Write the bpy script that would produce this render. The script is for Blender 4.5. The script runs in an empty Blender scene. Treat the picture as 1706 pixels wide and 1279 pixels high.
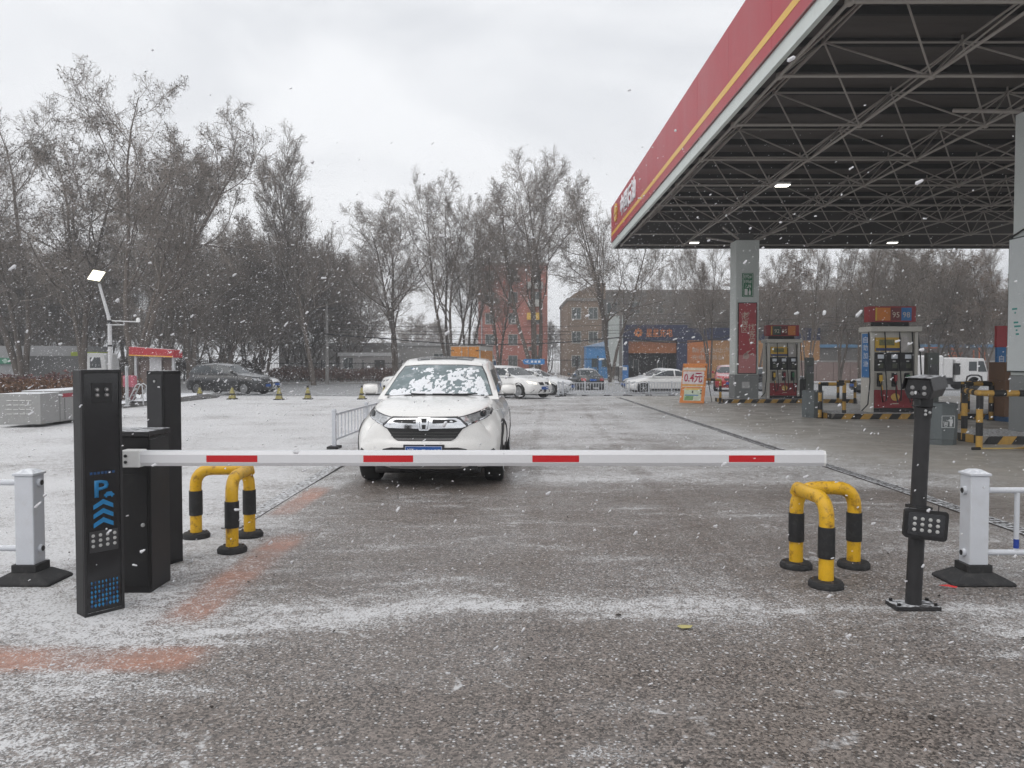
import bpy, bmesh, math, random
import numpy as np
from mathutils import Vector, Matrix
from mathutils.bvhtree import BVHTree

# ---------------------------------------------------------------- camera, sky, sun, exposure
sc = bpy.context.scene
COL = sc.collection
F, CX, CY, HZ, EYE = 1265.0, 853.0, 639.5, 602.0, 1.55
PITCH = math.atan((CY - HZ) / F)
cam_d = bpy.data.cameras.new('camera')
cam_d.sensor_width = 36.0
cam_d.lens = 36.0 * F / 1706.0
cam_d.clip_start, cam_d.clip_end = 0.05, 3000.0
cam = bpy.data.objects.new('camera', cam_d)
COL.objects.link(cam)
cam.location = (0, 0, EYE)
cam.rotation_euler = (math.radians(90) - PITCH, 0, 0)
sc.camera = cam

wd = bpy.data.worlds.new('World')
sc.world = wd
wd.use_nodes = True
nt = wd.node_tree
nt.nodes.clear()
SUN_EL, SUN_RZ = math.radians(52), math.radians(215)     # sun behind thick cloud, high behind the camera
sky = nt.nodes.new('ShaderNodeTexSky')
sky.sky_type = 'NISHITA'; sky.sun_disc = False
sky.sun_elevation, sky.sun_rotation = SUN_EL, SUN_RZ
sky.air_density, sky.dust_density = 1.0, 4.0
tc = nt.nodes.new('ShaderNodeTexCoord')
mp = nt.nodes.new('ShaderNodeMapping'); mp.inputs['Scale'].default_value = (1.0, 1.0, 2.6)
nz = nt.nodes.new('ShaderNodeTexNoise'); nz.inputs['Scale'].default_value = 1.7; nz.inputs['Detail'].default_value = 6; nz.inputs['Roughness'].default_value = 0.5; nz.inputs['Distortion'].default_value = 0.6
rp = nt.nodes.new('ShaderNodeValToRGB')
rp.color_ramp.elements[0].position, rp.color_ramp.elements[0].color = 0.34, (0.60, 0.62, 0.655, 1)
rp.color_ramp.elements[1].position, rp.color_ramp.elements[1].color = 0.62, (0.85, 0.86, 0.88, 1)
gain = nt.nodes.new('ShaderNodeVectorMath'); gain.operation = 'SCALE'; gain.inputs['Scale'].default_value = 9.7
mx = nt.nodes.new('ShaderNodeMix'); mx.data_type = 'RGBA'; mx.inputs[0].default_value = 0.95
bg = nt.nodes.new('ShaderNodeBackground'); bg.inputs['Strength'].default_value = 0.1
wo = nt.nodes.new('ShaderNodeOutputWorld')
L_ = nt.links.new
L_(tc.outputs['Generated'], mp.inputs['Vector']); L_(mp.outputs[0], nz.inputs['Vector']); L_(nz.outputs['Fac'], rp.inputs[0])
L_(rp.outputs[0], gain.inputs[0]); L_(sky.outputs[0], mx.inputs[6]); L_(gain.outputs[0], mx.inputs[7])
L_(mx.outputs[2], bg.inputs['Color']); L_(bg.outputs[0], wo.inputs['Surface'])

sun_d = bpy.data.lights.new('sun', 'SUN')
sun_d.energy, sun_d.angle, sun_d.color = 0.95, math.radians(60), (1.0, 0.97, 0.93)
sun = bpy.data.objects.new('sun', sun_d); COL.objects.link(sun)
sdir = Vector((math.sin(SUN_RZ) * math.cos(SUN_EL), math.cos(SUN_RZ) * math.cos(SUN_EL), math.sin(SUN_EL)))
sun.rotation_euler = sdir.to_track_quat('Z', 'Y').to_euler()

vs = sc.view_settings
vs.view_transform, vs.look, vs.exposure, vs.gamma, vs.use_curve_mapping = 'Standard', 'None', 0.34, 1.0, False
sc.render.engine = 'CYCLES'
cy = sc.cycles
cy.max_bounces, cy.diffuse_bounces, cy.glossy_bounces, cy.transmission_bounces, cy.transparent_max_bounces, cy.volume_bounces = 4, 2, 2, 3, 6, 0
cy.use_denoising = True
cy.use_adaptive_sampling, cy.adaptive_threshold = True, 0.03
cy.caustics_reflective = cy.caustics_refractive = False

# ---------------------------------------------------------------- photo pixel -> place
def gz(Y):
    return -0.008 * (min(max(Y, 9.0), 60.0) - 9.0)
def ray(px, py):
    d = Vector(((px - CX) / F, 1.0, -(py - CY) / F))
    c, s = math.cos(PITCH), math.sin(PITCH)
    return Vector((d.x, d.y * c + d.z * s, -d.y * s + d.z * c))
def at(px, py, Y):
    d = ray(px, py)
    return Vector((0, 0, EYE)) + d * (Y / d.y)
def gnd(px, py, dz=0.0):
    d = ray(px, py); Y = 10.0
    for _ in range(40):
        Y = (EYE - gz(Y) - dz) / (-d.z / d.y)
    return at(px, py, Y)
def onG(px, Y, dz=0.0):
    return Vector(((px - CX) / F * Y, Y, gz(Y) + dz))

# ---------------------------------------------------------------- materials
MATS = {}
def M(name, col, rough=0.6, metal=0.0, var=0.14, vs=5.0, bump=0.0, bs=60.0, snow=0.0, coat=0.0, emit=None, es=1.0, spec=0.5, dirt=0.0, dcol=(0.06, 0.05, 0.04), stretch=None, trans=0.0, rvar=0.15, island=0.0, world=False):
    if name in MATS: return MATS[name]
    m = bpy.data.materials.new(name); m.use_nodes = True
    t = m.node_tree; b = t.nodes['Principled BSDF']; ln = t.links.new
    b.inputs['Roughness'].default_value = rough; b.inputs['Metallic'].default_value = metal
    b.inputs['Specular IOR Level'].default_value = spec
    if coat: b.inputs['Coat Weight'].default_value = coat; b.inputs['Coat Roughness'].default_value = 0.08
    if trans: b.inputs['Transmission Weight'].default_value = trans
    if emit:
        b.inputs['Emission Color'].default_value = (*emit, 1); b.inputs['Emission Strength'].default_value = es
    if world:
        g = t.nodes.new('ShaderNodeNewGeometry'); vec = g.outputs['Position']
    else:
        c = t.nodes.new('ShaderNodeTexCoord'); vec = c.outputs['Object']
    if stretch:
        mm = t.nodes.new('ShaderNodeMapping'); mm.inputs['Scale'].default_value = stretch; ln(vec, mm.inputs['Vector']); svec = mm.outputs[0]
    else: svec = vec
    n = t.nodes.new('ShaderNodeTexNoise'); n.inputs['Scale'].default_value = vs; n.inputs['Detail'].default_value = 6; n.inputs['Roughness'].default_value = 0.65
    ln(svec, n.inputs['Vector'])
    mr = t.nodes.new('ShaderNodeMapRange'); mr.inputs['From Min'].default_value = 0.25; mr.inputs['From Max'].default_value = 0.75
    mr.inputs['To Min'].default_value = 1 - var; mr.inputs['To Max'].default_value = 1 + var
    ln(n.outputs['Fac'], mr.inputs['Value'])
    sc_ = t.nodes.new('ShaderNodeVectorMath'); sc_.operation = 'SCALE'; sc_.inputs[0].default_value = col
    if island:
        gi = t.nodes.new('ShaderNodeNewGeometry'); im = t.nodes.new('ShaderNodeMapRange')
        im.inputs['To Min'].default_value = 1 - island; im.inputs['To Max'].default_value = 1 + island
        ln(gi.outputs['Random Per Island'], im.inputs['Value'])
        mu = t.nodes.new('ShaderNodeMath'); mu.operation = 'MULTIPLY'; ln(mr.outputs[0], mu.inputs[0]); ln(im.outputs[0], mu.inputs[1]); ln(mu.outputs[0], sc_.inputs['Scale'])
    else: ln(mr.outputs[0], sc_.inputs['Scale'])
    out = sc_.outputs[0]
    def mixc(fac, a, bcol):
        k = t.nodes.new('ShaderNodeMix'); k.data_type = 'RGBA'
        ln(fac, k.inputs[0]); ln(a, k.inputs[6]); k.inputs[7].default_value = (*bcol, 1); return k.outputs[2]
    if dirt:
        n2 = t.nodes.new('ShaderNodeTexNoise'); n2.inputs['Scale'].default_value = vs * 2.3; n2.inputs['Detail'].default_value = 8; n2.inputs['Roughness'].default_value = 0.7
        ln(svec, n2.inputs['Vector'])
        r2 = t.nodes.new('ShaderNodeMapRange'); r2.inputs['From Min'].default_value = 0.52; r2.inputs['From Max'].default_value = 0.68; r2.inputs['To Max'].default_value = dirt
        ln(n2.outputs['Fac'], r2.inputs['Value']); out = mixc(r2.outputs[0], out, dcol)
    if snow:
        g2 = t.nodes.new('ShaderNodeNewGeometry'); sx = t.nodes.new('ShaderNodeSeparateXYZ'); ln(g2.outputs['Normal'], sx.inputs[0])
        n3 = t.nodes.new('ShaderNodeTexNoise'); n3.inputs['Scale'].default_value = 28; n3.inputs['Detail'].default_value = 5
        ln(g2.outputs['Position'], n3.inputs['Vector'])
        a1 = t.nodes.new('ShaderNodeMath'); a1.operation = 'MULTIPLY_ADD'; a1.inputs[1].default_value = 0.9; ln(n3.outputs['Fac'], a1.inputs[0]); ln(sx.outputs['Z'], a1.inputs[2])
        r3 = t.nodes.new('ShaderNodeMapRange'); r3.inputs['From Min'].default_value = 1.42 - 0.35 * snow; r3.inputs['From Max'].default_value = 1.55 - 0.35 * snow; r3.inputs['To Max'].default_value = min(1, .6 + .4 * snow)
        ln(a1.outputs[0], r3.inputs['Value']); out = mixc(r3.outputs[0], out, (0.78, 0.80, 0.83))
    ln(out, b.inputs['Base Color'])
    if rvar:
        rr = t.nodes.new('ShaderNodeMapRange'); rr.inputs['To Min'].default_value = max(0.02, rough - rvar); rr.inputs['To Max'].default_value = min(1, rough + rvar)
        ln(n.outputs['Fac'], rr.inputs['Value']); ln(rr.outputs[0], b.inputs['Roughness'])
    if bump:
        nb = t.nodes.new('ShaderNodeTexNoise'); nb.inputs['Scale'].default_value = bs; nb.inputs['Detail'].default_value = 4; ln(svec, nb.inputs['Vector'])
        bp = t.nodes.new('ShaderNodeBump'); bp.inputs['Strength'].default_value = bump; bp.inputs['Distance'].default_value = 0.02
        ln(nb.outputs['Fac'], bp.inputs['Height']); ln(bp.outputs[0], b.inputs['Normal'])
    MATS[name] = m
    return m

# ---------------------------------------------------------------- mesh builder
class MB:
    def __init__(s): s.v = []; s.f = []; s.mi = []; s.cur = 0
    def add(s, vs_, fs):
        o = len(s.v); s.v += [tuple(p) for p in vs_]
        for q in fs: s.f.append(tuple(i + o for i in q)); s.mi.append(s.cur)
        return s
    def box(s, x0, y0, z0, x1, y1, z1, T=None):
        vs_ = [Vector((x, y, z)) for z in (z0, z1) for y in (y0, y1) for x in (x0, x1)]
        if T is not None: vs_ = [T @ p for p in vs_]
        return s.add(vs_, [(0, 2, 3, 1), (4, 5, 7, 6), (0, 1, 5, 4), (2, 6, 7, 3), (0, 4, 6, 2), (1, 3, 7, 5)])
    def cbox(s, c, d, T=None):
        return s.box(c[0] - d[0] / 2, c[1] - d[1] / 2, c[2] - d[2] / 2, c[0] + d[0] / 2, c[1] + d[1] / 2, c[2] + d[2] / 2, T)
    def tube(s, pts, r, n=10, cap=True):
        pts = [Vector(p) for p in pts]; K = len(pts)
        rs = r if isinstance(r, (list, tuple)) else [r] * K
        ref = None; rings = []
        for i in range(K):
            t = (pts[min(i + 1, K - 1)] - pts[max(i - 1, 0)]).normalized()
            if ref is None:
                ref = Vector((0, 0, 1)) if abs(t.z) < 0.9 else Vector((1, 0, 0))
            u = (ref - t * ref.dot(t)).normalized(); w = t.cross(u); ref = u
            rings.append([pts[i] + (u * math.cos(2 * math.pi * j / n) + w * math.sin(2 * math.pi * j / n)) * rs[i] for j in range(n)])
        vs_ = [p for rg in rings for p in rg]
        fs = [(i * n + j, i * n + (j + 1) % n, (i + 1) * n + (j + 1) % n, (i + 1) * n + j) for i in range(K - 1) for j in range(n)]
        if cap: fs += [tuple(range(n - 1, -1, -1)), tuple((K - 1) * n + j for j in range(n))]
        return s.add(vs_, fs)
    def prism(s, poly, d0, d1, ax='y', T=None):
        n = len(poly)
        def mk(p, d):
            q = Vector((p[0], d, p[1])) if ax == 'y' else (Vector((d, p[0], p[1])) if ax == 'x' else Vector((p[0], p[1], d)))
            return T @ q if T is not None else q
        vs_ = [mk(p, d0) for p in poly] + [mk(p, d1) for p in poly]
        return s.add(vs_, [tuple(range(n)), tuple(range(2 * n - 1, n - 1, -1))] + [(i, i + n, (i + 1) % n + n, (i + 1) % n) for i in range(n)])
    def lathe(s, prof, n=20, c=(0, 0, 0), ax='z', T=None):
        vs_ = []
        for r, z in prof:
            for j in range(n):
                a = 2 * math.pi * j / n
                q = Vector((r * math.cos(a), r * math.sin(a), z))
                if ax == 'x': q = Vector((z, q.x, q.y))
                if ax == 'y': q = Vector((q.x, z, q.y))
                q = q + Vector(c)
                vs_.append(T @ q if T is not None else q)
        K = len(prof)
        fs = [(i * n + j, i * n + (j + 1) % n, (i + 1) * n + (j + 1) % n, (i + 1) * n + j) for i in range(K - 1) for j in range(n)]
        fs += [tuple(range(n - 1, -1, -1)), tuple((K - 1) * n + j for j in range(n))]
        return s.add(vs_, fs)
    def build(s, name, mats, parent=None, smooth=None, bevel=0.0, loc=None, seg=2):
        me = bpy.data.meshes.new(name)
        me.from_pydata(s.v, [], s.f)
        for m in (mats if isinstance(mats, (list, tuple)) else [mats]): me.materials.append(m)
        if any(s.mi): me.polygons.foreach_set('material_index', s.mi)
        bm = bmesh.new(); bm.from_mesh(me); bmesh.ops.recalc_face_normals(bm, faces=bm.faces); bm.to_mesh(me); bm.free()
        if smooth is not None:
            me.shade_smooth(); me.set_sharp_from_angle(angle=math.radians(smooth))
        me.update()
        o = bpy.data.objects.new(name, me); COL.objects.link(o)
        if parent: o.parent = parent
        if loc is not None: o.location = loc
        if bevel:
            bv = o.modifiers.new('bevel', 'BEVEL'); bv.width = bevel; bv.segments = seg; bv.limit_method = 'ANGLE'; bv.angle_limit = math.radians(35)
        return o
def tag(o, label=None, cat=None, group=None, kind=None):
    if label: o['label'] = label
    if cat: o['category'] = cat
    if group: o['group'] = group
    if kind: o['kind'] = kind
    return o
def thing(name, label, cat, loc=(0, 0, 0), rz=0.0, group=None):
    o = bpy.data.objects.new(name, None); COL.objects.link(o)
    o.location = loc; o.rotation_euler = (0, 0, rz); o.empty_display_size = 0.2
    return tag(o, label, cat, group)
def kids(o): return [c for c in bpy.data.objects if c.parent == o]
def copy_tree(o, parent=None, ch=None):
    c = o.copy(); COL.objects.link(c); c.parent = parent
    for k in kids(o): copy_tree(k, c)
    return c
def one(name, mb_fn, mats, parent=None, **kw):
    b = MB(); mb_fn(b); return b.build(name, mats, parent, **kw)
def boxpart(name, mat, parent, x0, y0, z0, x1, y1, z1, bevel=0.0):
    return MB().box(x0, y0, z0, x1, y1, z1).build(name, mat, parent, bevel=bevel)
def text(name, body, h, mat, parent, T, width=None, ext=0.003, bold=0.0, align='CENTER'):
    c = bpy.data.curves.new(name, 'FONT'); c.body = body; c.align_x = align; c.align_y = 'CENTER'
    c.extrude = 0.0; c.size = 1.0; c.offset = bold; c.resolution_u = 2
    o = bpy.data.objects.new(name, c)
    me = bpy.data.meshes.new_from_object(o); bpy.data.objects.remove(o); bpy.data.curves.remove(c)
    vs_ = np.array([v.co[:] for v in me.vertices]); ctr = (vs_.max(0) + vs_.min(0)) / 2; dim = vs_.max(0) - vs_.min(0)
    k = h / dim[1]; kx = (width / dim[0]) if width else k
    for v in me.vertices: v.co = Vector(((v.co.x - (ctr[0] if align == 'CENTER' else 0)) * kx, (v.co.y - ctr[1]) * k, 0))
    bm = bmesh.new(); bm.from_mesh(me)
    r = bmesh.ops.extrude_face_region(bm, geom=bm.faces[:])
    for g in r['geom']:
        if isinstance(g, bmesh.types.BMVert): g.co.z += ext
    bmesh.ops.recalc_face_normals(bm, faces=bm.faces)
    bm.to_mesh(me); bm.free(); me.transform(T); me.materials.clear(); me.materials.append(mat)
    o = bpy.data.objects.new(name, me); COL.objects.link(o); o.parent = parent
    return o
def TF(x, y, z, rz=0.0, tilt=0.0):        # upright lettering that faces -Y (turned by rz about Z)
    return Matrix.Translation((x, y, z)) @ Matrix.Rotation(rz, 4, 'Z') @ Matrix.Rotation(math.radians(90) + tilt, 4, 'X')
RNG = np.random.default_rng(11)
R = math.radians
def lerp(tab, x):
    return float(np.interp(x, [p[0] for p in tab], [p[1] for p in tab]))
# shared materials
steel_black = M('black powder-coated steel', (0.010, 0.0095, 0.010), 0.42, var=0.25, snow=0.15, dirt=0.18, dcol=(0.035, 0.035, 0.036), vs=4, spec=0.35)
steel_dark = M('dark grey painted steel', (0.026, 0.0255, 0.027), 0.48, var=0.2, snow=0.12, dirt=0.2, dcol=(0.055, 0.055, 0.055), vs=4, spec=0.35)
white_paint = M('white painted metal', (0.56, 0.58, 0.62), 0.4, var=0.06, snow=0.5, dirt=0.18, dcol=(0.4, 0.38, 0.36))
white_plain = M('white plastic', (0.75, 0.75, 0.74), 0.45, var=0.06)
yellow_paint = M('chipped yellow paint', (0.68, 0.39, 0.012), 0.42, var=0.14, vs=7, dirt=0.9, dcol=(0.13, 0.05, 0.015))
yellow_dull = M('dull yellow paint', (0.46, 0.27, 0.055), 0.5, var=0.15, vs=5, dirt=0.35, dcol=(0.2, 0.12, 0.05))
rubber = M('black rubber', (0.018, 0.018, 0.019), 0.75, var=0.3, dirt=0.45, dcol=(0.085, 0.08, 0.076), vs=8)
black_tape = M('black tape', (0.014, 0.014, 0.015), 0.6, var=0.3, dirt=0.3, dcol=(0.08, 0.08, 0.08), vs=12)
red_refl = M('red reflective tape', (0.52, 0.006, 0.012), 0.4, var=0.1)
black_flat = M('black plastic', (0.014, 0.014, 0.015), 0.55, var=0.2)
chrome = M('chrome', (0.75, 0.76, 0.78), 0.12, metal=1.0, var=0.05, rvar=0.05)
metal_grey = M('galvanised metal', (0.45, 0.46, 0.47), 0.45, metal=0.6, var=0.12, snow=0.3)
snow_mat = M('snow', (0.80, 0.82, 0.85), 0.85, var=0.06, vs=14, bump=0.5, bs=90)
# ================================================================ ground, road, drain, kerbs
def vnoise(x, y, scale, seed):
    r = np.random.default_rng(seed); T = r.random((256, 256))
    u, v = x * scale, y * scale
    i, j = np.floor(u).astype(int), np.floor(v).astype(int); a, b = u - i, v - j
    a, b = a * a * (3 - 2 * a), b * b * (3 - 2 * b)
    g = lambda p, q: T[p % 256, q % 256]
    return (g(i, j) * (1 - a) + g(i + 1, j) * a) * (1 - b) + (g(i, j + 1) * (1 - a) + g(i + 1, j + 1) * a) * b
def fbm(x, y, s, seed, o=4):
    t = 0; am = 1; w = 0
    for k in range(o): t = t + am * vnoise(x, y, s * 2 ** k, seed + k); w += am; am *= 0.55
    return t / w
def sm(a, b, x):
    t = np.clip((x - a) / (b - a), 0, 1); return t * t * (3 - 2 * t)
ys = np.concatenate([np.arange(-6, 1.5, 0.5), np.arange(1.5, 13, 0.085), np.arange(13, 40, 0.22), np.arange(40, 70, 1.0), np.geomspace(70, 900, 30)])
xs_p = np.concatenate([np.arange(0, 8, 0.09), np.arange(8, 20, 0.25), np.arange(20, 50, 1.0), np.geomspace(50, 600, 20)])
xs_ = np.concatenate([-xs_p[::-1], xs_p[1:]])
gx, gy = np.meshgrid(xs_, ys)
X, Y = gx.ravel(), gy.ravel()
Z = -0.008 * (np.clip(Y, 9, 60) - 9) + 0.010 * (fbm(X, Y, 0.6, 5) - 0.5)
wx = X + 0.5 * (fbm(X, Y, 0.5, 31) - 0.5); wy = Y + 0.5 * (fbm(X, Y, 0.45, 41) - 0.5)
S = np.full(X.shape, 0.62)
S = S + 0.20 * sm(-2.3, -3.4, wx) * sm(3.5, 6.5, wy)                              # white snow on the yard to the left
S = S + 0.02 * sm(-2.0, 0.0, wx) * sm(11, 20, wy)                                  # thinner on the exit lane
under = sm(4.6, 7.6, wx + 0.5 * (fbm(X, Y, 0.2, 77) - 0.5)) * sm(5.5, 8.5, wy) * (1 - sm(38, 42, wy))
S = S * (1 - 0.93 * under)                                                        # sheltered by the canopy
lane = sm(-2.5, -1.4, wx + 0.25 * (wy - 6)*0.3) * (1 - sm(9.2, 10.0, wy + 0.12 * (wx - 1) ** 2 * 0.3)) * (1 - 0.35 * sm(2.6, 3.6, wx) * (1 - sm(7, 8.5, wy)))
S = S - 0.40 * lane                                                               # swept by the traffic at the gate
S = S - 0.16 * sm(-2.0, 1.0, wx) * (1 - sm(3.9, 4.3, wy)) - 0.10 * (1 - sm(-2.2, -0.7, wx)) * (1 - sm(3.6, 4.2, wy))
bandY = 4.72 + 0.05 * np.sin(X * 1.3) - 0.10 * np.clip(-0.4 - X, 0, 3) ** 1.5
S = S + 0.34 * np.exp(-((wy - bandY) / 0.20) ** 2) * sm(-2.2, -0.8, X) * (1 - 0.5 * sm(1.7, 2.4, X)) + 0.16 * np.exp(-((wy - bandY - .25) / 0.45) ** 2) * (1 - sm(-.6, .6, X))
S = S + 0.20 * np.exp(-((wy - (9.05 + 0.06 * X - 0.10 * (X - 1) ** 2 * 0.4)) / 0.10) ** 2) * sm(-1.8, 0.5, X) * (1 - sm(3.0, 4.0, X))
S = S + 0.18 * np.exp(-((X - 2.9) / 0.7) ** 2 - ((Y - 4.1) / 0.6) ** 2)
S = S + 0.16 * np.exp(-((X - 1.4) / 0.6) ** 2 - ((Y - 5.3) / 0.25) ** 2)
for k, (x0, amp, w) in enumerate([(1.0, -0.05, 0.14), (2.7, -0.05, 0.16), (3.2, 0.04, 0.1), (0.2, -0.04, 0.15)]):   # wheel tracks along the lane
    S = S + amp * np.exp(-((wx - x0 - 0.03 * (Y - 12)) / w) ** 2) * sm(10, 13, Y)
for k in range(95):                                                               # thin drifted snow streaks
    x0, y0, l, a = RNG.uniform(-2, 4.4), RNG.uniform(2.8, 8.8), RNG.uniform(0.15, 0.6), RNG.normal(0, 0.25)
    dx, dy = (X - x0) * math.cos(a) + (Y - y0) * math.sin(a), -(X - x0) * math.sin(a) + (Y - y0) * math.cos(a)
    S = S + 0.24 * np.exp(-(dx / l) ** 2 - (dy / 0.045) ** 2)
for xo in (-0.75, 0.75):                                                          # the last car through the gate left two curved wheel tracks
    cxl = 0.9 + xo + 0.012 * (np.clip(Y, 3, 30) - 3) ** 1.6 * 0.5
    S = S - 0.11 * np.exp(-((X - cxl) / 0.11) ** 4) * (0.6 + 0.4 * fbm(X, Y, 1.0, 55))
    S = S + 0.10 * np.exp(-((np.abs(X - cxl) - 0.15) / 0.035) ** 2) * fbm(X, Y, 1.4, 56)
car_bare = sm(-2.15, -1.95, X) * (1 - sm(-0.15, 0.05, X)) * sm(8.6, 9.2, Y) * (1 - sm(13.3, 13.9, Y))
S = S * (1 - 0.92 * car_bare)                                                    # bare ground under the parked car
S = S + 0.42 * (fbm(X, Y, 0.8, 3) - 0.5) + 0.34 * (fbm(X * 0.8, Y * 1.6, 2.2, 9) - 0.5) + 0.22 * (fbm(X * .7, Y * 1.6, 6.0, 19) - 0.5)
S = S + 0.30 * (fbm(X + 3, Y * 1.3, 0.35, 63) - 0.5)
S = np.clip(S, 0.0, 1.0)
RED = (np.exp(-((Y - 3.92 - 0.03 * np.sin(3 * X)) / 0.17) ** 10) * (1 - sm(-1.68, -1.58, X)) +
       np.exp(-((X + 1.98) / 0.17) ** 10) * sm(4.35, 4.6, Y) * (1 - sm(6.3, 7.0, Y)) +
       0.8 * np.exp(-((X + 2.35) / 0.14) ** 10) * sm(7.4, 7.9, Y) * (1 - sm(9.2, 9.6, Y)))
RED = np.clip(RED * (-0.1 + 1.7 * fbm(X, Y, 2.2, 91)), 0, 1)
S = S * (1 - 0.45 * RED)
ny_, nx_ = len(ys), len(xs_)
idx = np.arange(ny_ * nx_).reshape(ny_, nx_)
quads = np.stack([idx[:-1, :-1], idx[:-1, 1:], idx[1:, 1:], idx[1:, :-1]], -1).reshape(-1, 4)
def np_mesh(name, V, Fq, mats, mi=None):
    me = bpy.data.meshes.new(name); k = Fq.shape[1]
    me.vertices.add(len(V)); me.vertices.foreach_set('co', V.astype(np.float32).ravel())
    me.loops.add(Fq.size); me.loops.foreach_set('vertex_index', Fq.astype(np.int32).ravel())
    me.polygons.add(len(Fq)); me.polygons.foreach_set('loop_start', np.arange(0, Fq.size, k, dtype=np.int32))
    for m in mats: me.materials.append(m)
    if mi is not None: me.polygons.foreach_set('material_index', mi.astype(np.int32))
    me.update(calc_edges=True); me.validate()
    return me
gm = bpy.data.materials.new('snow dusted asphalt'); gm.use_nodes = True
t = gm.node_tree; ln = t.links.new; bs = t.nodes['Principled BSDF']
def N(kind, **kw):
    n = t.nodes.new(kind)
    for k, v in kw.items():
        if k in n.inputs: n.inputs[k].default_value = v
        else: setattr(n, k, v)
    return n
geo = N('ShaderNodeNewGeometry'); P = geo.outputs['Position']
aS = N('ShaderNodeAttribute', attribute_name='snow'); aR = N('ShaderNodeAttribute', attribute_name='red'); aU = N('ShaderNodeAttribute', attribute_name='dry')
n1 = N('ShaderNodeTexNoise', Scale=64.0, Detail=3.0, Roughness=0.75); ln(P, n1.inputs['Vector'])
n2 = N('ShaderNodeTexNoise', Scale=14.0, Detail=5.0, Roughness=0.7, Distortion=0.4); ln(P, n2.inputs['Vector'])
n3 = N('ShaderNodeTexNoise', Scale=1.3, Detail=6.0, Roughness=0.65); ln(P, n3.inputs['Vector'])
vo = N('ShaderNodeTexVoronoi', Scale=92.0); ln(P, vo.inputs['Vector'])
def math_(op, a, b=None, c=None):
    n = t.nodes.new('ShaderNodeMath'); n.operation = op
    for i, v in enumerate((a, b, c)):
        if v is None: continue
        if isinstance(v, (int, float)): n.inputs[i].default_value = v
        else: ln(v, n.inputs[i])
    return n.outputs[0]
def rng_(v, a, b, c, d):
    n = N('ShaderNodeMapRange'); n.inputs['From Min'].default_value = a; n.inputs['From Max'].default_value = b; n.inputs['To Min'].default_value = c; n.inputs['To Max'].default_value = d
    ln(v, n.inputs['Value']); return n.outputs[0]
def mixc(f, a, b):
    n = t.nodes.new('ShaderNodeMix'); n.data_type = 'RGBA'
    for i, v in ((0, f), (6, a), (7, b)):
        if isinstance(v, (int, float)): n.inputs[i].default_value = v
        elif isinstance(v, tuple): n.inputs[i].default_value = (*v, 1)
        else: ln(v, n.inputs[i])
    return n.outputs[2]
def sep(c, k):
    n = t.nodes.new('ShaderNodeSeparateColor'); ln(c, n.inputs[0]); return n.outputs[k]
stone = mixc(rng_(sep(vo.outputs['Color'], 0), 0.1, 0.95, 0.0, 1.0), (0.032, 0.027, 0.024), (0.295, 0.252, 0.224))
stone = mixc(rng_(n1.outputs['Fac'], 0.45, 0.7, 0.0, 0.45), stone, (0.088, 0.077, 0.068))
stone = mixc(rng_(n3.outputs['Fac'], 0.4, 0.65, 0.0, 0.3), stone, (0.185, 0.164, 0.148))
conc = mixc(n2.outputs['Fac'], (0.31, 0.288, 0.255), (0.44, 0.412, 0.37))
conc = mixc(rng_(n3.outputs['Fac'], 0.42, 0.62, 0.0, 0.5), conc, (0.24, 0.222, 0.20))
base = mixc(aU.outputs['Fac'], stone, conc)
redc = mixc(n2.outputs['Fac'], (0.36, 0.13, 0.08), (0.50, 0.29, 0.21))
base = mixc(math_('MULTIPLY', aR.outputs['Fac'], rng_(n2.outputs['Fac'], 0.35, 0.55, 0.55, 1.0)), base, redc)
tt = math_('ADD', math_('MULTIPLY', n1.outputs['Fac'], 0.62), math_('MULTIPLY', n2.outputs['Fac'], 0.38))
th = math_('MULTIPLY_ADD', aS.outputs['Fac'], -0.30, 0.655)
cov = rng_(math_('SUBTRACT', tt, th), -0.02, 0.05, 0.0, 1.0)
# snow caught in the cracks of the old asphalt
nw_ = N('ShaderNodeTexNoise', Scale=2.2, Detail=5.0, Roughness=0.6); ln(P, nw_.inputs['Vector'])
wv = t.nodes.new('ShaderNodeVectorMath'); wv.operation = 'MULTIPLY_ADD'; wv.inputs[1].default_value = (0.55, 0.55, 0); ln(nw_.outputs['Color'], wv.inputs[0]); ln(P, wv.inputs[2])
vc = N('ShaderNodeTexVoronoi', Scale=0.75); vc.feature = 'DISTANCE_TO_EDGE'; ln(wv.outputs[0], vc.inputs['Vector'])
crack = math_('MULTIPLY', rng_(vc.outputs['Distance'], 0.004, 0.016, 0.85, 0.0), rng_(n2.outputs['Fac'], 0.44, 0.56, 0.0, 1.0))
crack = math_('MULTIPLY', crack, rng_(n3.outputs['Fac'], 0.53, 0.60, 0.0, 0.9))
dust = math_('MULTIPLY', aS.outputs['Fac'], 0.22)
v2 = N('ShaderNodeTexVoronoi', Scale=56.0); ln(P, v2.inputs['Vector'])
v3 = N('ShaderNodeTexVoronoi', Scale=21.0); ln(P, v3.inputs['Vector'])
def flk(v, r, base_, gain_):          # single grains of snow: a random share of the cells, more where the cover is thicker
    on = math_('GREATER_THAN', math_('MULTIPLY_ADD', aS.outputs['Fac'], gain_, sep(v.outputs['Color'], 1)), base_)
    return math_('MULTIPLY', on, rng_(v.outputs['Distance'], r * 0.55, r, 1.0, 0.0))
dryf = math_('SUBTRACT', 1.0, math_('MULTIPLY', aU.outputs['Fac'], 0.75))
grain = math_('MULTIPLY', math_('MAXIMUM', flk(v2, 0.46, 0.90, 0.62), math_('MULTIPLY', flk(v3, 0.30, 0.99, 0.25), 0.9)), math_('MULTIPLY', dryf, 0.85))
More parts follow.
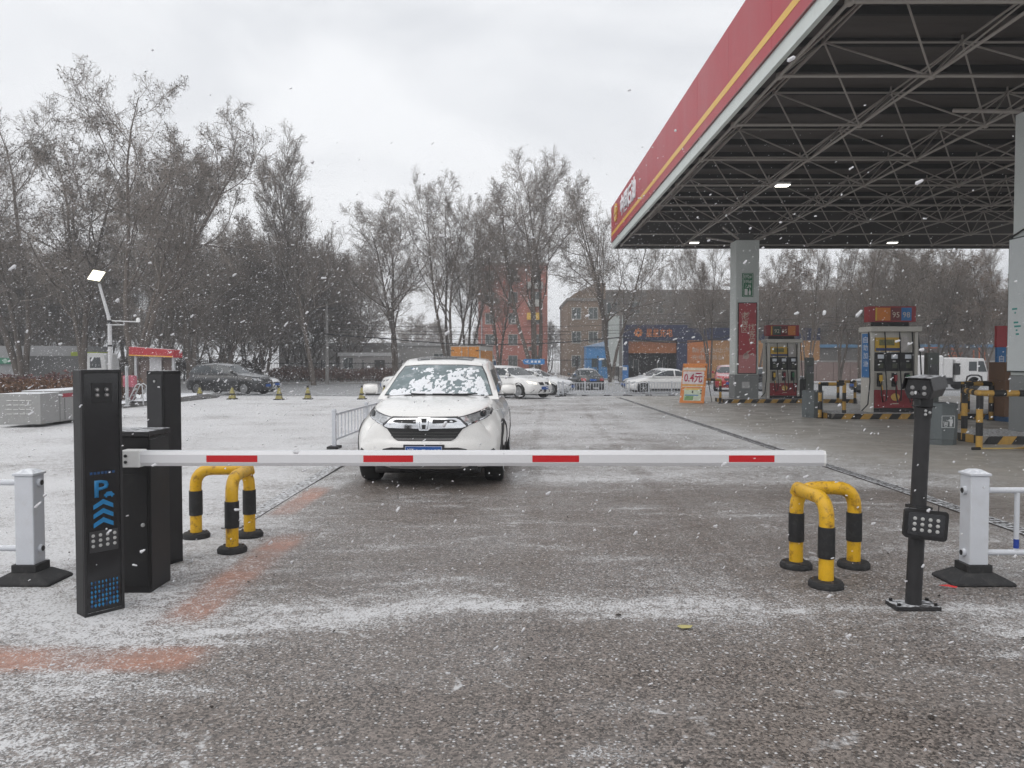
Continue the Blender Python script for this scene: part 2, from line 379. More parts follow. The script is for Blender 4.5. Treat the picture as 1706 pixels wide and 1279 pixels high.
dark_hole = math_('MULTIPLY', math_('LESS_THAN', sep(v2.outputs['Color'], 2), 0.22), rng_(v2.outputs['Distance'], 0.25, 0.5, 1.0, 0.0))
cover = math_('MAXIMUM', math_('MAXIMUM', math_('MULTIPLY', cov, 0.9), crack), math_('MAXIMUM', dust, grain))
cover = math_('MULTIPLY', cover, math_('SUBTRACT', 1.0, math_('MULTIPLY', dark_hole, 0.55)))
col = mixc(cover, base, (0.675, 0.68, 0.69))
ln(col, bs.inputs['Base Color'])
wet = rng_(n3.outputs['Fac'], 0.40, 0.60, 0.30, 0.62)
ln(math_('MAXIMUM', wet, rng_(cover, 0.2, 0.8, 0.2, 0.9)), bs.inputs['Roughness']); bs.inputs['Specular IOR Level'].default_value = 0.35
bp = N('ShaderNodeBump'); bp.inputs['Strength'].default_value = 0.55; bp.inputs['Distance'].default_value = 0.012
ln(math_('ADD', math_('MULTIPLY', n1.outputs['Fac'], 1.0), math_('MULTIPLY', cover, 0.5)), bp.inputs['Height']); ln(bp.outputs[0], bs.inputs['Normal'])
me = np_mesh('ground', np.stack([X, Y, Z], -1), quads, [gm])
for nm, arr in (('snow', S), ('red', RED), ('dry', np.clip(under + 0.75 * sm(4.7, 5.0, X) * sm(9, 14, Y), 0, 1))):
    at_ = me.attributes.new(nm, 'FLOAT', 'POINT'); at_.data.foreach_set('value', arr.astype(np.float32))
me.shade_smooth()
ground = bpy.data.objects.new('ground', me); COL.objects.link(ground); tag(ground, kind='structure')

concrete = M('worn concrete', (0.22, 0.205, 0.19), 0.8, var=0.25, vs=3, dirt=0.4, dcol=(0.1, 0.092, 0.085), bump=0.3, snow=0.15)
asphalt_road = M('dark road asphalt', (0.085, 0.083, 0.082), 0.6, var=0.3, vs=0.6, dirt=0.5, dcol=(0.16, 0.16, 0.165), bump=0.2, snow=0.1, stretch=(0.25, 1, 1))
kerb_mat = M('kerb concrete', (0.36, 0.35, 0.34), 0.8, var=0.2, vs=2, snow=0.5)
drain_mat = M('iron drain grating', (0.045, 0.04, 0.038), 0.6, var=0.3, vs=6, snow=0.18, dirt=0.3, dcol=(0.09, 0.07, 0.06))
# drainage channel: gratings laid end to end
drain = thing('drainage_channel', 'long dark iron drain running across the yard beside the canopy', 'drain', (4.62, 5.6, gz(5.6)))
a, b = Vector((4.62, 5.6)), Vector((5.26, 37.5)); nseg = 40
for k in range(nseg):
    p, q = a.lerp(b, k / nseg), a.lerp(b, (k + 1) / nseg)
    ym = (p.y + q.y) / 2
    T = Matrix.Translation((p.x - 4.62, p.y - 5.6, gz(ym) - gz(5.6) + 0.006)) @ Matrix.Rotation(math.atan2(-(q.x - p.x), q.y - p.y), 4, 'Z')
    Lk = (q - p).length - 0.012
    g = MB(); g.box(-0.09, 0, -0.01, -0.06, Lk, 0.008, T); g.box(0.06, 0, -0.01, 0.09, Lk, 0.008, T); g.box(-0.06, 0, -0.01, 0.06, Lk, 0.0, T)
    for s in range(8): g.box(-0.06, Lk * (s + .3) / 8, -0.01, 0.06, Lk * (s + .62) / 8, 0.007, T)
    g.build('grating', drain_mat, drain)
# seam strip at the edge of the gate island
strip = MB().box(-2.70, 7.0, -0.01, -2.52, 14.0, 0.010).build('concrete_strip', M('bare damp concrete', (0.14, 0.132, 0.127), 0.7, var=0.35, vs=5, dirt=0.75, dcol=(0.42, 0.43, 0.44), snow=0.12))
tag(strip, kind='structure')
rd = MB()
for x0, x1 in [(-120, -40), (-40, 0), (0, 40), (40, 120)]:
    for (ya, yb) in [(39.2, 60.0), (60.0, 66.0)]:
        rd.add([(x0, ya, gz(ya) + 0.012), (x1, ya, gz(ya) + 0.012), (x1, yb, gz(yb) + 0.012), (x0, yb, gz(yb) + 0.012)], [(0, 1, 2, 3)])
tag(rd.build('road', asphalt_road), kind='structure')
ln_ = MB()
for yl, w in ((40.0, 0.14), (44.5, 0.15), (57.5, 0.15)):
    ln_.add([(-110, yl, gz(yl) + 0.018), (110, yl, gz(yl) + 0.018), (110, yl + w, gz(yl + w) + 0.018), (-110, yl + w, gz(yl + w) + 0.018)], [(0, 1, 2, 3)])
tag(ln_.build('road_marking', M('worn road paint', (0.5, 0.5, 0.5), 0.7, var=0.3, vs=2)), kind='structure')
tag(MB().box(-120, 66.0, -0.6, 120, 66.18, gz(66) + 0.13).build('kerb', kerb_mat), kind='structure')
tag(MB().box(-120, 66.18, -0.6, 120, 70.5, gz(66) + 0.11).build('pavement', M('snowy pavement', (0.34, 0.33, 0.33), 0.85, var=0.2, vs=0.8, snow=0.5)), kind='structure')
# raised pavement to the left with its kerb
pv = MB().prism([(-30, 18.0), (-13.95, 18.0), (-14.35, 31.0), (-14.6, 37.5), (-30, 37.5)], -0.4, gz(24) + 0.12, 'z')
tag(pv.build('raised_pavement', M('snowy slabs', (0.3, 0.29, 0.29), 0.85, var=0.2, vs=0.8, snow=0.9), bevel=0.02), kind='structure')
pk = MB().prism([(-13.95, 17.9), (-13.8, 17.9), (-14.2, 31.0), (-14.45, 37.6), (-14.6, 37.6), (-14.35, 31.0)], -0.4, gz(24) + 0.135, 'z')
tag(pk.build('pavement_kerb', M('dark wet kerb', (0.17, 0.165, 0.16), 0.7, var=0.3, vs=2, snow=0.2), bevel=0.015), kind='structure')
# ================================================================ gate: display post, barrier, bollards, camera post, railings
blue_print = M('blue luminous print', (0.012, 0.16, 0.36), 0.4, emit=(0.02, 0.30, 0.62), es=0.03, var=0.15)
blue_dim = M('dim blue print', (0.006, 0.05, 0.15), 0.4, emit=(0.02, 0.20, 0.5), es=0.01, var=0.2)
glass_black = M('black display glass', (0.006, 0.006, 0.008), 0.12, var=0.3, coat=0.4, rvar=0.05)
led_white = M('frosted led lens', (0.42, 0.42, 0.41), 0.3, var=0.1)
screw = M('screw head', (0.5, 0.5, 0.5), 0.35, metal=0.8)
# --- display post
dp = thing('display_post', 'tall black parking display post with a blue P and arrows', 'display post', (-2.588, 4.55, 0), R(51))
DW, DD, DH = 0.235, 0.115, 1.50
one('casing', lambda b: b.box(0, 0, 0, DW, DD, DH), steel_black, dp, bevel=0.006)
one('frame', lambda b: (b.box(0.0, -0.012, 0.0, 0.016, 0, DH), b.box(DW - 0.016, -0.012, 0.0, DW, 0, DH), b.box(0.016, -0.012, 0, DW - 0.016, 0, 0.02), b.box(0.016, -0.012, DH - 0.02, DW - 0.016, 0, DH)), steel_dark, dp, bevel=0.002)
one('front_glass', lambda b: b.box(0.018, -0.006, 0.022, DW - 0.018, 0.0, DH - 0.022), glass_black, dp)
cm = DW / 2
one('camera_window', lambda b: b.box(cm - 0.06, -0.010, 1.30, cm + 0.06, -0.0062, 1.42), black_flat, dp, bevel=0.002)
for x in (-0.028, 0.028):
    for z in (1.345, 1.378):
        L = one('camera_lens', lambda b: b.lathe([(0.0135, -0.002), (0.0135, -0.010), (0.010, -0.012)], 16, (cm + x, -0.008, z), 'y'), M('lens ring', (0.10, 0.10, 0.10), 0.3, var=0.1), dp, smooth=40)
        one('lens_glass', lambda b: b.lathe([(0.0075, -0.0121), (0.0055, -0.0145)], 12, (cm + x, -0.008, z), 'y'), M('lens glass', (0.38, 0.36, 0.36), 0.15, var=0.1), L, smooth=40)
one('title_strip', lambda b: [b.box(cm - 0.075 + k * 0.0215, -0.0085, 0.862, cm - 0.075 + k * 0.0215 + 0.015, -0.0062, 0.877) for k in range(7)], blue_dim, dp)
text('letter_p', 'P', 0.105, blue_print, dp, TF(cm - 0.008, -0.0062, 0.772), ext=0.002, bold=0.02, width=0.085)
car_icon = [(-.03, 0), (.03, 0), (.03, .012), (.022, .014), (.015, .026), (-.015, .026), (-.022, .014), (-.03, .012)]
one('car_symbol', lambda b: (b.prism([(cm + 0.035 + x, 0.722 + z) for x, z in car_icon], -0.0092, -0.0062), b.box(cm + 0.013, -0.009, 0.714, cm + 0.023, -0.0062, 0.723), b.box(cm + 0.047, -0.009, 0.714, cm + 0.057, -0.0062, 0.723)), blue_print, dp)
for k in range(3):
    z0 = 0.535 + k * 0.056
    one('arrow', lambda b: b.prism([(cm - 0.058, z0), (cm, z0 + 0.030), (cm + 0.058, z0), (cm + 0.058, z0 + 0.027), (cm, z0 + 0.060), (cm - 0.058, z0 + 0.027)], -0.0086, -0.0062), blue_print, dp)
one('lamp_plate', lambda b: b.box(cm - 0.085, -0.010, 0.385, cm + 0.085, -0.0062, 0.515), M('grey lamp plate', (0.03, 0.03, 0.032), 0.5), dp, bevel=0.002)
for i in range(4):
    for j in range(3):
        one('led_lens', lambda b: b.lathe([(0.0105, -0.0101), (0.010, -0.013), (0.006, -0.015)], 12, (cm - 0.063 + i * 0.042, 0, 0.425 + j * 0.032), 'y'), led_white, dp, smooth=40)
for i in range(8):
    for j in range(6):
        x, z, w = cm - 0.075 + i * 0.0214, 0.06 + j * 0.0285, 0.0085 - j * 0.0007
        one('grid_dot', lambda b: b.prism([(x, z - 0.014), (x + w, z), (x, z + 0.012 - j * .001), (x - w, z)], -0.0086, -0.0062), blue_print if (i * 3 + j) % 4 else blue_dim, dp)
# --- barrier cabinet with boom
bg_ = thing('barrier_gate', 'white boom barrier with red stripes on a black cabinet', 'barrier gate', (-2.58, 5.04, 0))
one('cabinet', lambda b: b.box(-0.16, 0, 0, 0.16, 0.30, 1.05), steel_black, bg_, bevel=0.006)
one('side_cover', lambda b: b.box(0.160, 0.012, 0.02, 0.166, 0.288, 1.03), steel_dark, bg_, bevel=0.002)
one('lid', lambda b: b.box(-0.168, -0.012, 1.05, 0.168, 0.312, 1.085), steel_dark, bg_, bevel=0.006)
one('door_panel', lambda b: b.box(-0.148, -0.005, 0.05, 0.148, 0.0, 0.80), M('satin black door', (0.013, 0.0128, 0.0135), 0.45, var=0.25, dirt=0.25, dcol=(0.045, 0.044, 0.043), spec=0.35), bg_, bevel=0.0015)
for z in (0.14, 0.70): one('hinge', lambda b: b.tube([(-0.150, -0.008, z), (-0.150, -0.008, z + 0.05)], 0.006, 8), steel_dark, bg_)
one('lock', lambda b: b.lathe([(0.013, -0.005), (0.013, -0.012), (0.006, -0.014)], 14, (0.12, 0, 0.46), 'y'), screw, bg_, smooth=40)
one('shaft', lambda b: b.tube([(0.02, 0.0, 0.92), (0.02, -0.06, 0.92)], 0.035, 16), steel_dark, bg_, smooth=40)
br = one('arm_bracket', lambda b: b.box(0.045, -0.155, 0.865, 0.175, -0.05, 0.975), white_plain, bg_, bevel=0.006)
for z in (0.90, 0.94):
    one('bolt', lambda b: b.lathe([(0.010, 0), (0.010, -0.006), (0.005, -0.008)], 10, (0.085, -0.155, z), 'y'), black_flat, br)
hp, hh = 0.045, 0.048
oct_ = [(-hp, -hh + .022), (-hp + .012, -hh), (hp - .012, -hh), (hp, -hh + .022), (hp, hh - .022), (hp - .012, hh), (-hp + .012, hh), (-hp, hh - .022)]
alu = M('white anodised boom', (0.66, 0.66, 0.68), 0.35, var=0.05, vs=1.5, dirt=0.1, dcol=(0.45, 0.45, 0.46), stretch=(0.3, 1, 1), snow=0.4)
arm = one('boom_arm', lambda b: b.prism([(-0.103 + p, 0.921 + q) for p, q in oct_], 0.11, 4.60, 'x'), alu, bg_)
one('end_cap', lambda b: b.prism([(-0.103 + p * 1.04, 0.921 + q * 1.04) for p, q in oct_], 4.60, 4.612, 'x'), white_plain, arm)
for p0, p1 in ((343, 428), (605, 688), (887, 965), (1215, 1291)):
    xa, xb = (p0 - CX) / F * 4.9 + 2.58, (p1 - CX) / F * 4.9 + 2.58
    one('red_stripe', lambda b: b.box(xa, -0.1495, 0.900, xb, -0.1478, 0.943), red_refl, arm)
# --- second post
rp_ = thing('control_post', 'plain black control post behind the barrier cabinet', 'post', (-2.785, 5.78, 0), R(-25))
one('casing', lambda b: b.box(0, 0, 0, 0.18, 0.165, 1.48), steel_black, rp_, bevel=0.006)
one('door_panel', lambda b: b.box(0.012, -0.004, 0.03, 0.168, 0, 1.45), M('satin black panel', (0.016, 0.016, 0.018), 0.4, var=0.2, dirt=0.2, dcol=(0.05, 0.05, 0.05)), rp_, bevel=0.0015)
one('side_panel', lambda b: b.box(0.18, 0.012, 0.03, 0.184, 0.153, 1.45), steel_dark, rp_, bevel=0.0015)
one('lock', lambda b: b.lathe([(0.010, -0.004), (0.010, -0.010), (0.005, -0.011)], 12, (0.095, 0, 1.40), 'y'), screw, rp_)
# --- three-legged corner bollards
def arc(c, a, b, n=6):          # quarter bend from point a to point b about corner point c
    a, b, c = Vector(a), Vector(b), Vector(c)
    return [((1 - t) ** 2) * a + 2 * t * (1 - t) * c + t * t * b for t in [i / n for i in range(n + 1)]]
def corner_bollard(label, corner, leg1, leg2, h=0.60, r=0.05):
    o = Vector((corner[0], corner[1], gz(corner[1])))
    t_ = thing('corner_bollard', label, 'bollard', o)
    c = Vector((0, 0, 0)); bend = 0.15
    legs = [Vector((l[0] - corner[0], l[1] - corner[1], 0)) for l in (leg1, leg2)]
    up = Vector((0, 0, h))
    for k, l in enumerate(legs):
        d = l.normalized()
        pts = ([c + Vector((0, 0, 0.02))] if k == 0 else [up * 0.94 + d * 0.0])
        if k == 0: pts += arc(up, up * (1 - bend / h), up + d * bend)
        else: pts += [up + d * 0.02]
        pts += arc(l + up, l + up - d * bend, l + up * (1 - bend / h)) + [l + Vector((0, 0, 0.02))]
        one('pipe', lambda b: b.tube(pts, r, 18), yellow_paint, t_, smooth=50)
    for l in [c] + legs:
        one('black_sleeve', lambda b: b.lathe([(r + 0.006, 0.20), (r + 0.007, 0.21), (r + 0.0065, 0.40), (r + 0.006, 0.415)], 18, l), black_tape, t_, smooth=50)
        fl_ = one('base_flange', lambda b: b.lathe([(0.115, 0.0), (0.118, 0.025), (0.105, 0.045), (0.055, 0.05)], 22, l), rubber, t_, smooth=50)
        for ab in (0.6, 2.7, 4.8): one('bolt', lambda b: b.lathe([(0.010, 0.044), (0.010, 0.054), (0.005, 0.057)], 6, l + Vector((0.086 * math.cos(ab), 0.086 * math.sin(ab), 0))), M('rusty bolt', (0.10, 0.07, 0.05), 0.6, metal=0.3), fl_)
    return t_
g = gnd
corner_bollard('yellow corner bollard with black sleeves beside the barrier cabinet', g(416, 893), g(327, 895), g(387, 919))
corner_bollard('yellow corner bollard with black sleeves beside the camera post', g(1326, 945), g(1422, 944), g(1376, 977))
# --- number plate camera on a post
B = g(1521, 1012)
cp = thing('camera_post', 'dark grey post with plate camera and square led lamp', 'camera post', B)
tl = R(2.0); TT = Matrix.Rotation(tl, 4, 'Y')
one('base_plate', lambda b: b.box(-0.14, -0.075, 0, 0.14, 0.075, 0.028), steel_dark, cp, bevel=0.004)
for sx in (-0.115, 0.115):
    for sy in (-0.052, 0.052):
        one('anchor_bolt', lambda b: b.lathe([(0.012, 0.028), (0.012, 0.042), (0.006, 0.046)], 6, (sx, sy, 0)), steel_black, cp)
one('pole', lambda b: b.lathe([(0.047, 0.026), (0.046, 1.215)], 24, T=TT), steel_dark, cp, smooth=40)
one('pole_cap', lambda b: b.lathe([(0.051, 1.20), (0.051, 1.262), (0.04, 1.272)], 20, T=TT), black_flat, cp, smooth=40)
for k, (x, z) in enumerate(((-0.012, 1.245), (0.014, 1.235), (-0.012, 1.222))):
    one('bolt', lambda b: b.lathe([(0.009, -0.049), (0.009, -0.055), (0.004, -0.057)], 8, (x, 0, z), 'y', T=TT), screw, cp)
HT = TT @ Matrix.Translation((-0.012, -0.02, 1.325)) @ Matrix.Rotation(R(-44), 4, 'Z') @ Matrix.Rotation(R(4), 4, 'X')
hd = one('camera_housing', lambda b: b.prism([(-0.062, 0.0), (0.062, 0.0), (0.082, 0.052), (0.066, 0.125), (-0.066, 0.125), (-0.082, 0.052)], -0.10, 0.17, 'y', T=HT), steel_dark, cp, bevel=0.004)
one('sun_shield', lambda b: b.prism([(-0.074, 0.132), (-0.092, 0.058), (-0.088, 0.058), (-0.070, 0.128), (0.070, 0.128), (0.088, 0.058), (0.092, 0.058), (0.074, 0.132)], -0.135, 0.175, 'y', T=HT), steel_dark, hd)
one('camera_face', lambda b: b.prism([(-0.056, 0.006), (0.056, 0.006), (0.072, 0.052), (0.060, 0.117), (-0.060, 0.117), (-0.072, 0.052)], -0.1045, -0.1005, 'y', T=HT), glass_black, hd)
for x in (-0.034, 0.034):
    for z in (0.034, 0.070):
        one('camera_lens', lambda b: b.lathe([(0.0125, -0.1048), (0.0125, -0.110), (0.007, -0.113)], 14, (x, 0, z), 'y', T=HT), M('lens ring bright', (0.24, 0.24, 0.24), 0.25, var=0.1), hd, smooth=40)
one('mount', lambda b: (b.box(-0.04, -0.04, 1.262, 0.04, 0.04, 1.33, TT), b.box(-0.05, -0.05, 1.268, 0.05, 0.05, 1.276, TT)), black_flat, cp, bevel=0.003)
LT = TT @ Matrix.Translation((0.006, -0.075, 0.545)) @ Matrix.Rotation(R(-12), 4, 'Z') @ Matrix.Rotation(R(3), 4, 'Y') @ Matrix.Rotation(R(-4), 4, 'X')
def rrect(w, h, r, n=5):
    o = []
    for cx, cz, a0 in ((w - r, h - r, 0), (-w + r, h - r, 90), (-w + r, -h + r, 180), (w - r, -h + r, 270)):
        o += [(cx + r * math.cos(R(a0 + 90 * i / n)), cz + r * math.sin(R(a0 + 90 * i / n))) for i in range(n + 1)]
    return o
lp = one('lamp_panel', lambda b: b.prism(rrect(0.122, 0.088, 0.022), -0.02, 0.022, 'y', T=LT), black_flat, cp, bevel=0.004)
one('lamp_rim', lambda b: [b.prism(rrect(0.126, 0.092, 0.024), -0.024, -0.016, 'y', T=LT)], steel_black, lp, bevel=0.003)
one('lamp_face', lambda b: b.prism(rrect(0.104, 0.070, 0.014), -0.0262, -0.0242, 'y', T=LT), glass_black, lp)
for i in range(4):
    for j in range(3):
        one('led_lens', lambda b: b.lathe([(0.0115, -0.0263), (0.0105, -0.031), (0.005, -0.0335)], 12, (-0.066 + i * 0.044, 0, -0.036 + j * 0.034), 'y', T=LT), led_white, lp, smooth=40)
one('clamp', lambda b: (b.box(-0.055, -0.066, 0.628, 0.055, 0.052, 0.648, TT), b.tube([TT @ Vector((-0.09, -0.07, 0.62)), TT @ Vector((-0.09, -0.07, 0.66))], 0.003, 6), b.tube([TT @ Vector((0.09, -0.07, 0.62)), TT @ Vector((0.09, -0.07, 0.66))], 0.003, 6)), black_flat, cp)
# --- white tube fences on rubber feet
def tube_fence(label, loc, side, zr, xe):
    t_ = thing('tube_fence', label, 'fence', loc)
    one('foot', lambda b: b.add([(-.215, -.15, 0), (.215, -.15, 0), (.215, .15, 0), (-.215, .15, 0), (-.215, -.15, .022), (.215, -.15, .022), (.215, .15, .022), (-.215, .15, .022), (-.1, -.09, .082), (.1, -.09, .082), (.1, .09, .082), (-.1, .09, .082)],
        [(3, 2, 1, 0)] + [(i, (i + 1) % 4, (i + 1) % 4 + 4, i + 4) for i in range(4)] + [(i + 4, (i + 1) % 4 + 4, (i + 1) % 4 + 8, i + 8) for i in range(4)] + [(8, 9, 10, 11)]), rubber, t_, bevel=0.01)
    one('socket', lambda b: b.box(-.088, -.082, .078, .088, .082, .135), rubber, t_, bevel=0.006)
    post = one('post', lambda b: b.box(-.066, -.066, .12, .066, .066, .755), white_paint, t_, bevel=0.008)
    one('post_cap', lambda b: (b.box(-.075, -.075, .755, .075, .075, .772), b.add([(-.068, -.068, .772), (.068, -.068, .772), (.068, .068, .772), (-.068, .068, .772), (-.03, -.03, .795), (.03, -.03, .795), (.03, .03, .795), (-.03, .03, .795)], [(i, (i + 1) % 4, (i + 1) % 4 + 4, i + 4) for i in range(4)] + [(4, 5, 6, 7)])), white_paint, t_, bevel=0.003)
    for z in zr:
        one('rail', lambda b: b.tube([(side * 0.05, 0, z), (side * xe, 0, z)], 0.021, 14), white_paint, t_, smooth=40)
        pl = one('rail_socket', lambda b: b.tube([(-side * 0.064, 0, z), (-side * 0.088, 0, z)], 0.027, 14), white_paint, t_, smooth=40)
        one('socket_hole', lambda b: b.tube([(-side * 0.0882, 0, z), (-side * 0.0895, 0, z)], 0.019, 14), black_flat, pl)
    x = 0.30
    while x < xe - 0.05:
        pk = one('picket', lambda b: b.tube([(side * x, 0, zr[1] + 0.015), (side * x, 0, zr[0] - 0.015)], 0.017, 12), white_paint, t_, smooth=40)
        one('blue_tape', lambda b: b.lathe([(0.0178, zr[1] + 0.03), (0.0178, zr[1] + 0.095)], 12, (side * x, 0, 0)), M('blue tape', (0.015, 0.05, 0.30), 0.4), pk, smooth=40)
        x += 0.42
    return t_
tube_fence('white tube fence on a black rubber foot behind the camera post', g(1621, 968), 1, (0.645, 0.205), 2.2)
tube_fence('white tube fence on a black rubber foot left of the display post', g(52, 968), -1, (0.70, 0.235), 1.9)
# --- picket railing beside the car
def picket_rail(label, loc, rz, n, span, h=0.68, pick=9, group=None, feet=True):
    t_ = thing('picket_railing', label, 'railing', loc, rz, group)
    for k in range(n + 1):
        x = k * span
        p = one('post', lambda b: b.box(x - .035, -.035, 0.03, x + .035, .035, h), white_paint, t_, bevel=0.004)
        one('post_cap', lambda b: (b.box(x - .042, -.042, h, x + .042, .042, h + .018), b.box(x - .028, -.028, h + .018, x + .028, .028, h + .04)), white_paint, p, bevel=0.004)
        if feet: one('foot', lambda b: b.box(x - .16, -.10, 0, x + .16, .10, .05), rubber, t_, bevel=0.01)
    for k in range(n):
        for z in (0.16, h - 0.06):
            one('rail', lambda b: b.box(k * span + .036, -.016, z - .02, (k + 1) * span - .036, .016, z + .02), white_paint, t_)
        for j in range(pick):
            x = k * span + (j + 1) * span / (pick + 1)
            one('picket', lambda b: b.box(x - .013, -.009, .181, x + .013, .009, h - .081), white_paint, t_)
    return t_
p = gnd(557, 747)
picket_rail('white picket railing running back beside the large white car', p, R(88), 2, 2.6)
# ================================================================ vehicles
glass_car = M('tinted car glass', (0.035, 0.043, 0.048), 0.06, var=0.25, vs=2, coat=0.3, rvar=0.03)
glass_front = M('windscreen glass', (0.16, 0.205, 0.215), 0.12, var=0.3, vs=3, rvar=0.05, dirt=0.85, dcol=(0.46, 0.49, 0.51))
tyre_mat = M('tyre rubber', (0.013, 0.013, 0.013), 0.8, var=0.3, vs=12, dirt=0.2, dcol=(0.06, 0.058, 0.055))
rim_mat = M('alloy rim', (0.42, 0.43, 0.44), 0.3, metal=0.8, var=0.15)
lamp_glass = M('headlamp lens', (0.42, 0.43, 0.44), 0.14, metal=0.4, var=0.6, vs=24, rvar=0.05, coat=0.6)
plate_blue = M('blue number plate', (0.012, 0.085, 0.33), 0.35, var=0.1)
tail_red = M('tail lamp', (0.30, 0.01, 0.012), 0.2, var=0.2, coat=0.5)
arch_black = M('wheel arch', (0.008, 0.008, 0.008), 0.9, var=0.1)
def paint(name, col, snow=0.3, rough=0.32): return M(name, col, rough, var=0.05, vs=2.5, coat=0.6, snow=snow, dirt=0.2, dcol=tuple(c * 0.72 for c in col), rvar=0.06)
def shell(fn, ny, na, nb):
    """surface of a subdivided box mapped by fn(s, a, b): s 0..1 front to rear, a -1..1 across, b 0..1 up"""
    idx = {}; V = []; Fc = []
    def vid(i, j, k):
        if (i, j, k) not in idx:
            idx[(i, j, k)] = len(V); V.append(fn(i / ny, -1 + 2 * j / na, k / nb))
        return idx[(i, j, k)]
    for i in range(ny):
        for j in range(na):
            for k, fl in ((nb, 0), (0, 1)):
                q = [vid(i, j, k), vid(i, j + 1, k), vid(i + 1, j + 1, k), vid(i + 1, j, k)]; Fc.append(tuple(q))
        for k in range(nb):
            for j in (0, na): Fc.append((vid(i, j, k), vid(i + 1, j, k), vid(i + 1, j, k + 1), vid(i, j, k + 1)))
    for j in range(na):
        for k in range(nb):
            for i in (0, ny): Fc.append((vid(i, j, k), vid(i, j + 1, k), vid(i, j + 1, k + 1), vid(i, j, k + 1)))
    return V, Fc
AX = {'f': (Vector((0, 1, 0)), lambda u, w: Vector((u, -6, w))), 'r': (Vector((0, -1, 0)), lambda u, w: Vector((u, 12, w))),
      'L': (Vector((1, 0, 0)), lambda u, w: Vector((-6, u, w))), 'R': (Vector((-1, 0, 0)), lambda u, w: Vector((6, u, w))), 't': (Vector((0, 0, -1)), lambda u, w: Vector((u, w, 6)))}
def decal(name, outline, bvh, ax, mat, parent, off=0.006, cuts=3, depth=0.02, smooth=35):
    d, org = AX[ax]
    bm = bmesh.new()
    bm.faces.new([bm.verts.new(org(u, w)) for u, w in outline])
    bmesh.ops.triangulate(bm, faces=bm.faces[:])
    for _ in range(cuts): bmesh.ops.subdivide_edges(bm, edges=[e for e in bm.edges if e.calc_length() > 0.05], cuts=1, use_grid_fill=True)
    bmesh.ops.triangulate(bm, faces=bm.faces[:])
    for v in bm.verts:
        hit = bvh.ray_cast(v.co, d)
        if hit[0] is None:
            mid = v.co.copy(); mid -= d * mid.dot(d); mid += d * 0.0
            c = bvh.find_nearest(v.co + d * 5.0)[0]
            dd = c.dot(d)
        else: dd = hit[0].dot(d)
        v.co = v.co - d * v.co.dot(d) + d * (dd - off)
    be = [e for e in bm.edges if e.is_boundary]
    r = bmesh.ops.extrude_edge_only(bm, edges=be)
    for gq in r['geom']:
        if isinstance(gq, bmesh.types.BMVert): gq.co += d * depth
    bmesh.ops.recalc_face_normals(bm, faces=bm.faces)
    me = bpy.data.meshes.new(name); bm.to_mesh(me); bm.free(); me.materials.append(mat)
    me.shade_smooth(); me.set_sharp_from_angle(angle=R(smooth))
    o = bpy.data.objects.new(name, me); COL.objects.link(o); o.parent = parent
    return o
def circ(c, r, n=20, sq=1.0): return [(c[0] + r * math.cos(2 * math.pi * i / n), c[1] + sq * r * math.sin(2 * math.pi * i / n)) for i in range(n)]
WHEELS = {}
def wheel(parent, x, y, r, side, w=0.21):
    T = Matrix.Translation((x, y, r))
    prof = [(r * .62, -w / 2 + .01), (r * .66, -w / 2), (r * .93, -w / 2), (r, -w / 2 + .03), (r, w / 2 - .03), (r * .93, w / 2), (r * .66, w / 2), (r * .62, w / 2 - .01)]
    wb = one('wheel', lambda b: b.lathe(prof, 28, (x, y, r), 'x'), tyre_mat, parent, smooth=40)
    b = MB(); o = side * (w / 2 - 0.012)
    b.tube([(x + o - side * .05, y, r), (x + o - side * .03, y, r)], r * .62, 24)
    for k in range(5):
        for dd in (-.11, .11):
            a = 2 * math.pi * k / 5 + 0.3 + dd; c, s_ = math.cos(a), math.sin(a)
            b.tube([(x + o, y + c * r * .08, r + s_ * r * .08), (x + o - side * .012, y + c * r * .63, r + s_ * r * .63)], [r * .055, r * .045], 6)
    b.lathe([(r * .66, -.01), (r * .66, .01), (r * .60, .012), (r * .59, -.01)], 28, (x + o, y, r), 'x')
    b.tube([(x + o - side * .01, y, r), (x + o + side * .012, y, r)], r * .12, 12)
    b.build('rim', rim_mat, wb, smooth=40)
    return wb
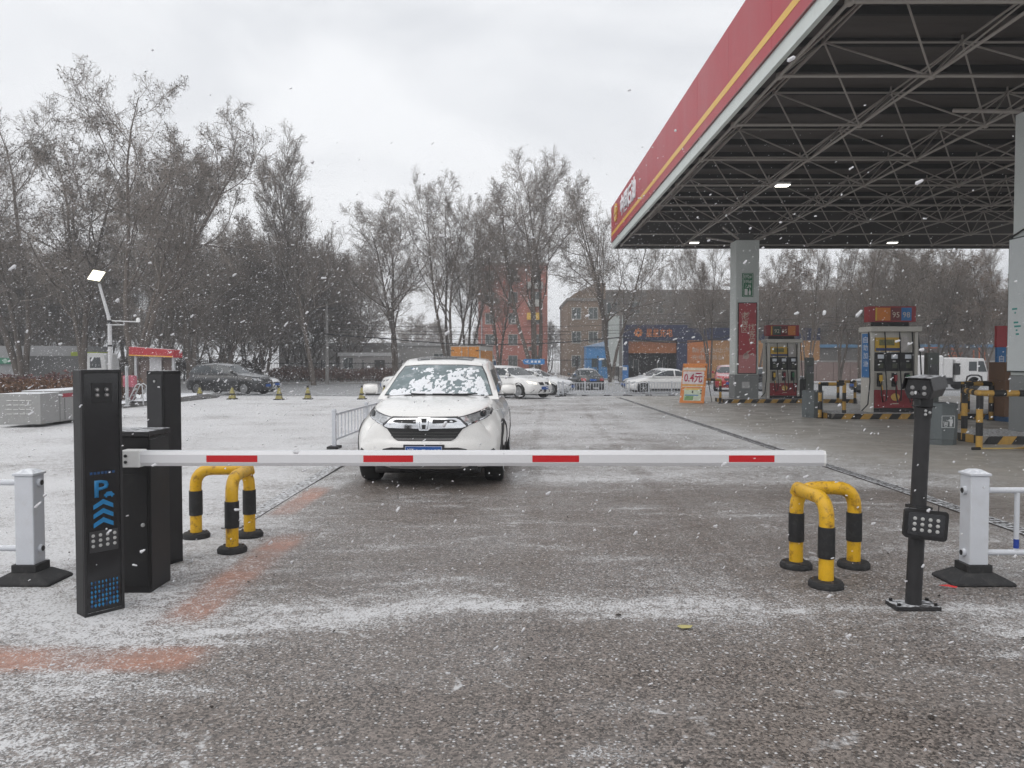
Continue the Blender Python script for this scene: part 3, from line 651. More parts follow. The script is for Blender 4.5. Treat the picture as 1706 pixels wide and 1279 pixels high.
def car(name, label, cat, loc, rz, col, L=4.6, W=1.82, H=1.5, kind='sedan', group=None, snow=0.5, cutsnow=True, lights=False, detail=True):
    t_ = thing(name, label, cat, loc, rz, group)
    body_m = col
    hw = W / 2
    if kind == 'suv':
        prof = [(0, .86 * H / 1.65), (.12, .95 * H / 1.65), (.6, 1.03 * H / 1.65), (1.25, 1.10 * H / 1.65), (L * .6, 1.10 * H / 1.65), (L - .25, 1.12 * H / 1.65), (L, .98 * H / 1.65)]
        gh = dict(fb=1.15, ft=1.95, rt=L - .45, rb=L - .12, zb=1.05 * H / 1.65, zt=H, wb=hw * .93, wt=hw * .74)
        wr, zb0 = 0.345, 0.24
    else:
        prof = [(0, .66), (.12, .74), (.6, .84), (1.2, .93), (L * .6, .96), (L - 1.0, 1.0), (L - .2, 1.0), (L, .85)]
        gh = dict(fb=1.05, ft=2.0, rt=L - 1.45, rb=L - .55, zb=.90, zt=H, wb=hw * .92, wt=hw * .68)
        wr, zb0 = 0.32, 0.2
    def fbody(s, a, b):
        y = s * L; zt = lerp(prof, y)
        hwy = hw * lerp([(0, .86), (.25, .94), (.7, 1.0), (L - .8, 1.0), (L - .3, .95), (L, .88)], y)
        wf = 1 - .10 * max(0, (b - .6) / .4) ** 2 - .06 * max(0, (.25 - b) / .25) ** 2
        aa = math.copysign(abs(a) ** .9, a)
        z = zb0 + (zt - .035 * a * a - .05 * max(0, (abs(a) - .8) / .2) ** 2 - zb0) * b
        yy = y + (.26 * abs(a) ** 2.4 * max(0, 1 - y / .8)) - (.18 * abs(a) ** 2.4 * max(0, (y - L + .8) / .8))
        ef = max(0, 1 - y / .35); er = max(0, (y - L + .35) / .35)
        yy += ef * (.12 * max(0, (b - .6) / .4) ** 2 + .08 * max(0, (.25 - b) / .25)) - er * (.10 * max(0, (b - .7) / .3) ** 2 + .06 * max(0, (.25 - b) / .25))
        return Vector((aa * hwy * wf, yy, z))
    V, Fc = shell(fbody, 44, 12, 10)
    MB().add(V, Fc).build('body', body_m, t_, smooth=38)
    bv = BVHTree.FromPolygons(V, Fc)
    def fgh(s, a, b):
        yb = gh['fb'] + (gh['rb'] - gh['fb']) * s; yt = gh['ft'] + (gh['rt'] - gh['ft']) * s
        e = b ** .92
        y = yb + (yt - yb) * e
        wdt = gh['wb'] + (gh['wt'] - gh['wb']) * (b ** 1.15)
        zt = gh['zt'] - .10 * (2 * s - 1) ** 2 - .05 * a * a
        z = gh['zb'] + (zt - gh['zb']) * b
        y += .10 * a * a * (1 - s) ** 4 - .10 * a * a * s ** 4
        wdt *= 1 - .10 * max(0, s - .75) / .25 - .06 * max(0, .2 - s) / .2
        k = max(0, (abs(a) - .86) / .14) * max(0, (b - .88) / .12); z -= .03 * k
        return Vector((a * wdt, y, z))
    V2, F2 = shell(fgh, 24, 10, 8)
    cabin = MB().add(V2, F2).build('cabin', body_m, t_, smooth=38)
    bg2 = BVHTree.FromPolygons(V2, F2)
    zb, zt = gh['zb'] + .09, gh['zt'] - .12
    wb_, wt_ = gh['wb'] * .93, gh['wt'] * .93
    decal('windscreen', [(-wb_, zb), (wb_, zb), (wt_ * .96, zt - .02), (wt_ * .5, zt + .005), (-wt_ * .5, zt + .005), (-wt_ * .96, zt - .02)], bg2, 'f', glass_front if not detail else glass_car, t_, cuts=3, off=.016)
    decal('rear_window', [(-wb_ * .85, zb), (wb_ * .85, zb), (wt_ * .85, zt), (-wt_ * .85, zt)], bg2, 'r', glass_car, t_, cuts=3, off=.016)
    for s_, ax in ((-1, 'L'), (1, 'R')):
        y0, y1 = gh['fb'] + .34, gh['rb'] - .28; yt0, yt1 = gh['ft'] + .10, gh['rt'] - .05; ym = (y0 + y1) / 2 + .1
        decal('side_window', [(y0, zb), (ym - .05, zb), (ym - .05, zt), (yt0, zt)], bg2, ax, glass_car, t_, cuts=3, off=.016)
        decal('side_window', [(ym + .04, zb), (y1, zb + .03), (yt1, zt - .03), (ym + .04, zt)], bg2, ax, glass_car, t_, cuts=3, off=.016)
        for yh in (y0 + .85, ym + .75):
            if yh < L - .9: decal('door_handle', [(yh, zb - .17), (yh + .17, zb - .17), (yh + .17, zb - .14), (yh, zb - .14)], bv, ax, body_m, t_, off=.03, cuts=1, depth=.03)
        for yl in (gh['fb'] + .28, ym, gh['rb'] - .45): decal('door_seam', [(yl, .32), (yl + .012, .32), (yl + .012, zb - .06), (yl, zb - .06)], bv, ax, black_flat, t_, off=.0015, cuts=2, depth=.004)
        for yw in (.88, L - .92):
            decal('wheel_gap_shade', [(yw + (wr + .065) * math.cos(a), max(zb0 - .02, wr + (wr + .065) * math.sin(a))) for a in [2 * math.pi * i / 26 for i in range(26)]], bv, ax, arch_black, t_, off=.004, cuts=1)  # uncut body: a black disc paints the shaded gap round the wheel
            wheel(t_, s_ * (hw - .095), yw, wr, s_)
        one('sill', lambda b: b.box(s_ * (hw - .06), 1.3, zb0 - .02, s_ * (hw - .012), L - 1.35, zb0 + .08), black_flat, t_, bevel=.01)
        mh = one('mirror', lambda b: b.lathe([(.02, -.07), (.085, -.06), (.095, 0), (.06, .05), (.02, .06)], 12, (s_ * (hw + .07), gh['fb'] + .42, zb + .05), 'y', ), body_m, t_, smooth=60)
        one('mirror_stalk', lambda b: b.box(min(s_ * (hw - .12), s_ * hw), gh['fb'] + .38, zb - .04, max(s_ * (hw - .12), s_ * hw), gh['fb'] + .44, zb), black_flat, mh)
        zh = prof[0][1]
        lm = lamp_glass if not lights else M('lit headlamp', (0.7, 0.7, 0.65), 0.2, emit=(1.0, 0.93, 0.8), es=0.9)
        decal('headlight', [(s_ * x, z) for x, z in [(hw * .50, zh - .14), (hw * .80, zh - .10), (hw * .86, zh + .03), (hw * .75, zh + .02), (hw * .48, zh - .06)]], bv, 'f', lm, t_, cuts=2)
        decal('taillight', [(s_ * x, z) for x, z in [(hw * .52, prof[-1][1] - .22), (hw * .84, prof[-1][1] - .22), (hw * .84, prof[-1][1] - .04), (hw * .52, prof[-1][1] - .06)]], bv, 'r', tail_red, t_, cuts=2)
    zh = prof[0][1]
    if kind == 'suv':
        for s_ in (-1, 1):
            decal('grille', [(s_ * x, z) for x, z in [(.04, zh - .17), (.30, zh - .17), (.34, zh - .04), (.06, zh - .03)]], bv, 'f', black_flat, t_, cuts=2, off=.008)
    else:
        decal('grille', [(-.4, zh - .16), (.4, zh - .16), (.46, zh - .05), (-.46, zh - .05)], bv, 'f', black_flat, t_, cuts=2, off=.008)
    decal('lower_intake', [(-hw * .8, zb0 + .06), (hw * .8, zb0 + .06), (hw * .66, zb0 + .2), (-hw * .66, zb0 + .2)], bv, 'f', black_flat, t_, cuts=2, off=.006)
    decal('number_plate', [(-.22, zb0 + .20), (.22, zb0 + .20), (.22, zb0 + .34), (-.22, zb0 + .34)], bv, 'f', plate_blue, t_, cuts=1, off=.02)
    decal('number_plate', [(-.22, zb0 + .42), (.22, zb0 + .42), (.22, zb0 + .56), (-.22, zb0 + .56)], bv, 'r', plate_blue, t_, cuts=1, off=.015)
    decal('rear_bumper_trim', [(-hw * .8, zb0 + .04), (hw * .8, zb0 + .04), (hw * .8, zb0 + .16), (-hw * .8, zb0 + .16)], bv, 'r', black_flat, t_, cuts=1, off=.006)
    return t_

# ---------------------------------------------------------------- the large white car at the barrier
pearl = M('pearl white car paint', (0.80, 0.795, 0.775), 0.26, var=0.03, vs=1.5, coat=0.7, snow=0.0, dirt=0.10, dcol=(0.60, 0.585, 0.56), rvar=0.05)
cl = Vector((-1.052, 9.03, gz(9.6)))
cv = thing('white_suv', 'large white suv with a snowy windscreen waiting behind the boom', 'car', cl, R(-1.5))
Lc, hwc, zb0 = 4.55, 0.925, 0.25
cprof = [(0, .895), (.05, .925), (.15, .955), (.4, 1.01), (.8, 1.065), (1.2, 1.10), (1.45, 1.12), (2.5, 1.10), (4.2, 1.14), (4.45, 1.1), (4.55, .98)]
cplan = [(0, .87), (.1, .91), (.3, .955), (.6, .99), (.9, 1.0), (3.6, 1.0), (4.2, .96), (4.55, .86)]
def fcrv(s, a, b):
    s = s ** 1.25
    y = s * Lc; zt = lerp(cprof, y); hwy = hwc * lerp(cplan, y); A = abs(a)
    wf = 1 - .12 * max(0, (b - .64) / .36) ** 1.8 - .07 * max(0, (.22 - b) / .22) ** 2 + .012 * math.exp(-((b - .45) / .2) ** 2)
    fe = math.exp(-((y - .95) / .45) ** 2)                   # fender bulge over the wheel
    wf += .02 * fe * math.exp(-((b - .55) / .25) ** 2)
    hoodf = max(0, min(1, (1.35 - y) / 1.2))
    ridge = .018 * math.exp(-((A - .70) / .10) ** 2) * hoodf  # the two raised creases of the bonnet
    z = zb0 + (zt - .055 * A ** 2.6 - .10 * max(0, (A - .82) / .18) ** 1.8 + ridge - zb0) * b
    nose = max(0, 1 - y / .30)
    yy = y + .30 * A ** 3.0 * max(0, 1 - y / .9) - .2 * A ** 2.4 * max(0, (y - Lc + .8) / .8)
    prof_n = lerp([(0, .16), (.08, .10), (.2, .035), (.36, .0), (.5, .012), (.58, .035), (.72, .045), (.9, .05), (1, .085)], b)
    yy += nose * prof_n - max(0, (y - Lc + .3) / .3) * .12 * max(0, (b - .6) / .4)
    return Vector((a * hwy * wf, yy, z))
V, Fc = shell(fcrv, 60, 28, 22)
MB().add(V, Fc).build('body', pearl, cv, smooth=50)
bv = BVHTree.FromPolygons(V, Fc)
G = dict(fb=1.22, ft=2.02, rt=4.0, rb=4.42, zb=1.04, zt=1.625, wb=.835, wt=.655)
def fcab(s, a, b):
    yb = G['fb'] + (G['rb'] - G['fb']) * s; yt = G['ft'] + (G['rt'] - G['ft']) * s
    y = yb + (yt - yb) * b ** .95; A = abs(a)
    wdt = (G['wb'] + (G['wt'] - G['wb']) * b ** 1.25) * (1 - .035 * max(0, .3 - s) / .3 * b - .06 * max(0, s - .8) / .2 - .03 * s * b)
    z = G['zb'] + (G['zt'] - .06 * max(0, (.35 - s) / .35) ** 1.6 - .06 * max(0, (s - .6) / .4) ** 2 - .035 * a * a - .04 * max(0, (A - .86) / .14) ** 2 - G['zb']) * b
    y += .17 * A ** 2.2 * max(0, 1 - s * 5) - .1 * a * a * s ** 6
    return Vector((a * wdt, y, z))
V2, F2 = shell(fcab, 40, 20, 14)
MB().add(V2, F2).build('cabin', pearl, cv, smooth=50)
bg2 = BVHTree.FromPolygons(V2, F2)
ws = [(-.735, 1.10), (-.30, 1.085), (.30, 1.085), (.735, 1.10), (.70, 1.19), (.625, 1.36), (.555, 1.482), (.28, 1.502), (-.28, 1.502), (-.555, 1.482), (-.625, 1.36), (-.70, 1.19)]
decal('windscreen_surround', [(x * 1.022, z + (.01 if z > 1.3 else -.014)) for x, z in ws], bg2, 'f', black_flat, cv, off=.004, cuts=4)
decal('windscreen', ws, bg2, 'f', glass_front, cv, off=.010, cuts=4)
# wet snow lying in clumps on the windscreen
def snow_sheet(name, bvh, u0, u1, w0, w1, ax, parent, dens, off, thick, step=0.008, seed=1, gate=None):
    d, org = AX[ax]; nu, nw = int((u1 - u0) / step), int((w1 - w0) / step)
    U, W_ = np.meshgrid(np.linspace(u0, u1, nu + 1), np.linspace(w0, w1, nw + 1))
    f = fbm(U + 5, W_ * 1.6 + 9, 5.0, seed, 4) * .45 + fbm(U + 2, W_ * 1.7 + 3, 24.0, seed + 20, 4) * .55
    if gate is not None: f = f + gate(U, W_)
    hgt = np.clip((f - (1 - dens)) / .10, -0.4, 1)
    V, ok = [], []
    for j in range(nw + 1):
        for i in range(nu + 1):
            o_ = org(U[j, i], W_[j, i]); h = bvh.ray_cast(o_, d)
            if h[0] is None: V.append((0, 0, 0)); ok.append(False); continue
            V.append(h[0] + h[1] * 0 - d * (off + thick * max(hgt[j, i], -.1))); ok.append(True)
    Fs = []
    for j in range(nw):
        for i in range(nu):
            q = (j * (nu + 1) + i, j * (nu + 1) + i + 1, (j + 1) * (nu + 1) + i + 1, (j + 1) * (nu + 1) + i)
            if all(ok[k] for k in q) and max(hgt[j, i], hgt[j + 1, i + 1], hgt[j, i + 1], hgt[j + 1, i]) > 0: Fs.append(q)
    used = sorted({k for q in Fs for k in q}); mp_ = {k: n for n, k in enumerate(used)}
    b = MB().add([V[k] for k in used], [tuple(mp_[k] for k in q) for q in Fs])
    return b.build(name, snow_mat, parent, smooth=60)
def gate(U, Wz):
    zz = (Wz - 1.085) / .41; half = .735 - .21 * np.clip(zz, 0, 1)
    e = np.abs(U) / half
    return -.9 * sm(.93, .985, e) - .6 * sm(.90, .98, zz) - .9 * sm(.02, -.03, zz) + .10 * sm(.35, .0, zz) - .26 * sm(-.28, -.60, U) * sm(.1, .35, zz) + .03
tag(snow_sheet('snow_patch', bg2, -.74, .74, 1.08, 1.5, 'f', cv, .452, .0105, .007, seed=3, gate=gate), kind='stuff')
# headlights, grille, badge, plate
hl = [(-.775, .885), (-.79, .935), (-.762, .985), (-.70, .968), (-.60, .935), (-.49, .905), (-.385, .885), (-.44, .83), (-.495, .778), (-.60, .81), (-.70, .845)]
lens_dark = M('dark lamp interior', (0.05, 0.05, 0.055), 0.15, var=0.4, vs=14, coat=0.7, rvar=0.05)
for s_ in (-1, 1):
    q = decal('headlight', [(s_ * x, z) for x, z in hl], bv, 'f', lens_dark, cv, off=.008, cuts=3)
    inner = [(-.755, .895), (-.765, .94), (-.745, .966), (-.60, .918), (-.42, .880), (-.49, .82), (-.52, .80), (-.62, .83), (-.70, .86)]
    decal('headlight_lens', [(s_ * x, z) for x, z in inner], bv, 'f', lamp_glass, q, off=.012, cuts=3)
    decal('projector', [(s_ * x, z) for x, z in circ((-.685, .912), .036, 18)], bv, 'f', black_flat, q, off=.018, cuts=1)
    decal('projector_glass', [(s_ * x, z) for x, z in circ((-.685, .912), .024, 18)], bv, 'f', glass_car, q, off=.022, cuts=1)
    decal('lamp_strip', [(s_ * x, z) for x, z in [(-.76, .878), (-.70, .853), (-.60, .818), (-.52, .788), (-.515, .800), (-.60, .832), (-.70, .868), (-.755, .892)]], bv, 'f', chrome, q, off=.016, cuts=2)
decal('grille', [(-.395, .893), (.395, .893), (.44, .86), (.52, .775), (.455, .742), (.37, .63), (.32, .605), (-.32, .605), (-.37, .63), (-.455, .742), (-.52, .775), (-.44, .86)], bv, 'f', black_flat, cv, off=.006, cuts=3)
wing = [(-.50, .775), (-.475, .80), (-.425, .85), (-.375, .875), (0, .882), (.375, .875), (.425, .85), (.475, .80), (.50, .775), (.44, .757), (.1, .752), (-.1, .752), (-.44, .757)]
cb = decal('chrome_bar', wing, bv, 'f', chrome, cv, off=.022, cuts=3)
for s_ in (-1, 1):
    decal('upper_slot', [(s_ * x, z) for x, z in [(.10, .812), (.355, .822), (.395, .838), (.345, .858), (.10, .862)]], bv, 'f', black_flat, cb, off=.0245, cuts=2)
for z in (.665, .70):
    decal('grille_slat', [(-.40, z - .006), (.40, z - .006), (.40, z + .006), (-.40, z + .006)], bv, 'f', M('grille slat', (0.035, 0.037, 0.035), 0.35), cv, off=.016, cuts=2)
decal('grille_mesh', [(-.34, .613), (.34, .613), (.365, .637), (-.365, .637)], bv, 'f', M('grey mesh', (0.10, 0.10, 0.10), 0.5, var=0.7, vs=90), cv, off=.012, cuts=2)
def bo(w0, w1, h0, h1, cz, n=6):   # rounded trapezoid badge outline
    pts = []
    for cx, czz, a0 in ((w1, h1, 0), (-w1, h1, 90), (-w0, h0, 180), (w0, h0, 270)):
        r = .016
        pts += [(cx - math.copysign(r, cx) + r * math.cos(R(a0 + 90 * i / n)), cz + czz - math.copysign(r, czz) + r * math.sin(R(a0 + 90 * i / n))) for i in range(n + 1)]
    return pts
bd = decal('badge', bo(.062, .078, -.082, .078, .812), bv, 'f', chrome, cv, off=.040, cuts=1, depth=.03)
decal('badge_field', bo(.050, .062, -.066, .062, .812), bv, 'f', black_flat, bd, off=.0415, cuts=1, depth=.01)
for s_ in (-1, 1):
    decal('badge_bar', [(s_ * x, z) for x, z in [(.020, .752), (.042, .752), (.058, .868), (.034, .868), (.026, .825), (.024, .80)]], bv, 'f', chrome, bd, off=.047, cuts=1, depth=.01)
decal('badge_cross', [(-.03, .80), (.03, .80), (.03, .826), (-.03, .826)], bv, 'f', chrome, bd, off=.0462, cuts=1, depth=.01)
pf = decal('number_plate', [(-.245, .405), (.245, .405), (.245, .562), (-.245, .562)], bv, 'f', black_flat, cv, off=.022, cuts=2, depth=.02)
yp = min((pf.matrix_world @ v.co).y for v in pf.data.vertices) - .004
one('plate_face', lambda b: b.box(-.222, yp - .004, .415, .222, yp, .548), plate_blue, pf)
one('plate_border', lambda b: (b.box(-.218, yp - .005, .541, .218, yp - .004, .545), b.box(-.218, yp - .005, .418, .218, yp - .004, .422), b.box(-.2195, yp - .005, .418, -.2155, yp - .004, .545), b.box(.2155, yp - .005, .418, .2195, yp - .004, .545)), white_plain, pf)
text('plate_lettering', '辽A·74685', .085, white_plain, pf, TF(0, yp - .0042, .478), width=.40, ext=.001)
decal('lower_intake', [(-.62, .30), (.62, .30), (.60, .40), (.50, .505), (.40, .525), (-.40, .525), (-.50, .505), (-.60, .40)], bv, 'f', black_flat, cv, off=.006, cuts=3)
decal('skid_plate', [(-.42, .262), (.42, .262), (.46, .305), (-.46, .305)], bv, 'f', M('silver skid plate', (0.35, 0.35, 0.36), 0.4, metal=0.5), cv, off=.012, cuts=2)
one('underbody', lambda b: (b.box(-.66, .35, .17, .66, 4.3, .30), b.box(-.62, .22, .215, .62, .4, .30)), black_flat, cv, bevel=.02)
for s_, ax in ((-1, 'L'), (1, 'R')):
    decal('fog_lamp', [(s_ * x, z) for x, z in [(.66, .36), (.80, .39), (.84, .46), (.82, .49), (.68, .42)]], bv, 'f', black_flat, cv, off=.006, cuts=2)
    for yw in (.93, 3.62):
        decal('wheel_gap_shade', [(yw + .415 * math.cos(a), max(.22, .355 + .415 * math.sin(a))) for a in [2 * math.pi * i / 30 for i in range(30)]], bv, ax, arch_black, cv, off=.006, cuts=1)  # shade of the wheel well, put on the body side as a black disc
        wheel(cv, s_ * .80, yw, .355, s_, .235)
    one('arch_liner', lambda b: b.box(s_ * .66, .62, .20, s_ * .90, 1.24, .55), arch_black, cv)
    y0, y1 = G['fb'] + .40, G['rb'] - .3
    decal('side_window', [(y0, 1.13), (y0 + 1.0, 1.13), (y0 + 1.0, 1.45), (G['ft'] + .12, 1.43)], bg2, ax, glass_car, cv, cuts=2)
    decal('side_window', [(y0 + 1.08, 1.13), (y1, 1.16), (G['rt'] - .15, 1.38), (y0 + 1.08, 1.45)], bg2, ax, glass_car, cv, cuts=2)
    decal('arch_trim', [(yw_ + r_ * math.cos(a), .355 + r_ * math.sin(a)) for yw_ in (.93,) for r_, rg in ((.455, range(0, 19)), (.405, range(18, -1, -1))) for a in [math.pi * i / 18 for i in rg]], bv, ax, black_flat, cv, off=.012, cuts=1)
    # mirrors
    mx = s_ * .965
    mr_ = one('mirror', lambda b: b.add(*(lambda q: (q[0], q[1]))(shell(lambda s, a, bb: Vector((mx + .105 * a * (1 - .12 * (2 * bb - 1) ** 2) + s_ * .0, 1.50 + .06 * s + .03 * a * a * (1 - 2 * s) + .03 * (2 * bb - 1) ** 2 * (1 - s), 1.175 + (bb - .5) * (.145 - .02 * abs(a) ** 3) )), 4, 8, 6))), pearl, cv, smooth=60, bevel=.012)
    one('mirror_base', lambda b: b.box(min(mx - s_ * .16, mx + s_ * .07), 1.515, 1.085, max(mx - s_ * .16, mx + s_ * .07), 1.575, 1.103), black_flat, mr_, bevel=.008)
    one('wiper', lambda b: b.tube([(s_ * .05 - .1, 1.20, 1.115), (s_ * .30 + .08, 1.235, 1.112), (s_ * .45 + .1, 1.27, 1.118)], .010, 6), black_flat, cv)
decal('cowl', [(-.66, 1.16), (.66, 1.16), (.70, 1.36), (.4, 1.27), (-.4, 1.27), (-.70, 1.36)], bv, 't', black_flat, cv, off=.004, cuts=2)
decal('sunroof', [(-.40, 2.20), (.40, 2.20), (.42, 2.28), (.42, 3.0), (-.42, 3.0), (-.42, 2.28)], bg2, 't', glass_car, cv, off=.012, cuts=3)
one('inspection_sticker', lambda b: b.box(-.45, 1.93, 1.44, -.42, 1.932, 1.46), plate_blue, cv)

# ---------------------------------------------------------------- cars beyond
wp = paint('white car paint', (0.78, 0.78, 0.77), 0.35)
wp2 = paint('white car paint duller', (0.72, 0.73, 0.74), 0.45)
bp_ = paint('black car paint', (0.012, 0.013, 0.015), 0.3)
gp = paint('dark green car paint', (0.035, 0.04, 0.042), 0.3)
rp2 = paint('red car paint', (0.40, 0.015, 0.02), 0.3)
gp2 = paint('grey car paint', (0.20, 0.21, 0.22), 0.4)
def place(px, Y, dz=0.012): return onG(px, Y, dz)
car('white_crossover', 'white suv with its headlights on turning past the picket railings', 'car', place(908, 35.6), R(44), wp, L=4.45, W=1.80, H=1.57, kind='suv', lights=True)
car('white_saloon', 'white saloon half hidden behind the suv with lit headlights', 'car', place(955, 40.5), R(62), wp2, L=4.5, W=1.78, H=1.42)
car('dark_saloon', 'dark saloon seen from behind with red tail lamps by the iron fence', 'car', place(962, 54.0), R(188), gp, L=4.6, W=1.78, H=1.45)
car('white_hatchback', 'white car parked side on behind the picket railings and price board', 'car', place(1040, 43.6), R(-84), wp, L=4.7, W=1.82, H=1.42)
car('grey_saloon', 'grey car just beyond the white car behind the price board', 'car', place(1037, 47.2), R(-80), gp2, L=4.6, W=1.8, H=1.45)
car('red_car', 'red car partly hidden by the clad canopy column', 'car', place(1216, 46.0), R(-14), rp2, L=4.4, W=1.8, H=1.62, kind='suv')
car('black_suv', 'snow-dusted black suv parked behind the yellow cones', 'car', place(447, 41.0), R(74), bp_, L=4.75, W=1.88, H=1.70, kind='suv')
car('silver_saloon', 'pale car parked beyond the black suv', 'car', place(462, 46.0), R(72), wp2, L=4.6, W=1.8, H=1.46)
car('pale_crossover', 'white car hidden except its nose behind the large suv', 'car', place(634, 42.0), R(-78), wp, L=4.5, W=1.82, H=1.6, kind='suv')
car('dark_hatchback', 'dark car with alloy wheels behind the near fuel pump', 'car', place(1420, 43.0), R(-86), gp, L=4.4, W=1.78, H=1.48)
car('dark_estate', 'dark car behind the terminal pillar of the far pump', 'car', place(1352, 48.0), R(95), bp_, L=4.6, W=1.8, H=1.5, kind='suv')
# ================================================================ fuel station
FX, FZ0 = 4.70, 1.55 + 5.32          # fascia plane and its lower edge
red_fascia = M('glossy red cladding', (0.40, 0.016, 0.030), 0.42, var=0.08, vs=0.8, coat=0.06, spec=0.35, dirt=0.15, dcol=(0.42, 0.10, 0.11), stretch=(1, 1, 0.2), snow=0.3)
yellow_band = M('yellow band', (0.72, 0.42, 0.02), 0.35, var=0.05)
gutter_mat = M('pale green gutter', (0.62, 0.66, 0.63), 0.45, var=0.08, vs=1.2, dirt=0.15, dcol=(0.4, 0.41, 0.39), stretch=(1, 1, 0.3))
truss_mat = M('truss paint', (0.35, 0.32, 0.29), 0.5, var=0.2, vs=2, dirt=0.4, dcol=(0.27, 0.21, 0.17))
deck_mat = M('brown roof sheet', (0.105, 0.092, 0.085), 0.8, var=0.25, vs=0.8, dirt=0.3, dcol=(0.135, 0.12, 0.11), stretch=(0.3, 1.5, 1), spec=0.2)
purlin_mat = M('dark purlin', (0.012, 0.011, 0.010), 0.75, var=0.2)
Y0, Y1 = 5.64, 36.05
BX = [5.10 + 2.9 * i for i in range(8)]; BY = [5.66 + 2.995 * k for k in range(11)]; BZ = 1.55 + 5.44
TX = [x + 1.45 for x in BX[:-1]]; TY = [y + 1.5 for y in BY[:-1]]; TZ = 1.55 + 6.70
XE = BX[-1] + 0.5
can = thing('station_canopy', 'large red and yellow fuel station canopy on a steel space frame', 'canopy', (FX, Y0, 0))
def rel(x, y, z): return (x - FX, y - Y0, z)
nP = 11
for k in range(nP):
    a, b = Y0 + (Y1 - Y0) * k / nP, Y0 + (Y1 - Y0) * (k + 1) / nP - 0.008
    q = boxpart('fascia_panel', red_fascia, can, 0, a - Y0, FZ0 + .31, .10, b - Y0, FZ0 + 1.95, bevel=.003)
    boxpart('yellow_stripe', yellow_band, q, -.006, a - Y0, FZ0 + .57, 0.0, b - Y0, FZ0 + .72)
    boxpart('gutter', gutter_mat, can, .03, a - Y0, FZ0 + .0, .12, b - Y0, FZ0 + .308)
one('end_fascia', lambda b: b.box(0.0, Y1 - Y0, FZ0 + .31, XE - FX, Y1 - Y0 + .10, FZ0 + 1.95), red_fascia, can)
one('end_soffit', lambda b: b.box(0.12, Y1 - Y0 - .06, FZ0, XE - FX, Y1 - Y0 - .01, FZ0 + 1.9), M('dark end flashing', (0.06, 0.054, 0.05), 0.7, var=0.2), can)
one('lower_lip', lambda b: b.box(-0.012, 0, FZ0 + .285, 0.03, Y1 - Y0, FZ0 + .31), M('dark red lip', (0.16, 0.012, 0.016), 0.4), can)
# corrugated deck, purlins
DZ = TZ + .32
dk = MB(); npts = 160; zz = []
ysd = np.linspace(Y0 + .1, Y1, npts)
for i, y in enumerate(ysd): zz.append(DZ + (.03 if (i // 2) % 2 else 0.0))
dk.add([rel(FX + .1, y, z) for y, z in zip(ysd, zz)] + [rel(XE, y, z) for y, z in zip(ysd, zz)], [(i, i + 1, npts + i + 1, npts + i) for i in range(npts - 1)])
dk.add([rel(FX + .1, Y0 + .1, DZ + .06), rel(XE, Y0 + .1, DZ + .06), rel(XE, Y1, DZ + .06), rel(FX + .1, Y1, DZ + .06)], [(0, 1, 2, 3)])
dk.build('roof_sheet', deck_mat, can)
for k in range(21):
    y = Y0 + .6 + k * 1.4975
    boxpart('purlin', purlin_mat, can, .12, y - .04 - Y0, DZ - .17, XE - FX, y + .04 - Y0, DZ - .005)
# space frame
def strut_mesh(name, r, n=8):
    b = MB().tube([(0, 0, 0), (0, 0, 1)], r, n); o = b.build(name, truss_mat, smooth=40); me = o.data; bpy.data.objects.remove(o); return me
m_ch, m_tc, m_wb = strut_mesh('chord', .032, 10), strut_mesh('top_chord', .026, 8), strut_mesh('web', .021, 8)
def strut(name, me, p, q):
    p, q = Vector(rel(*p)), Vector(rel(*q))
    o = bpy.data.objects.new(name, me); COL.objects.link(o); o.parent = can
    d = q - p; o.location = p; o.rotation_euler = d.to_track_quat('Z', 'Y').to_euler(); o.scale = (1, 1, d.length)
    return o
for y in BY: strut('bottom_chord', m_ch, (BX[0], y, BZ), (BX[-1], y, BZ))
for x in BX: strut('bottom_chord', m_ch, (x, BY[0], BZ), (x, BY[-1], BZ))
for y in TY: strut('top_chord', m_tc, (TX[0], y, TZ), (TX[-1], y, TZ))
for x in TX: strut('top_chord', m_tc, (x, TY[0], TZ), (x, TY[-1], TZ))
for x in TX:
    for y in TY:
        for dx in (-1.45, 1.45):
            for dy in (-1.5, 1.5): strut('web_strut', m_wb, (x + dx, y + dy, BZ), (x, y, TZ))
nd = MB().lathe([(.03, -.07), (.06, -.05), (.072, 0), (.06, .05), (.03, .07)], 12).build('node', truss_mat, smooth=60); nme = nd.data; bpy.data.objects.remove(nd)
for x in BX:
    for y in BY:
        o = bpy.data.objects.new('node_ball', nme); COL.objects.link(o); o.parent = can; o.location = rel(x, y, BZ)
for x in TX:
    for y in TY:
        o = bpy.data.objects.new('node_ball', nme); COL.objects.link(o); o.parent = can; o.location = rel(x, y, TZ); o.scale = (.85, .85, .85)
        one('purlin_stub', lambda b: b.tube([rel(x, y, TZ), rel(x, y, DZ - .17)], .025, 6), truss_mat, can) if y > 10 and x < 20 else None
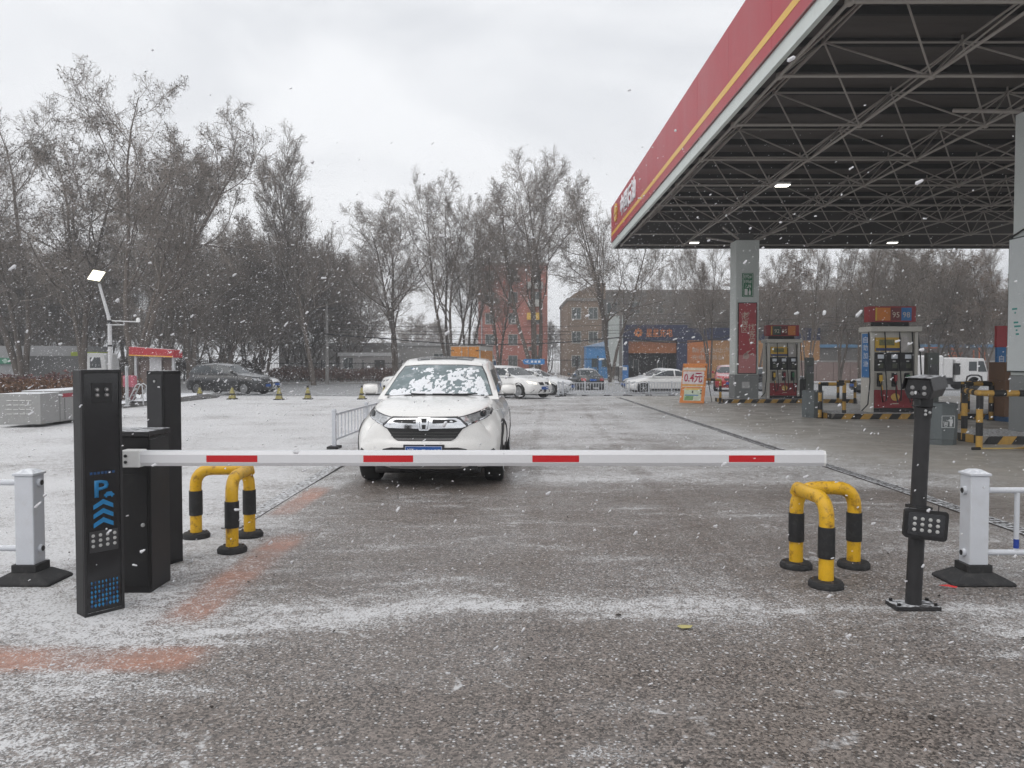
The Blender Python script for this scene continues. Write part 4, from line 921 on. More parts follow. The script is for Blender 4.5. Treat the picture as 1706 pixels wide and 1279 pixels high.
# lettering and emblem on the fascia: the emblem is far left, the words follow towards the viewer
TL = lambda y, z: Matrix.Translation((-0.004, y - Y0, z)) @ Matrix.Rotation(R(-90), 4, 'Z') @ Matrix.Rotation(R(90), 4, 'X')
zc = FZ0 + 1.33
text('lettering', '中国石油', 0.86, M('white letters', (0.82, 0.81, 0.84), 0.4, var=0.03), can, TL(31.0, zc), width=4.0, ext=.03, bold=.03)
emb_y = Matrix.Translation((-0.004, 34.4 - Y0, zc)) @ Matrix.Rotation(R(-90), 4, 'Z')
gold = M('gold emblem', (0.75, 0.48, 0.12), 0.4, var=0.1); embr = M('red emblem', (0.55, 0.03, 0.03), 0.4)
e1 = MB()
for k in range(10):
    a0 = R(9 + 18 * k - 9 + 2); a1 = R(9 + 18 * k + 9 - 2)
    e1.prism([(.10 * math.cos(a0), .10 * math.sin(a0)), (.40 * math.cos(a0), .40 * math.sin(a0)), (.46 * math.cos((a0 + a1) / 2), .46 * math.sin((a0 + a1) / 2)), (.40 * math.cos(a1), .40 * math.sin(a1)), (.10 * math.cos(a1), .10 * math.sin(a1))], -.06, 0, 'y', T=emb_y)
e1.prism([(-.42, -.04), (-.2, -.30), (0, -.36), (.2, -.30), (.42, -.04), (.2, -.08), (0, -.1), (-.2, -.08)], -.06, 0, 'y', T=emb_y)
e1.build('emblem', gold, can)
# canopy lamps
lamp_em = M('canopy lamp lens', (0.9, 0.9, 0.85), 0.3, emit=(1.0, 0.97, 0.86), es=6.0)
for k, (x, y, lab) in enumerate(((8.1, 22.9, 'lit flat lamp under the truss nearest the near pump'), (8.1, 33.9, 'lit flat lamp under the truss left of the far column'), (16.9, 33.9, 'lit flat lamp under the truss beyond the near pump'))):
    l = thing('canopy_lamp', lab, 'lamp', (x, y, BZ - .08), group='canopy lamps')
    one('housing', lambda b: b.box(-.20, -.16, -.09, .20, .16, -.02), M('lamp housing', (0.5, 0.5, 0.5), 0.5), l, bevel=.01)
    one('lens', lambda b: b.box(-.18, -.14, -.105, .18, .14, -.0905), lamp_em, l)
    one('bracket', lambda b: b.box(-.03, -.03, -.02, .03, .03, .05), truss_mat, l)
# ---------------------------------------------------------------- columns
clad = M('white column cladding', (0.62, 0.66, 0.64), 0.4, var=0.06, vs=1.2, dirt=0.12, dcol=(0.45, 0.45, 0.43))
clad_g = M('grey column cladding', (0.22, 0.23, 0.23), 0.5, var=0.1, vs=2, dirt=0.2, dcol=(0.3, 0.3, 0.3))
green_sign = M('green sign', (0.01, 0.16, 0.065), 0.45, var=0.1)
poster_red = M('red poster', (0.40, 0.045, 0.055), 0.35, var=0.18, vs=1.5)
poster_pink = M('pale red poster', (0.52, 0.20, 0.20), 0.35, var=0.15, vs=1.5)
kerb_y = yellow_dull; kerb_k = M('black kerb paint', (0.02, 0.02, 0.02), 0.6, var=0.3, dirt=0.3, dcol=(0.09, 0.085, 0.08))
def island(name, label, x0, x1, y0, y1, h=.16):
    z = gz(y0); t_ = thing(name, label, 'kerb island', ((x0 + x1) / 2, y0, z)); cx = (x0 + x1) / 2
    one('slab', lambda b: b.box(x0 - cx, 0.012, -.05, x1 - cx, y1 - y0, h), concrete, t_, bevel=.01)
    w = .27; n = int((x1 - x0) / w)
    for k in range(n):
        a = x0 - cx + k * w; q = .12
        one('kerb_stripe', lambda b: b.prism([(a, 0), (a + w, 0), (min(a + w + q, x1 - cx), h - .004), (min(a + q, x1 - cx), h - .004)], 0.0, .011), kerb_y if k % 2 else kerb_k, t_)
    ny2 = int((y1 - y0) / w)
    for k in range(ny2):
        one('kerb_stripe', lambda b: b.box(x0 - cx - .010, .012 + k * w, 0, x0 - cx - .001, .012 + (k + 1) * w, h - .004), kerb_y if k % 2 else kerb_k, t_)
    return t_
isl_far = island('kerb_island', 'striped kerb island carrying the clad column and far pump', 8.85, 14.4, 31.6, 33.1)
isl_mid = island('kerb_island', 'striped kerb island under the near fuel pump', 9.15, 14.6, 21.7, 23.2)
isl_near = island('kerb_island', 'striped kerb island round the nearest canopy column', 9.05, 14.0, 14.55, 16.1)
def column(label, x0, y0, w, d, hsplit):
    z = gz(y0) + .16
    t_ = thing('canopy_column', label, 'column', (x0 + w / 2, y0, z))
    one('shaft', lambda b: (b.box(-w / 2, 0, hsplit, w / 2, d, BZ - z - .35)), clad, t_, bevel=.02)
    one('front_cladding', lambda b: b.box(-w / 2 + .03, -.012, hsplit, w / 2 - .03, 0, BZ - z - .36), clad, t_)
    one('plinth', lambda b: b.box(-w / 2 - .012, -.016, 0, w / 2 + .012, d + .012, hsplit - .004), clad_g, t_, bevel=.01)
    one('head', lambda b: b.box(-w * .3, d * .2, BZ - z - .352, w * .3, d * .8, BZ - z - .05), M('column steel', (0.10, 0.095, 0.09), 0.6), t_)
    for dx in (-1.3, 1.3):
        for dy in (-1.3, 1.3): one('brace', lambda b: b.tube([(dx * .3, d / 2 + dy * .3, BZ - z - .3), (dx, d / 2 + dy, BZ - z + .02)], .045, 8), truss_mat, t_)
    return t_
c1 = column('clad canopy column with green sign and red poster', 9.40, 32.0, .98, .85, 1.02)
tw = .98
def sign_on(t_, y, w2, z0, z1, mat_b, mat_f, name):
    q = one(name, lambda b: b.box(-w2 - .02, y - .03, z0 - .02, w2 + .02, y, z1 + .02), mat_b, t_, bevel=.004)
    return q
# green sign and red light box face the viewer on the column's front
pr = one('poster_frame', lambda b: b.box(-.40, -.055, 1.05, .40, -.013, 4.05), black_flat, c1, bevel=.006)
one('poster', lambda b: b.box(-.365, -.060, 1.085, .365, -.0555, 4.015), poster_red, pr)
one('poster_lower', lambda b: b.box(-.364, -.0615, 1.086, .364, -.0602, 1.85), poster_pink, pr)
cream = M('cream print', (0.62, 0.55, 0.45), 0.5)
for k, (ch, x, z, s) in enumerate((('老', -.10, 3.50, .32), ('牌', -.12, 3.18, .26), ('区', -.12, 2.92, .26), ('找', .17, 3.02, .28), ('客', .19, 2.74, .28), ('位', .19, 2.46, .28))):
    text('poster_lettering', ch, s, cream, pr, TF(x, -.0602, z), ext=.001)
one('poster_motif', lambda b: (b.prism(circ((-.05, 1.80), .13, 16), -.0635, -.0617), b.prism([(-.15, 1.78), (-.02, 2.0), (.16, 2.05), (.02, 1.92)], -.0635, -.0617), b.prism([(.08, 1.88), (.24, 1.93), (.30, 1.88), (.12, 1.84)], -.0635, -.0617)), M('pale print', (0.55, 0.40, 0.36), 0.5), pr)
gs = one('green_sign', lambda b: b.box(-.23, -.06, 4.28, .23, -.013, 5.28), green_sign, c1, bevel=.006)
one('sign_border', lambda b: [b.box(*q) for q in ((-.205, -.0625, 4.31, -.19, -.0602, 5.25), (.19, -.0625, 4.31, .205, -.0602, 5.25), (-.19, -.0625, 4.31, .19, -.0602, 4.325), (-.19, -.0625, 5.235, .19, -.0602, 5.25))], white_plain, gs)
text('sign_lettering', 'E92#', .15, white_plain, gs, TF(0, -.0602, 5.12), ext=.001, width=.30)
text('sign_lettering', 'E95#', .15, white_plain, gs, TF(0, -.0602, 4.92), ext=.001, width=.30)
text('sign_lettering', '乙醇', .13, white_plain, gs, TF(0, -.0602, 4.735), ext=.001, width=.26)
one('sign_symbol', lambda b: (b.box(-.14, -.0625, 4.36, -.01, -.0602, 4.62), b.prism([(.04, 4.36), (.12, 4.36), (.13, 4.5), (.10, 4.56), (.09, 4.64), (.07, 4.64), (.06, 4.56), (.03, 4.5)], -.0625, -.0602)), white_plain, gs)
for z in (1.55, 1.85): one('notice', lambda b: b.box(-.49 - .004, .25, z, -.49, .42, z + .24), white_plain, c1)
for p0 in (1.35,): one('notice', lambda b: b.box(-.20, -.018, .45, .12, -.0165, .72), M('pale notice', (0.5, 0.5, 0.5), 0.5), c1)
c2 = column('nearest canopy column with white upper and grey lower cladding', 10.40, 14.95, 1.0, .9, 1.15)
# the near column carries a white advertising panel with a dark frame on its lane side
pn = one('advert_frame', lambda b: b.box(-.56, -.02, 1.22, -.514, .93, 3.98), M('dark green frame', (0.015, 0.03, 0.028), 0.4), c2, bevel=.006)
one('advert_panel', lambda b: b.box(-.566, .005, 1.245, -.5605, .905, 3.955), M('white advert panel', (0.66, 0.70, 0.70), 0.35, var=0.04), pn)
teal = M('teal print', (0.02, 0.30, 0.26), 0.5)
for z_, y_, w_ in ((2.50, .62, .16), (2.42, .66, .04), (2.22, .58, .14), (2.14, .50, .20), (2.06, .60, .05), (1.98, .55, .10)):
    one('advert_print', lambda b: b.box(-.5675, y_, z_, -.5662, y_ + w_, z_ + .035), teal, pn)
one('cable', lambda b: b.tube([(-.52, .92, 4.02), (-.56, .5, 4.10), (-.54, -.03, 4.22), (.0, -.05, 4.30), (.5, -.02, 4.34)], .018, 8), black_flat, c2)
# ---------------------------------------------------------------- fuel pumps
pump_w = M('cream pump panel', (0.58, 0.56, 0.51), 0.4, var=0.06, vs=2, dirt=0.2, dcol=(0.42, 0.39, 0.34))
pump_r = M('red pump panel', (0.28, 0.012, 0.02), 0.35, var=0.1, dirt=0.2, dcol=(0.16, 0.02, 0.02))
pump_blue = M('blue pump sign', (0.015, 0.16, 0.42), 0.4, var=0.08)
orange_p = M('orange print', (0.62, 0.19, 0.02), 0.45, var=0.12); yel_p = M('yellow print', (0.66, 0.42, 0.05), 0.45)
screen_ = M('pump screen', (0.45, 0.47, 0.50), 0.3, emit=(0.5, 0.55, 0.62), es=0.12)
def pump(label, x, y, seg_cols, blue):
    t_ = thing('fuel_pump', label, 'fuel pump', (x, y, gz(y) + .16))
    W2 = .695
    one('base', lambda b: b.box(-W2 + .02, .02, 0, W2 - .02, .58, .12), black_flat, t_)
    one('core', lambda b: b.box(-.56, .10, .12, W2 - .04, .55, 2.36), pump_w, t_)
    one('side_pillar', lambda b: b.box(-W2, 0, 0.0, -.58, .62, 2.36), pump_w, t_, bevel=.02)
    one('side_pillar', lambda b: b.box(W2 - .10, 0, .1, W2, .62, 2.36), pump_w, t_, bevel=.015)
    one('top_cap', lambda b: b.box(-W2 - .06, -.10, 2.362, W2 + .06, .70, 2.52), pump_w, t_, bevel=.03)
    if blue:
        s = one('blue_sign', lambda b: b.box(-W2 - .012, .08, 1.02, -W2 - .001, .54, 2.32), pump_blue, t_, bevel=.004)
        TS = lambda z: Matrix.Translation((-W2 - .0122, .31, z)) @ Matrix.Rotation(R(-90), 4, 'Z') @ Matrix.Rotation(R(90), 4, 'X')
        for k, ch in enumerate('自助加油'): text('sign_lettering', ch, .19, white_plain, s, TS(2.14 - k * .235), ext=.001, width=.27)
    one('lower_panel', lambda b: b.box(-.56, .04, .13, W2 - .12, .099, .66), pump_r, t_, bevel=.008)
    lg = one('emblem', lambda b: b.prism([(.06 + .13 * math.cos(R(a)), .44 + .12 * math.sin(R(a))) for a in range(0, 181, 15)] + [(-.02, .36), (.06, .34), (.14, .36)], .030, .0395), gold, t_)
    one('emblem_band', lambda b: b.box(-.02, .034, .245, .16, .0395, .27), cream, t_)
    one('nozzle_bay', lambda b: b.box(-.56, .085, .68, W2 - .12, .0995, 1.20), M('bay panel', (0.50, 0.48, 0.43), 0.5, dirt=0.3, dcol=(0.3, 0.25, 0.2)), t_)
    d = one('display_panel', lambda b: b.box(-.56, .035, 1.22, W2 - .11, .0995, 1.76), black_flat, t_, bevel=.01)
    for k, sx in enumerate((-.38, .02, .42)):
        one('screen', lambda b: b.box(sx - .09, .028, 1.58, sx + .09, .0345, 1.70), screen_, d)
        one('keypad', lambda b: b.box(sx - .06, .029, 1.30, sx + .08, .0345, 1.44), M('keypad', (0.07, 0.08, 0.05), 0.5, var=.5, vs=40), d)
        one('price_strip', lambda b: b.box(sx - .05, .030, 1.49, sx + .03, .0345, 1.52), white_plain, d)
    u = one('upper_poster', lambda b: b.box(-.54, .06, 1.79, .20, .099, 2.20), yel_p, t_)
    one('poster_band', lambda b: b.box(-.52, .052, 1.81, .18, .0595, 1.89), M('navy print', (0.02, 0.06, 0.20), 0.5), u)
    one('poster_band', lambda b: b.box(-.42, .052, 1.97, .02, .0595, 2.14), M('olive print', (0.20, 0.20, 0.08), 0.5, var=0.6, vs=25), u)
    one('upper_poster', lambda b: b.box(.22, .062, 1.79, .44, .099, 2.22), M('pale poster', (0.55, 0.52, 0.50), 0.4, var=0.25, vs=8), t_)
    for k, sx in enumerate((-.38, .05, .42)):
        nb = one('nozzle_boot', lambda b: b.box(sx - .09, .02, .76, sx + .05, .0845, 1.16), black_flat, t_, bevel=.01)
        col_ = (yel_p, pump_r, M('green nozzle', (0.02, 0.16, 0.06), 0.4))[k]
        one('nozzle', lambda b: (b.box(sx - .055, -.055, .92, sx + .025, .018, 1.10), b.tube([(sx - .02, -.02, .92), (sx - .01, -.06, .80), (sx + .01, -.08, .66)], .016, 8)), col_, t_, bevel=.012)
        one('hose', lambda b: b.tube([(sx + .10, .03, 2.40), (sx + .11, -.02, 1.9), (sx + .10, -.05, 1.3), (sx + .13, -.08, .7), (sx + .10, -.12, .36), (sx + .02, -.10, .30), (sx - .02, -.07, .55), (sx - .01, -.05, .90)], .019, 8), black_flat, t_, smooth=60)
    for s_ in (-1, 1):
        one('hose', lambda b: b.tube([(s_ * (W2 + .03), .1, 2.36), (s_ * (W2 + .05), -.02, 1.7), (s_ * (W2 + .06), -.1, .9), (s_ * (W2 + .16), -.2, .25), (s_ * (W2 + .3), -.12, .05)], .02, 8), black_flat, t_, smooth=60)
    sb = one('grade_sign', lambda b: b.box(-.70, .16, 2.66, .70, .46, 3.12), M('red sign box', (0.30, 0.012, 0.018), 0.35, var=0.1), t_, bevel=.012)
    one('sign_stand', lambda b: b.box(-.52, .22, 2.52, .52, .40, 2.66), black_flat, t_)
    for k, (a0, a1, m_, tx) in enumerate(seg_cols):
        q = one('grade_panel', lambda b: b.box(a0, .146, 2.70, a1, .1595, 3.08), m_, sb)
        if tx: text('grade_number', tx, .16, cream, q, TF((a0 + a1) / 2, .1455, 2.87), ext=.001)
    one('sign_edge', lambda b: b.box(-.50, .147, 2.70, -.455, .1595, 3.08), yel_p, sb)
    return t_
dkred = M('dark red panel', (0.14, 0.01, 0.014), 0.4); dkgreen = M('dark green panel', (0.03, 0.06, 0.04), 0.4)
pump('cream fuel pump with blue self-service sign and lit 95 box', 11.20, 22.25, [(-.45, -.06, orange_p, ''), (-.06, .26, dkred, '95'), (.26, .56, pump_blue, '98')], True)
pump('fuel pump beside the clad column, green and orange grade box', 11.52, 32.2, [(-.42, -.08, dkgreen, '92'), (-.08, .22, dkred, '95'), (.22, .54, orange_p, '')], False)
# payment terminals, grey uprights on the islands
term = M('grey green terminal', (0.12, 0.135, 0.125), 0.5, var=0.1, vs=3)
for lab, x, y, h in (('grey upright terminal on the island behind the plate camera', 12.38, 22.3, 1.76), ('grey upright terminal to the right of the far pump', 12.72, 32.4, 1.75)):
    t_ = thing('payment_terminal', lab, 'terminal', (x, y, gz(y) + .16))
    one('pillar', lambda b: b.box(-.17, 0, 0, .17, .22, h), term, t_, bevel=.015)
    one('screen', lambda b: b.box(-.12, -.008, h * .62, .12, -.0005, h * .80), glass_black, t_)
    one('cabinet', lambda b: b.box(-.45, .02, 0, -.171, .45, h * .48), M('dark cabinet', (0.03, 0.032, 0.03), 0.5), t_, bevel=.01)
# ---------------------------------------------------------------- litter bins
bin_m = M('grey bin plastic', (0.115, 0.133, 0.138), 0.5, var=0.1, vs=4, dirt=0.15, dcol=(0.22, 0.22, 0.22)); bin_top = M('dark bin rim', (0.04, 0.045, 0.05), 0.6)
def litter_bin(label, loc, rz, sym):
    t_ = thing('litter_bin', label, 'bin', loc, rz)
    O8 = Matrix.Rotation(R(22.5), 4, 'Z')
    one('tub', lambda b: b.lathe([(.285, 0), (.292, .10), (.300, .105), (.303, .74), (.29, .76)], 8, T=O8), bin_m, t_, bevel=.008)
    one('rim', lambda b: b.lathe([(.305, .745), (.31, .785), (.26, .80)], 8, T=O8), bin_m, t_, bevel=.006)
    one('opening', lambda b: b.lathe([(.24, .8005), (.10, .806)], 16), bin_top, t_)
    if sym:
        yy = -.303 * math.cos(math.pi / 8) - .006; a = MB(); S_ = M('stencil white', (0.62, 0.64, 0.65), 0.5)
        for q in ((-.125, .335, -.115, .565), (.115, .335, .125, .565), (-.115, .335, .115, .345), (-.115, .555, .115, .565)): a.box(q[0], yy, q[1], q[2], yy + .004, q[3])
        a.prism(circ((.05, .525), .020, 14), yy, yy + .004)
        a.prism([(.015, .495), (.085, .495), (.088, .42), (.072, .42), (.07, .36), (.052, .36), (.05, .41), (.046, .36), (.028, .36), (.028, .45), (-.02, .475), (-.03, .462)], yy, yy + .004)
        a.prism([(-.09, .46), (-.08, .46), (-.065, .37), (-.025, .37), (-.012, .45), (-.002, .45), (-.018, .36), (-.072, .36)], yy, yy + .004)
        a.box(-.06, yy, .385, -.05, yy + .004, .45); a.box(-.042, yy, .385, -.032, yy + .004, .445)
        a.build('litter_symbol', S_, t_)
    return t_
litter_bin('grey octagonal bin with a white litter symbol by the banded rails', gnd(1580, 742) + Vector((0, .3, 0)), 0, True)
litter_bin('plain grey octagonal bin beside the near pump island', gnd(1360, 696) + Vector((0, .3, 0)), R(10), False)
# ---------------------------------------------------------------- banded guard rails
def banded(t_, pts, r, first=0, seg=.24):
    pts = [Vector(p) for p in pts]
    for i in range(len(pts) - 1):
        p, q = pts[i], pts[i + 1]; n = max(1, round((q - p).length / seg))
        for k in range(n):
            a, b = p.lerp(q, k / n), p.lerp(q, (k + 1) / n)
            dk_ = (k + first + i) % 2 == 1
            one('band', lambda m: m.tube([a, b], r + (.003 if dk_ else 0), 14), black_tape if dk_ else yellow_dull, t_, smooth=50)
    for c in pts[1:-1]: one('elbow', lambda m: m.lathe([(.02, -r * 1.02), (r * .8, -r * .75), (r * 1.06, 0), (r * .8, r * .75), (.02, r * 1.02)], 14, c), yellow_dull, t_, smooth=60)
def hoop(name, label, legs, h, r=.056, top=None):
    o = Vector((legs[0][0], legs[0][1], gz(legs[0][1]))); t_ = thing(name, label, 'guard rail', o)
    loc = [Vector((l[0] - o.x, l[1] - o.y, 0)) for l in legs]
    path = [loc[0]] + [l + Vector((0, 0, h)) for l in loc] + [loc[-1]]
    banded(t_, path, r)
    for l in loc[1:-1]: banded(t_, [l, l + Vector((0, 0, h - .04))], r)
    for l in loc: one('foot', lambda m: m.lathe([(r * 1.9, 0), (r * 1.9, .02), (r * 1.3, .03)], 14, l), rubber, t_)
    return t_
q1, q2 = gnd(1631, 747), gnd(1621, 737)
hoop('guard_rail', 'yellow and black banded guard rail at the nearest column', [(q2.x, q2.y + .3), (q1.x, q1.y), (9.45, q1.y)], 1.02)
q3 = gnd(1406, 697)
hoop('guard_rail', 'yellow and black banded hoop at the near pump island end', [(8.98, q3.y + .12), (q3.x, q3.y)], 1.0, r=.052)
hoop('guard_rail', 'yellow and black banded hoop right of the far terminal', [(13.45, 31.3), (14.15, 31.3)], .9, r=.055)
q4 = gnd(1586, 690)
hoop('guard_rail', 'yellow banded rail behind the bin with the litter symbol', [(12.6, 21.2), (13.4, 21.2), (13.4, 22.3), (14.3, 22.3)], 1.02, r=.055)
q5 = gnd(1200, 672)
hoop('guard_rail', 'yellow and black banded hoop between price board and clad column', [(q5.x - .5, q5.y + .9), (q5.x, q5.y)], .98, r=.052)
# ---------------------------------------------------------------- price board (A-frame)
pbl = gnd(1152, 672)
pb = thing('price_board', 'orange folding price board reading 0.4 yuan beside the column', 'sign board', pbl, R(-32))
TB = Matrix.Rotation(R(-15), 4, 'X')
w2, hb = .52, 1.70
one('board', lambda b: b.box(-w2, 0, .02, w2, .03, hb, TB), orange_p, pb, bevel=.006)
one('header', lambda b: b.box(-w2 + .03, -.006, hb - .30, w2 - .06, -.0005, hb - .18, TB), cream, pb)
one('price_panel', lambda b: b.box(-w2 + .05, -.007, .82, w2 - .10, -.0005, 1.36, TB), M('pale price panel', (0.62, 0.55, 0.55), 0.5), pb)
text('price_lettering', '0.4元', .42, M('crimson print', (0.40, 0.01, 0.05), 0.5), pb, TB @ TF(-.025, -.0072, 1.09), width=.78, ext=.002, bold=.02)
for k in range(2): one('print_band', lambda b: b.box(-w2 + .06, -.006, .70 + k * .06, w2 - .1, -.0005, .735 + k * .06, TB), (cream, yel_p)[k], pb)
lpst = one('lower_print', lambda b: b.box(-w2 + .16, -.006, .12, w2 - .14, -.0005, .64, TB), M('pale mint print', (0.50, 0.56, 0.42), 0.5, var=0.2, vs=7), pb)
one('print_picture', lambda b: b.box(-w2 + .20, -.009, .14, .06, -.0062, .32, TB), M('green print', (0.16, 0.30, 0.10), 0.5, var=0.5, vs=12), lpst)
one('print_picture', lambda b: b.box(-w2 + .20, -.009, .33, .26, -.0062, .37, TB), pump_blue, lpst)
one('print_picture', lambda b: b.box(-w2 + .20, -.009, .58, .30, -.0062, .63, TB), yel_p, lpst)
one('print_picture', lambda b: (b.box(-.03, -.009, .44, .03, -.0062, .54, TB), b.box(.33, -.009, .40, .38, -.0062, .46, TB), b.box(.33, -.009, .52, .38, -.0062, .58, TB)), black_flat, lpst)
for s_ in (-1, 1): one('rear_leg', lambda b: b.tube([(s_ * w2 * .9, .36, 1.55), (s_ * w2 * .95, 1.15, .02)], .016, 8), M('leg steel', (0.10, 0.085, 0.07), 0.5), pb)
one('cross_stay', lambda b: b.tube([(-w2 * .92, .75, .8), (w2 * .92, .75, .8)], .012, 6), black_flat, pb)
# ---------------------------------------------------------------- broom, cartons on a pallet, wall box, small stand
bl = gnd(1622, 747)
bm_ = thing('broom', 'straw broom lying on the concrete by the banded rail', 'broom', (8.35, 13.55, gz(13.5)))
one('handle', lambda b: b.tube([(0.0, -.05, .035), (.55, -.12, .045)], .016, 8), M('bamboo', (0.42, 0.30, 0.10), 0.6), bm_, smooth=50)
br = MB()
for k in range(60):
    a = RNG.normal(0, .16); zr_ = RNG.uniform(.01, .07)
    br.tube([(.52, -.115 + RNG.normal(0, .012), .045), (.85, -.16 + a * .5, zr_ + .02), (1.12 + RNG.normal(0, .05), -.20 + a, zr_)], [.006, .005, .002], 4)
tag(br.build('bristles', M('straw', (0.36, 0.24, 0.09), 0.8, var=0.3, vs=9), bm_), kind='stuff')
one('cap', lambda b: b.tube([(-.14, -.03, .03), (0.0, -.05, .035)], .026, 10), black_flat, bm_)
ct = M('brown carton', (0.17, 0.095, 0.055), 0.75, var=0.12, vs=3, dirt=0.2, dcol=(0.10, 0.06, 0.04)); pal = M('blue pallet', (0.03, 0.09, 0.20), 0.6)
cpos = Vector((14.0, 21.0, gz(21.0)))
pl_ = thing('pallet', 'blue pallet under the stacked cartons by the near column', 'pallet', cpos)
one('deck', lambda b: [b.box(-.55, -.4 + k * .17, .10, .55, -.28 + k * .17, .13) for k in range(6)], pal, pl_)
one('bearer', lambda b: [b.box(-.55 + k * .5, -.4, 0, -.45 + k * .5, .57, .10) for k in range(3)], pal, pl_)
for k in range(3):
    for j in range(2):
        c_ = thing('carton', '%s carton in the stack %s on the blue pallet' % (('lowest', 'middle', 'topmost')[k], ('nearer the pumps', 'nearer the column')[j]), 'carton', cpos + Vector((-.28 + j * .55, .08, .131 + k * .50)), group='cartons on the pallet')
        one('box', lambda b: b.box(-.265, -.35, 0, .265, .35, .495), ct, c_, bevel=.008)
        one('tape', lambda b: b.box(-.03, -.352, .10, .03, -.3505, .49), M('parcel tape', (0.30, 0.20, 0.12), 0.4), c_)
wb = thing('pump_totem', 'small red and blue totem beside the nearest column', 'sign', (14.95, 23.2, gz(23.2)))
one('panel', lambda b: b.box(-.14, 0, .9, .14, .1, 2.3), pump_blue, wb, bevel=.01)
one('red_head', lambda b: b.box(-.16, -.01, 1.55 + .55, .16, .11, 2.75), M('red head', (0.38, 0.02, 0.03), 0.4), wb, bevel=.01)
for k, ch in enumerate('自助'): text('sign_lettering', ch, .2, white_plain, wb, TF(0, -.001, 1.75 - k * .3), ext=.002)
one('post', lambda b: b.box(-.06, .02, 0, .06, .08, .9), black_flat, wb)
# ================================================================ buildings and street things behind
def bpt(px, Y): return (px - CX) / F * Y
def zpx(py, Y): return at(853, py, Y).z
brick_red = M('red painted brick', (0.36, 0.125, 0.095), 0.8, var=0.22, vs=0.5, dirt=0.35, dcol=(0.24, 0.15, 0.12), stretch=(1, 1, 0.5))
brick_top = M('weathered grey pink render', (0.28, 0.20, 0.17), 0.8, var=0.2, vs=0.6)
win_glass = M('building window glass', (0.07, 0.085, 0.085), 0.15, var=0.4, vs=1.5)
frame_w = M('window frame', (0.42, 0.42, 0.40), 0.6)
def building(name, label, px0, px1, pytop, Y, depth, mat, floors, cols, wsize, roof=None, z_sill=1.0, extra=None, skip=()):
    x0, x1 = bpt(px0, Y), bpt(px1, Y); zt = zpx(pytop, Y); zg = gz(60)
    t_ = thing(name, label, 'building', ((x0 + x1) / 2, Y, zg)); hw = (x1 - x0) / 2; h = zt - zg
    one('wall', lambda b: b.box(-hw, 0, -.3, hw, depth, h), mat, t_)
    one('parapet', lambda b: b.box(-hw - .15, -.15, h - .05, hw + .15, depth + .15, h + .28), roof or concrete, t_)
    fh = (h - .6) / floors
    for i in range(floors):
        for j in range(cols):
            if (i, j) in skip: continue
            xc = -hw + (j + .5) * 2 * hw / cols; zc = .3 + fh * i + z_sill
            ww, wh = wsize
            w = one('window', lambda b: b.box(xc - ww / 2, -.02, zc, xc + ww / 2, .06, zc + wh), win_glass, t_)
            one('window_frame', lambda b: [b.box(*q) for q in ((xc - ww / 2 - .07, -.07, zc - .07, xc - ww / 2, .02, zc + wh + .07), (xc + ww / 2, -.07, zc - .07, xc + ww / 2 + .07, .02, zc + wh + .07), (xc - ww / 2, -.07, zc + wh, xc + ww / 2, .02, zc + wh + .07), (xc - ww / 2, -.09, zc - .09, xc + ww / 2, .02, zc), (xc - .03, -.06, zc, xc + .03, .0, zc + wh))], frame_w, w)
    return t_, hw, h
rb, hw, h = building('red_block', 'tall red apartment block with small windows behind bare trees', 797, 912, 441, 112, 14, brick_red, 5, 3, (1.25, 1.5), brick_top)
for k, (x, z, m_) in enumerate(((hw * .62, h * .50, yel_p), (hw * .64, h * .78, frame_w), (hw * .64, h * .62, frame_w))):
    one('balcony', lambda b: b.box(x - 1.1, -.9, z, x + 1.1, 0, z + 1.0), m_, rb)
for k, (fx, fz) in enumerate(((-.33, .30), (.02, .47), (-.30, .66), (.33, .22))):
    acu = one('air_conditioner', lambda b: b.box(hw * fx * 1.6 - .45, -.38, h * fz, hw * fx * 1.6 + .45, -.02, h * fz + .6), frame_w, rb, bevel=.03)
    one('fan_grille', lambda b: b.lathe([(.24, -.39), (.20, -.40)], 16, (hw * fx * 1.6 - .12, 0, h * fz + .3), 'y'), black_flat, acu)
one('drainpipe', lambda b: b.tube([(-hw + .5, -.1, 0), (-hw + .5, -.1, h)], .08, 8), metal_grey, rb)
building('grey_works', 'wide grey rendered works building behind the blue charging shop', 1000, 1420, 486, 104, 20, M('grey render', (0.155, 0.145, 0.135), 0.85, var=0.15, vs=0.2, dirt=0.3, dcol=(0.11, 0.10, 0.095)), 3, 11, (1.3, 1.5), concrete)
gw = building('brown_gable', 'brown gabled building with one sloping roof behind the trees', 946, 1002, 500, 98, 16, M('brown brick', (0.20, 0.145, 0.105), 0.85, var=0.2, vs=0.4), 3, 2, (1.1, 1.4), concrete)
t_, hw, h = gw
one('gable', lambda b: b.prism([(-hw, h + .2), (hw + .5, h + .2), (hw + .5, h + 2.2), (hw - 1.0, h + 2.1), (-hw + .9, h + .9)], 0.02, 15.5), M('brown brick', (0.2, .145, .105)), t_)
building('low_store', 'long low pale grey store behind the iron fence', 465, 752, 575, 84, 8, M('pale grey render', (0.33, 0.32, 0.31), 0.85, var=0.12, vs=0.3, snow=0.5), 1, 7, (1.1, 1.2), M('snowy roof', (0.4, 0.4, 0.4), 0.8, snow=1.0), 1.3, skip=((0, 0), (0, 1), (0, 4), (0, 5)))
gh_, hw, h = building('gate_house', 'small pale gatehouse with a flat white roof by the fence', 566, 652, 592, 73, 4, M('pale gatehouse render', (0.44, 0.42, 0.41), 0.85, var=0.12, vs=0.6), 1, 3, (.9, 1.0), M('white roof edge', (0.66, 0.66, 0.66), 0.7, snow=0.8), 1.0, skip=((0, 2), (0, 1)))
